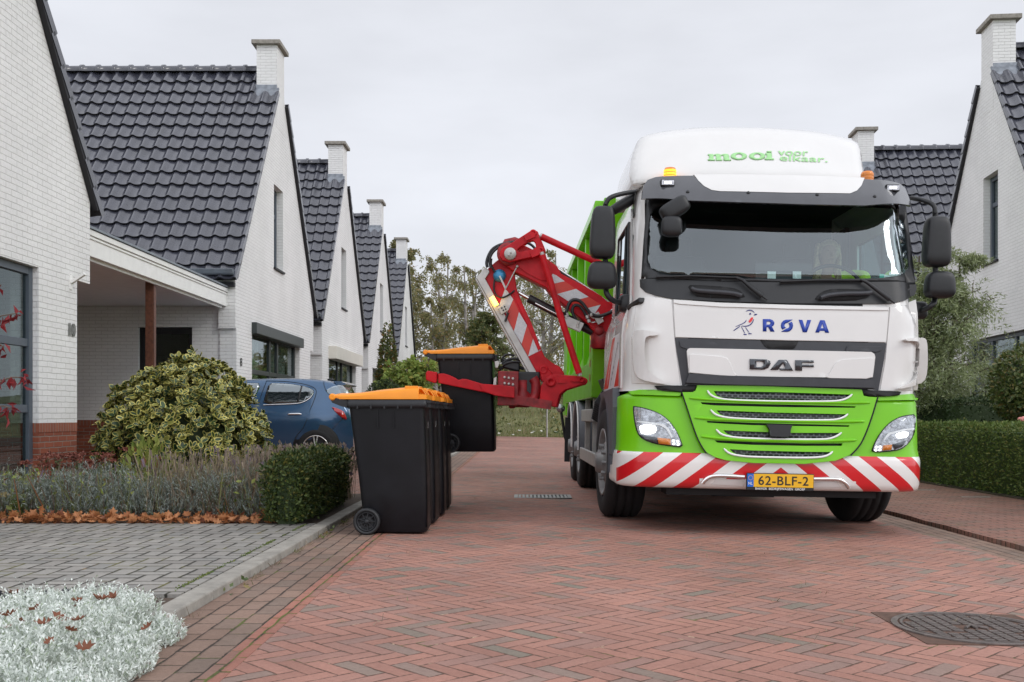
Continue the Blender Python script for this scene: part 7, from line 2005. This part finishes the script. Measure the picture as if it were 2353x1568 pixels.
# low green weeds between the lavender
n = 2600
X = RNG.uniform(-6.4, -2.1, n); Y = RNG.uniform(8.25, 9.9, n); g = wavy(np.stack([X, Y, 0 * X], 1), 3.1, 4.0) > .12
X, Y = X[g], Y[g]; n = len(X)
V, Fq = leaves(np.stack([X, Y, np.full(n, .05)], 1), unit(rand_dirs(n) * .45 + np.array([0, 0, 1])), rand_dirs(n), RNG.uniform(.12, .42, n), np.array([(-.02, 0, 0), (.02, 0, 0), (.012, 1, .2), (-.004, 1, .2)], float), [(0, 1, 2, 3)])
V_, F_ = leaves(np.stack([X, Y, RNG.uniform(.08, .40, n)], 1), rand_dirs(n), rand_dirs(n), .055 * RNG.uniform(.5, 1.2, n), LEAF4, LEAF4F)
tag(two('undergrowth', [(V, Fq), (V_, F_)], [MAT['sedum_leaf'], MAT['fresh_leaf']]), 'green and yellowish undergrowth among the lavender', 'undergrowth', kind='stuff')
# fallen oak leaves, lobed and curled
lob = [(0, 0), (.10, .12), (.30, .18), (.14, .32), (.42, .42), (.18, .55), (.36, .72), (.14, .78), (0, 1.0)]
lobe = lob + [(-x, y) for x, y in lob[-2:0:-1]]
nlb = len(lob)
OAK = np.array([(x, y, .22 * x * x * 2 + .14 * (y - .5) ** 2) for x, y in lobe])
OAKF = [(i, i + 1, (2 * nlb - 2 - i - 1) % (2 * nlb - 2), (2 * nlb - 2 - i) % (2 * nlb - 2)) for i in range(0, nlb - 1)]
OAKF = [f if len(set(f)) == 4 else f for f in OAKF]
def oak_quads():
    m = 2 * nlb - 2
    out = []
    for i in range(nlb - 1):
        a, b, c, d = i, i + 1, (m - i - 1) % m, (m - i) % m
        out.append((a, b, c, d) if len({a, b, c, d}) == 4 else ((a, b, c, c) if a == d else (a, b, b, d)))
    return out
# centre-line vertices make every face a clean quad
OV, OF = [], []
for i, (x, y) in enumerate(lob):
    curl = .45 * (y - .45) ** 2
    OV += [(-x if x else -.004, y, .55 * x * x + curl), (0, y, curl - .02), (x if x else .004, y, .55 * x * x + curl)]
for i in range(nlb - 1):
    for k in (0, 1): OF.append((3 * i + k, 3 * i + k + 1, 3 * i + 4 + k, 3 * i + 3 + k))
OV = np.array(OV, float)
n = 900
X = RNG.uniform(-6.4, -1.9, n); Y = 8.03 + np.abs(RNG.normal(0, .12, n))
Z = .06 + RNG.random(n) ** 1.6 * .05 * np.clip(1.4 - (Y - 8.08) * 4, .2, 1)
V, Fq = leaves(np.stack([X, Y, Z], 1), unit(rand_dirs(n) * np.array([1, 1, .45])), unit(rand_dirs(n) * .8 + np.array([0, 0, .9])), RNG.uniform(.03, .105, n), OV, OF)
tag(np_mesh('fallen_leaves', V, Fq, MAT['oak_dry']), 'strip of brown fallen oak leaves along the edge of the driveway', 'fallen leaves', kind='stuff')

# sedum clumps with flat faded heads
for i, (px, py, lab) in enumerate(((108, 1040, 'sedum clump with flat rusty flower heads, leftmost of three, before the brick plinth'), (172, 1052, 'middle sedum clump with rusty flower heads, before the brick plinth'), (218, 1042, 'sedum clump with rusty heads nearest to the holly dome'))):
    c = at(px, py, 9.55 + .1 * i); t = thing('sedum_plant', lab, 'plant', (c.x, c.y, .05), 0, 'sedum clumps by the brick plinth')
    hh = c.z - .05
    mb = MB(); heads = []
    for k in range(9):
        a = 2.4 * k; r_ = .05 + .018 * k; e = Vector((r_ * math.cos(a) * 1.5, r_ * math.sin(a), hh * random.uniform(.75, 1.1))); heads.append(e); mb.tube([(0.02 * math.cos(a), .02 * math.sin(a), 0), e * .6, e], .004, 5, caps=False)
    mb.build('stem', MAT['twig'], t)
    for e in heads:
        H_ = np.array(e) + RNG.normal(0, 1, (70, 3)) * np.array([.028, .028, .008])
        V, Fq = leaves(H_, rand_dirs(len(H_)), rand_dirs(len(H_)), .016 * RNG.uniform(.7, 1.4, len(H_)), LEAF4 * np.array([2, 1, 1]), LEAF4F); np_mesh('flower_head', V, Fq, MAT['sedum_head'], None, t)
    H_ = np.concatenate([np.array(e) * RNG.uniform(.2, .9) + RNG.normal(0, .02, (12, 3)) for e in heads])
    V, Fq = leaves(H_, unit(rand_dirs(len(H_)) + np.array([0, 0, .3])), rand_dirs(len(H_)), .05 * RNG.uniform(.6, 1.2, len(H_)), LEAF4, LEAF4F); np_mesh('leaves', V, Fq, MAT['sedum_leaf'], None, t)
for (px, py, Yq, r_, lab, m) in ((335, 1022, 9.75, .30, 'young yellow-green laurel in front of the holly dome', 'fresh_leaf'), (628, 1030, 10.4, .17, 'small dark glossy shrub at the right foot of the holly dome', 'laurel')):
    c = at(px, py, Yq); t = thing('young_shrub', lab, 'shrub', (c.x, Yq, .05))
    n = 460; D = rand_dirs(n); D[:, 2] = np.abs(D[:, 2])
    P_ = D * (RNG.random(n) ** .5)[:, None] * np.array([r_, r_, (c.z - .05) * 1.1])
    V, Fq = leaves(P_, unit(D + np.array([0, 0, .8])), rand_dirs(n), .095 * RNG.uniform(.6, 1.2, n), LEAF4 * np.array([.9, 1, 1]), LEAF4F); np_mesh('leaves', V, Fq, MAT[m], None, t)
    mb = MB()
    for k in range(7): a = k * .9; mb.tube([(0, 0, 0), (r_ * .6 * math.cos(a), r_ * .6 * math.sin(a), (c.z - .05) * .8)], .006, 5, caps=False)
    mb.build('stem', MAT['twig'], t)
c = at(52, 1175, 8.35); t = thing('mallow_plant', 'small round-leaved green plant in the lavender at the left edge', 'plant', (c.x, c.y, .05))
n = 40; P_ = RNG.normal(0, 1, (n, 3)) * np.array([.08, .05, .06]) + np.array([0, 0, .13])
RL = np.array([(-.42, .15, 0), (.42, .15, 0), (.36, .9, .08), (-.36, .9, .08)], float)
V, Fq = leaves(P_, unit(rand_dirs(n) + np.array([0, -.3, .2])), unit(rand_dirs(n) * .5 + np.array([0, -.6, .6])), .06 * RNG.uniform(.6, 1.2, n), RL, LEAF4F); np_mesh('leaves', V, Fq, MAT['laurel'], None, t)

# dark red leaved branches reaching in at the left edge
rb = thing('red_leaved_shrub', 'dark red leaves on thin bare branches at the left edge of the photo', 'shrub', (-2.98, 5.6, .05))
mb = MB(); PL, AL = [], []
for (pts, nl) in (([(-40, 1250), (-60, 900), (-20, 730), (40, 720)], 13), ([(-50, 1000), (-30, 900), (20, 865), (62, 870)], 15), ([(-50, 1050), (-30, 960), (0, 930), (28, 940)], 9), ([(-40, 780), (0, 790), (8, 800)], 4), ([(-60, 900), (-30, 660), (2, 655)], 2)):
    W_ = [at(x, y, 5.6) - Vector((-2.98, 5.6, .05)) for x, y in pts]; W_ = smooth_path(W_, 2)
    mb.tube(W_, [.007 * (1 - .7 * i / len(W_)) for i in range(len(W_))], 5, caps=False)
    for k in range(nl * 2):
        f = .40 + .60 * k / (nl * 2); p = W_[min(len(W_) - 1, int(f * len(W_)))]
        PL.append(np.array(p) + RNG.normal(0, .014, 3)); AL.append(np.array([RNG.normal(0, .7), RNG.normal(0, .7), -.8 + RNG.normal(0, .6)]))
mb.tube([(-.06, 0, -.05), (-.10, 0, .6), (-.16, 0, .95)], .012, 6); mb.build('branch', MAT['twig'], rb)
V, Fq = leaves(np.array(PL), np.array(AL), rand_dirs(len(PL)), .062 * RNG.uniform(.6, 1.25, len(PL)), LEAF4 * np.array([.75, 1, 2.5]), LEAF4F); np_mesh('leaves', V, Fq, MAT['red_leaf'], None, rb)

# silver-leaved carpet in the left foreground
def edge_x(y): return -1.27 - .20 * (y - 3.4) + .03 * np.sin(y * 5.1) + .03 * np.sin(y * 11.0) - .5 * np.clip((y - 4.15) / .4, 0, 1) ** 2
def edge_y(x): return 4.52 + .05 * np.sin(x * 7) - .42 * np.clip((-2.05 - x) / .5, 0, 1)
def cover_h(x, y):
    e = np.minimum(edge_x(y) - x, edge_y(x) - y)
    q = np.stack([x, y, 0 * x], 1)
    return np.clip(e / .16, 0, 1) ** .6 * (.105 + .030 * wavy(q, 3.5, .1) + .025 * wavy(q, 9, .8)), e
n = 23000
X = RNG.uniform(-3.4, -1.2, n); Y = RNG.uniform(2.7, 4.85, n)
hh, e = cover_h(X, Y); g = e > 0; X, Y, hh = X[g], Y[g], hh[g]; n = len(X)
K = 8
zg = np.where(X > -1.5, .0, .045)
base = np.stack([X, Y, zg + hh * RNG.uniform(.35, 1.0, n)], 1)
axis = unit(rand_dirs(n) * .55 + np.array([0, 0, 1])); ln = RNG.uniform(.02, .045, n) + .05 * (RNG.random(n) < .04)
B = np.repeat(base, K, 0); AX = np.repeat(axis, K, 0); f = np.tile(np.linspace(.0, 1, K), n)
side = unit(np.cross(AX, rand_dirs(n * K)))
P_ = B + AX * (f * np.repeat(ln, K))[:, None]
V, Fq = leaves(P_, unit(side * .8 + AX * .7), AX, .0165 * RNG.uniform(.7, 1.3, n * K), np.array([(-.08, 0, 0), (.19, .55, .05), (0, 1, .0), (-.19, .55, .05)], float), LEAF4F)
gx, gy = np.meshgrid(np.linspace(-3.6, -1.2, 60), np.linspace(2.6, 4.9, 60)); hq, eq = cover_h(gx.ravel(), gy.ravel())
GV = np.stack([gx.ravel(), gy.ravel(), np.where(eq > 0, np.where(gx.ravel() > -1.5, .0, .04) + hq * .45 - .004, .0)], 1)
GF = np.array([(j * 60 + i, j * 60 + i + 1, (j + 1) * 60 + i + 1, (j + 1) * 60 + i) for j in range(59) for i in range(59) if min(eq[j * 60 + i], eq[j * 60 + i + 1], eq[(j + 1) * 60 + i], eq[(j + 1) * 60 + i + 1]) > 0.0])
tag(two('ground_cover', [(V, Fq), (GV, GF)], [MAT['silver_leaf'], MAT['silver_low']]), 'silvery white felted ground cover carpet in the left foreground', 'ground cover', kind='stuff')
# gravel next to it
n = 2500; P_ = np.stack([RNG.uniform(-3.6, -1.9, n), RNG.uniform(4.3, 4.84, n), .04 + RNG.random(n) * .02], 1)
V, Fq = leaves(P_, rand_dirs(n), rand_dirs(n), RNG.uniform(.02, .045, n), np.array([(-.4, 0, 0), (.4, .1, .3), (.5, .8, .35), (-.3, 1, 0)], float), LEAF4F)
tag(np_mesh('gravel', V, Fq, MAT['gravel_stone']), 'dark gravel at the edge of the driveway', 'gravel', kind='stuff')
# single oak leaves lying on the carpet
oak_me = None
k = 0
while k < 44:
    x, y = random.uniform(-2.7, -1.38), random.uniform(3.2, 4.55)
    h_, e_ = cover_h(np.array([x]), np.array([y]))
    if e_[0] < .02: continue
    if k < 3:
        V, Fq = leaves(np.array([(0, -.05, .0)]), np.array([(0, 1.0, .12 * k)]), np.array([(0, .1 * k, 1.0)]), [.12], OV * np.array([1.0, 1, 1 + .9 * k]), OF)
        o = np_mesh('oak_leaf', V, Fq, MAT['oak_dry']); protos = (protos + [o]) if k else [o]
    else:
        o = protos[k % 3].copy(); COL.objects.link(o)
    o.location = (x, y, .055 + h_[0] * 1.05); o.rotation_euler = (random.uniform(-.6, .6), random.uniform(-.6, .6), random.uniform(0, 6.28)); s_ = random.uniform(.30, .62); o.scale = (s_, s_, s_)
    tag(o, 'brown curled oak leaf lying on the silvery ground cover', 'leaf', 'oak leaves on the silvery ground cover')
    k += 1
# dry weeds along the kerb and in the gutter
n = 900
yc = RNG.choice(RNG.uniform(4.5, 11, 26), n); Y = yc + RNG.normal(0, .06, n); X = -1.49 + np.abs(RNG.normal(0, .018, n))
V1, F1 = leaves(np.stack([X, Y, np.full(n, .0)], 1), unit(rand_dirs(n) + np.array([.5, 0, .25])), rand_dirs(n), RNG.uniform(.02, .055, n), np.array([(-.05, 0, 0), (.05, 0, 0), (.02, 1, .2), (-.02, 1, .2)], float), [(0, 1, 2, 3)])
n = 40; yc = RNG.choice(RNG.uniform(4.5, 9, 7), n); Y = yc + RNG.normal(0, .04, n); X = -1.48 + np.abs(RNG.normal(0, .02, n))
V2, F2 = leaves(np.stack([X, Y, RNG.uniform(0, .04, n)], 1), unit(rand_dirs(n) + np.array([.3, 0, .4])), rand_dirs(n), RNG.uniform(.02, .05, n), LEAF4, LEAF4F)
tag(two('weeds', [(V1, F1), (V2, F2)], [MAT['lav_stem'], MAT['laurel']]), 'tufts of dry weeds along the foot of the kerb', 'weeds', kind='stuff')
# straw lying about on the road
n = 700; X = RNG.uniform(-.9, 3.2, n); Y = 3.2 + 9 * RNG.random(n) ** 1.3; cl = wavy(np.stack([X, Y, 0 * X], 1), 1.4, 3.0) > -.15; X, Y = X[cl], Y[cl]; n = len(X); k_ = 5
B_ = np.repeat(np.stack([X, Y, np.array([RZ(x) for x in X]) + .004], 1), k_, 0) + RNG.normal(0, .018, (n * k_, 3)) * np.array([1, 1, 0]); B_[:, 2] += RNG.random(n * k_) * .008
V1, F1 = leaves(B_, unit(rand_dirs(n * k_) * np.array([1, 1, .25])), np.tile(np.array([0, 0, 1.0]), (n * k_, 1)), RNG.uniform(.012, .045, n * k_), np.array([(-.04, 0, 0), (.04, 0, 0), (.03, 1, .1), (-.03, 1, .1)], float), [(0, 1, 2, 3)])
tag(np_mesh('straw', V1, F1, MAT['lav_stem']), 'wisps of dry straw caught in the joints of the red road', 'straw', kind='stuff')
n = 900; Y = RNG.choice(RNG.uniform(4.9, 8.0, 40), n) + RNG.normal(0, .05, n); X = -1.675 - np.abs(RNG.normal(0, .012, n))
V1, F1 = leaves(np.stack([X, Y, np.full(n, .052)], 1), unit(rand_dirs(n) + np.array([0, 0, .3])), rand_dirs(n), RNG.uniform(.005, .012, n), LEAF4 * np.array([2, 1, 1]), LEAF4F)
tag(np_mesh('moss', V1, F1, MAT['box_hedge']), 'strip of moss between the grey driveway and the kerb', 'moss', kind='stuff')
# grass and flowers on the bank
n = 42000
X = RNG.uniform(-9, 9, n); Y = YE + .1 + 18 * RNG.random(n) ** 1.4
zz_ = np.array([bank_z(x, y) for x, y in zip(X, Y)]); cl = .5 + .5 * wavy(np.stack([X, Y, 0 * X], 1), 1.1, .3)
V1, F1 = leaves(np.stack([X, Y, zz_ - .02], 1), unit(rand_dirs(n) * .5 + np.array([0, 0, 1])), rand_dirs(n), RNG.uniform(.05, .20, n) * (.4 + cl), np.array([(-.07, 0, 0), (.07, 0, 0), (.04, 1, .25), (-.03, 1, .25)], float), [(0, 1, 2, 3)])
n = 90; X = RNG.uniform(-6, 7, n); Y = YE + .15 + 11 * RNG.random(n) ** 1.8; zz_ = np.array([bank_z(x, y) for x, y in zip(X, Y)])
V2, F2 = leaves(np.stack([X, Y, zz_ + RNG.uniform(.12, .34, n)], 1), unit(rand_dirs(n) * np.array([1, 1, .2])), np.tile(np.array([0, -.4, 1.0]), (n, 1)), RNG.uniform(.06, .13, n), np.array([(-.5, 0, 0), (.5, 0, 0), (.5, 1, 0), (-.5, 1, 0)], float), LEAF4F)
n = 6000; X = RNG.uniform(-9, 9, n); Y = YE + .4 + 15 * RNG.random(n); zz_ = np.array([bank_z(x, y) for x, y in zip(X, Y)]); g = wavy(np.stack([X, Y, 0 * X], 1), .8, 2.3) > .15; X, Y, zz_ = X[g], Y[g], zz_[g]
V3, F3 = leaves(np.stack([X, Y, zz_ + RNG.uniform(0, .35, len(X))], 1), rand_dirs(len(X)), rand_dirs(len(X)), RNG.uniform(.10, .22, len(X)), LEAF4, LEAF4F)
tag(two('grass', [(V1, F1), (V2, F2), (V3, F3)], [MAT['grass_blade'], MAT['flower_white'], MAT['tree_leaf']]), 'rough grass with small white flowers on the bank closing the street', 'grass', kind='stuff')
ps = thing('marker_post', 'thin pale grey post at the foot of the grassy bank', 'post', (1.06, 43.9, 0))
mb = MB(); mb.tube([(0, 0, -.05), (0, 0, 1.35)], .035, 10); mb.build('pole', MAT['galv'], ps)
mb = MB(); mb.lathe((0, 0, 1.35), (0, 0, 1), [(.042, -.03), (.042, .01), (0, .03)], 10); mb.build('cap', MAT['galv'], ps)
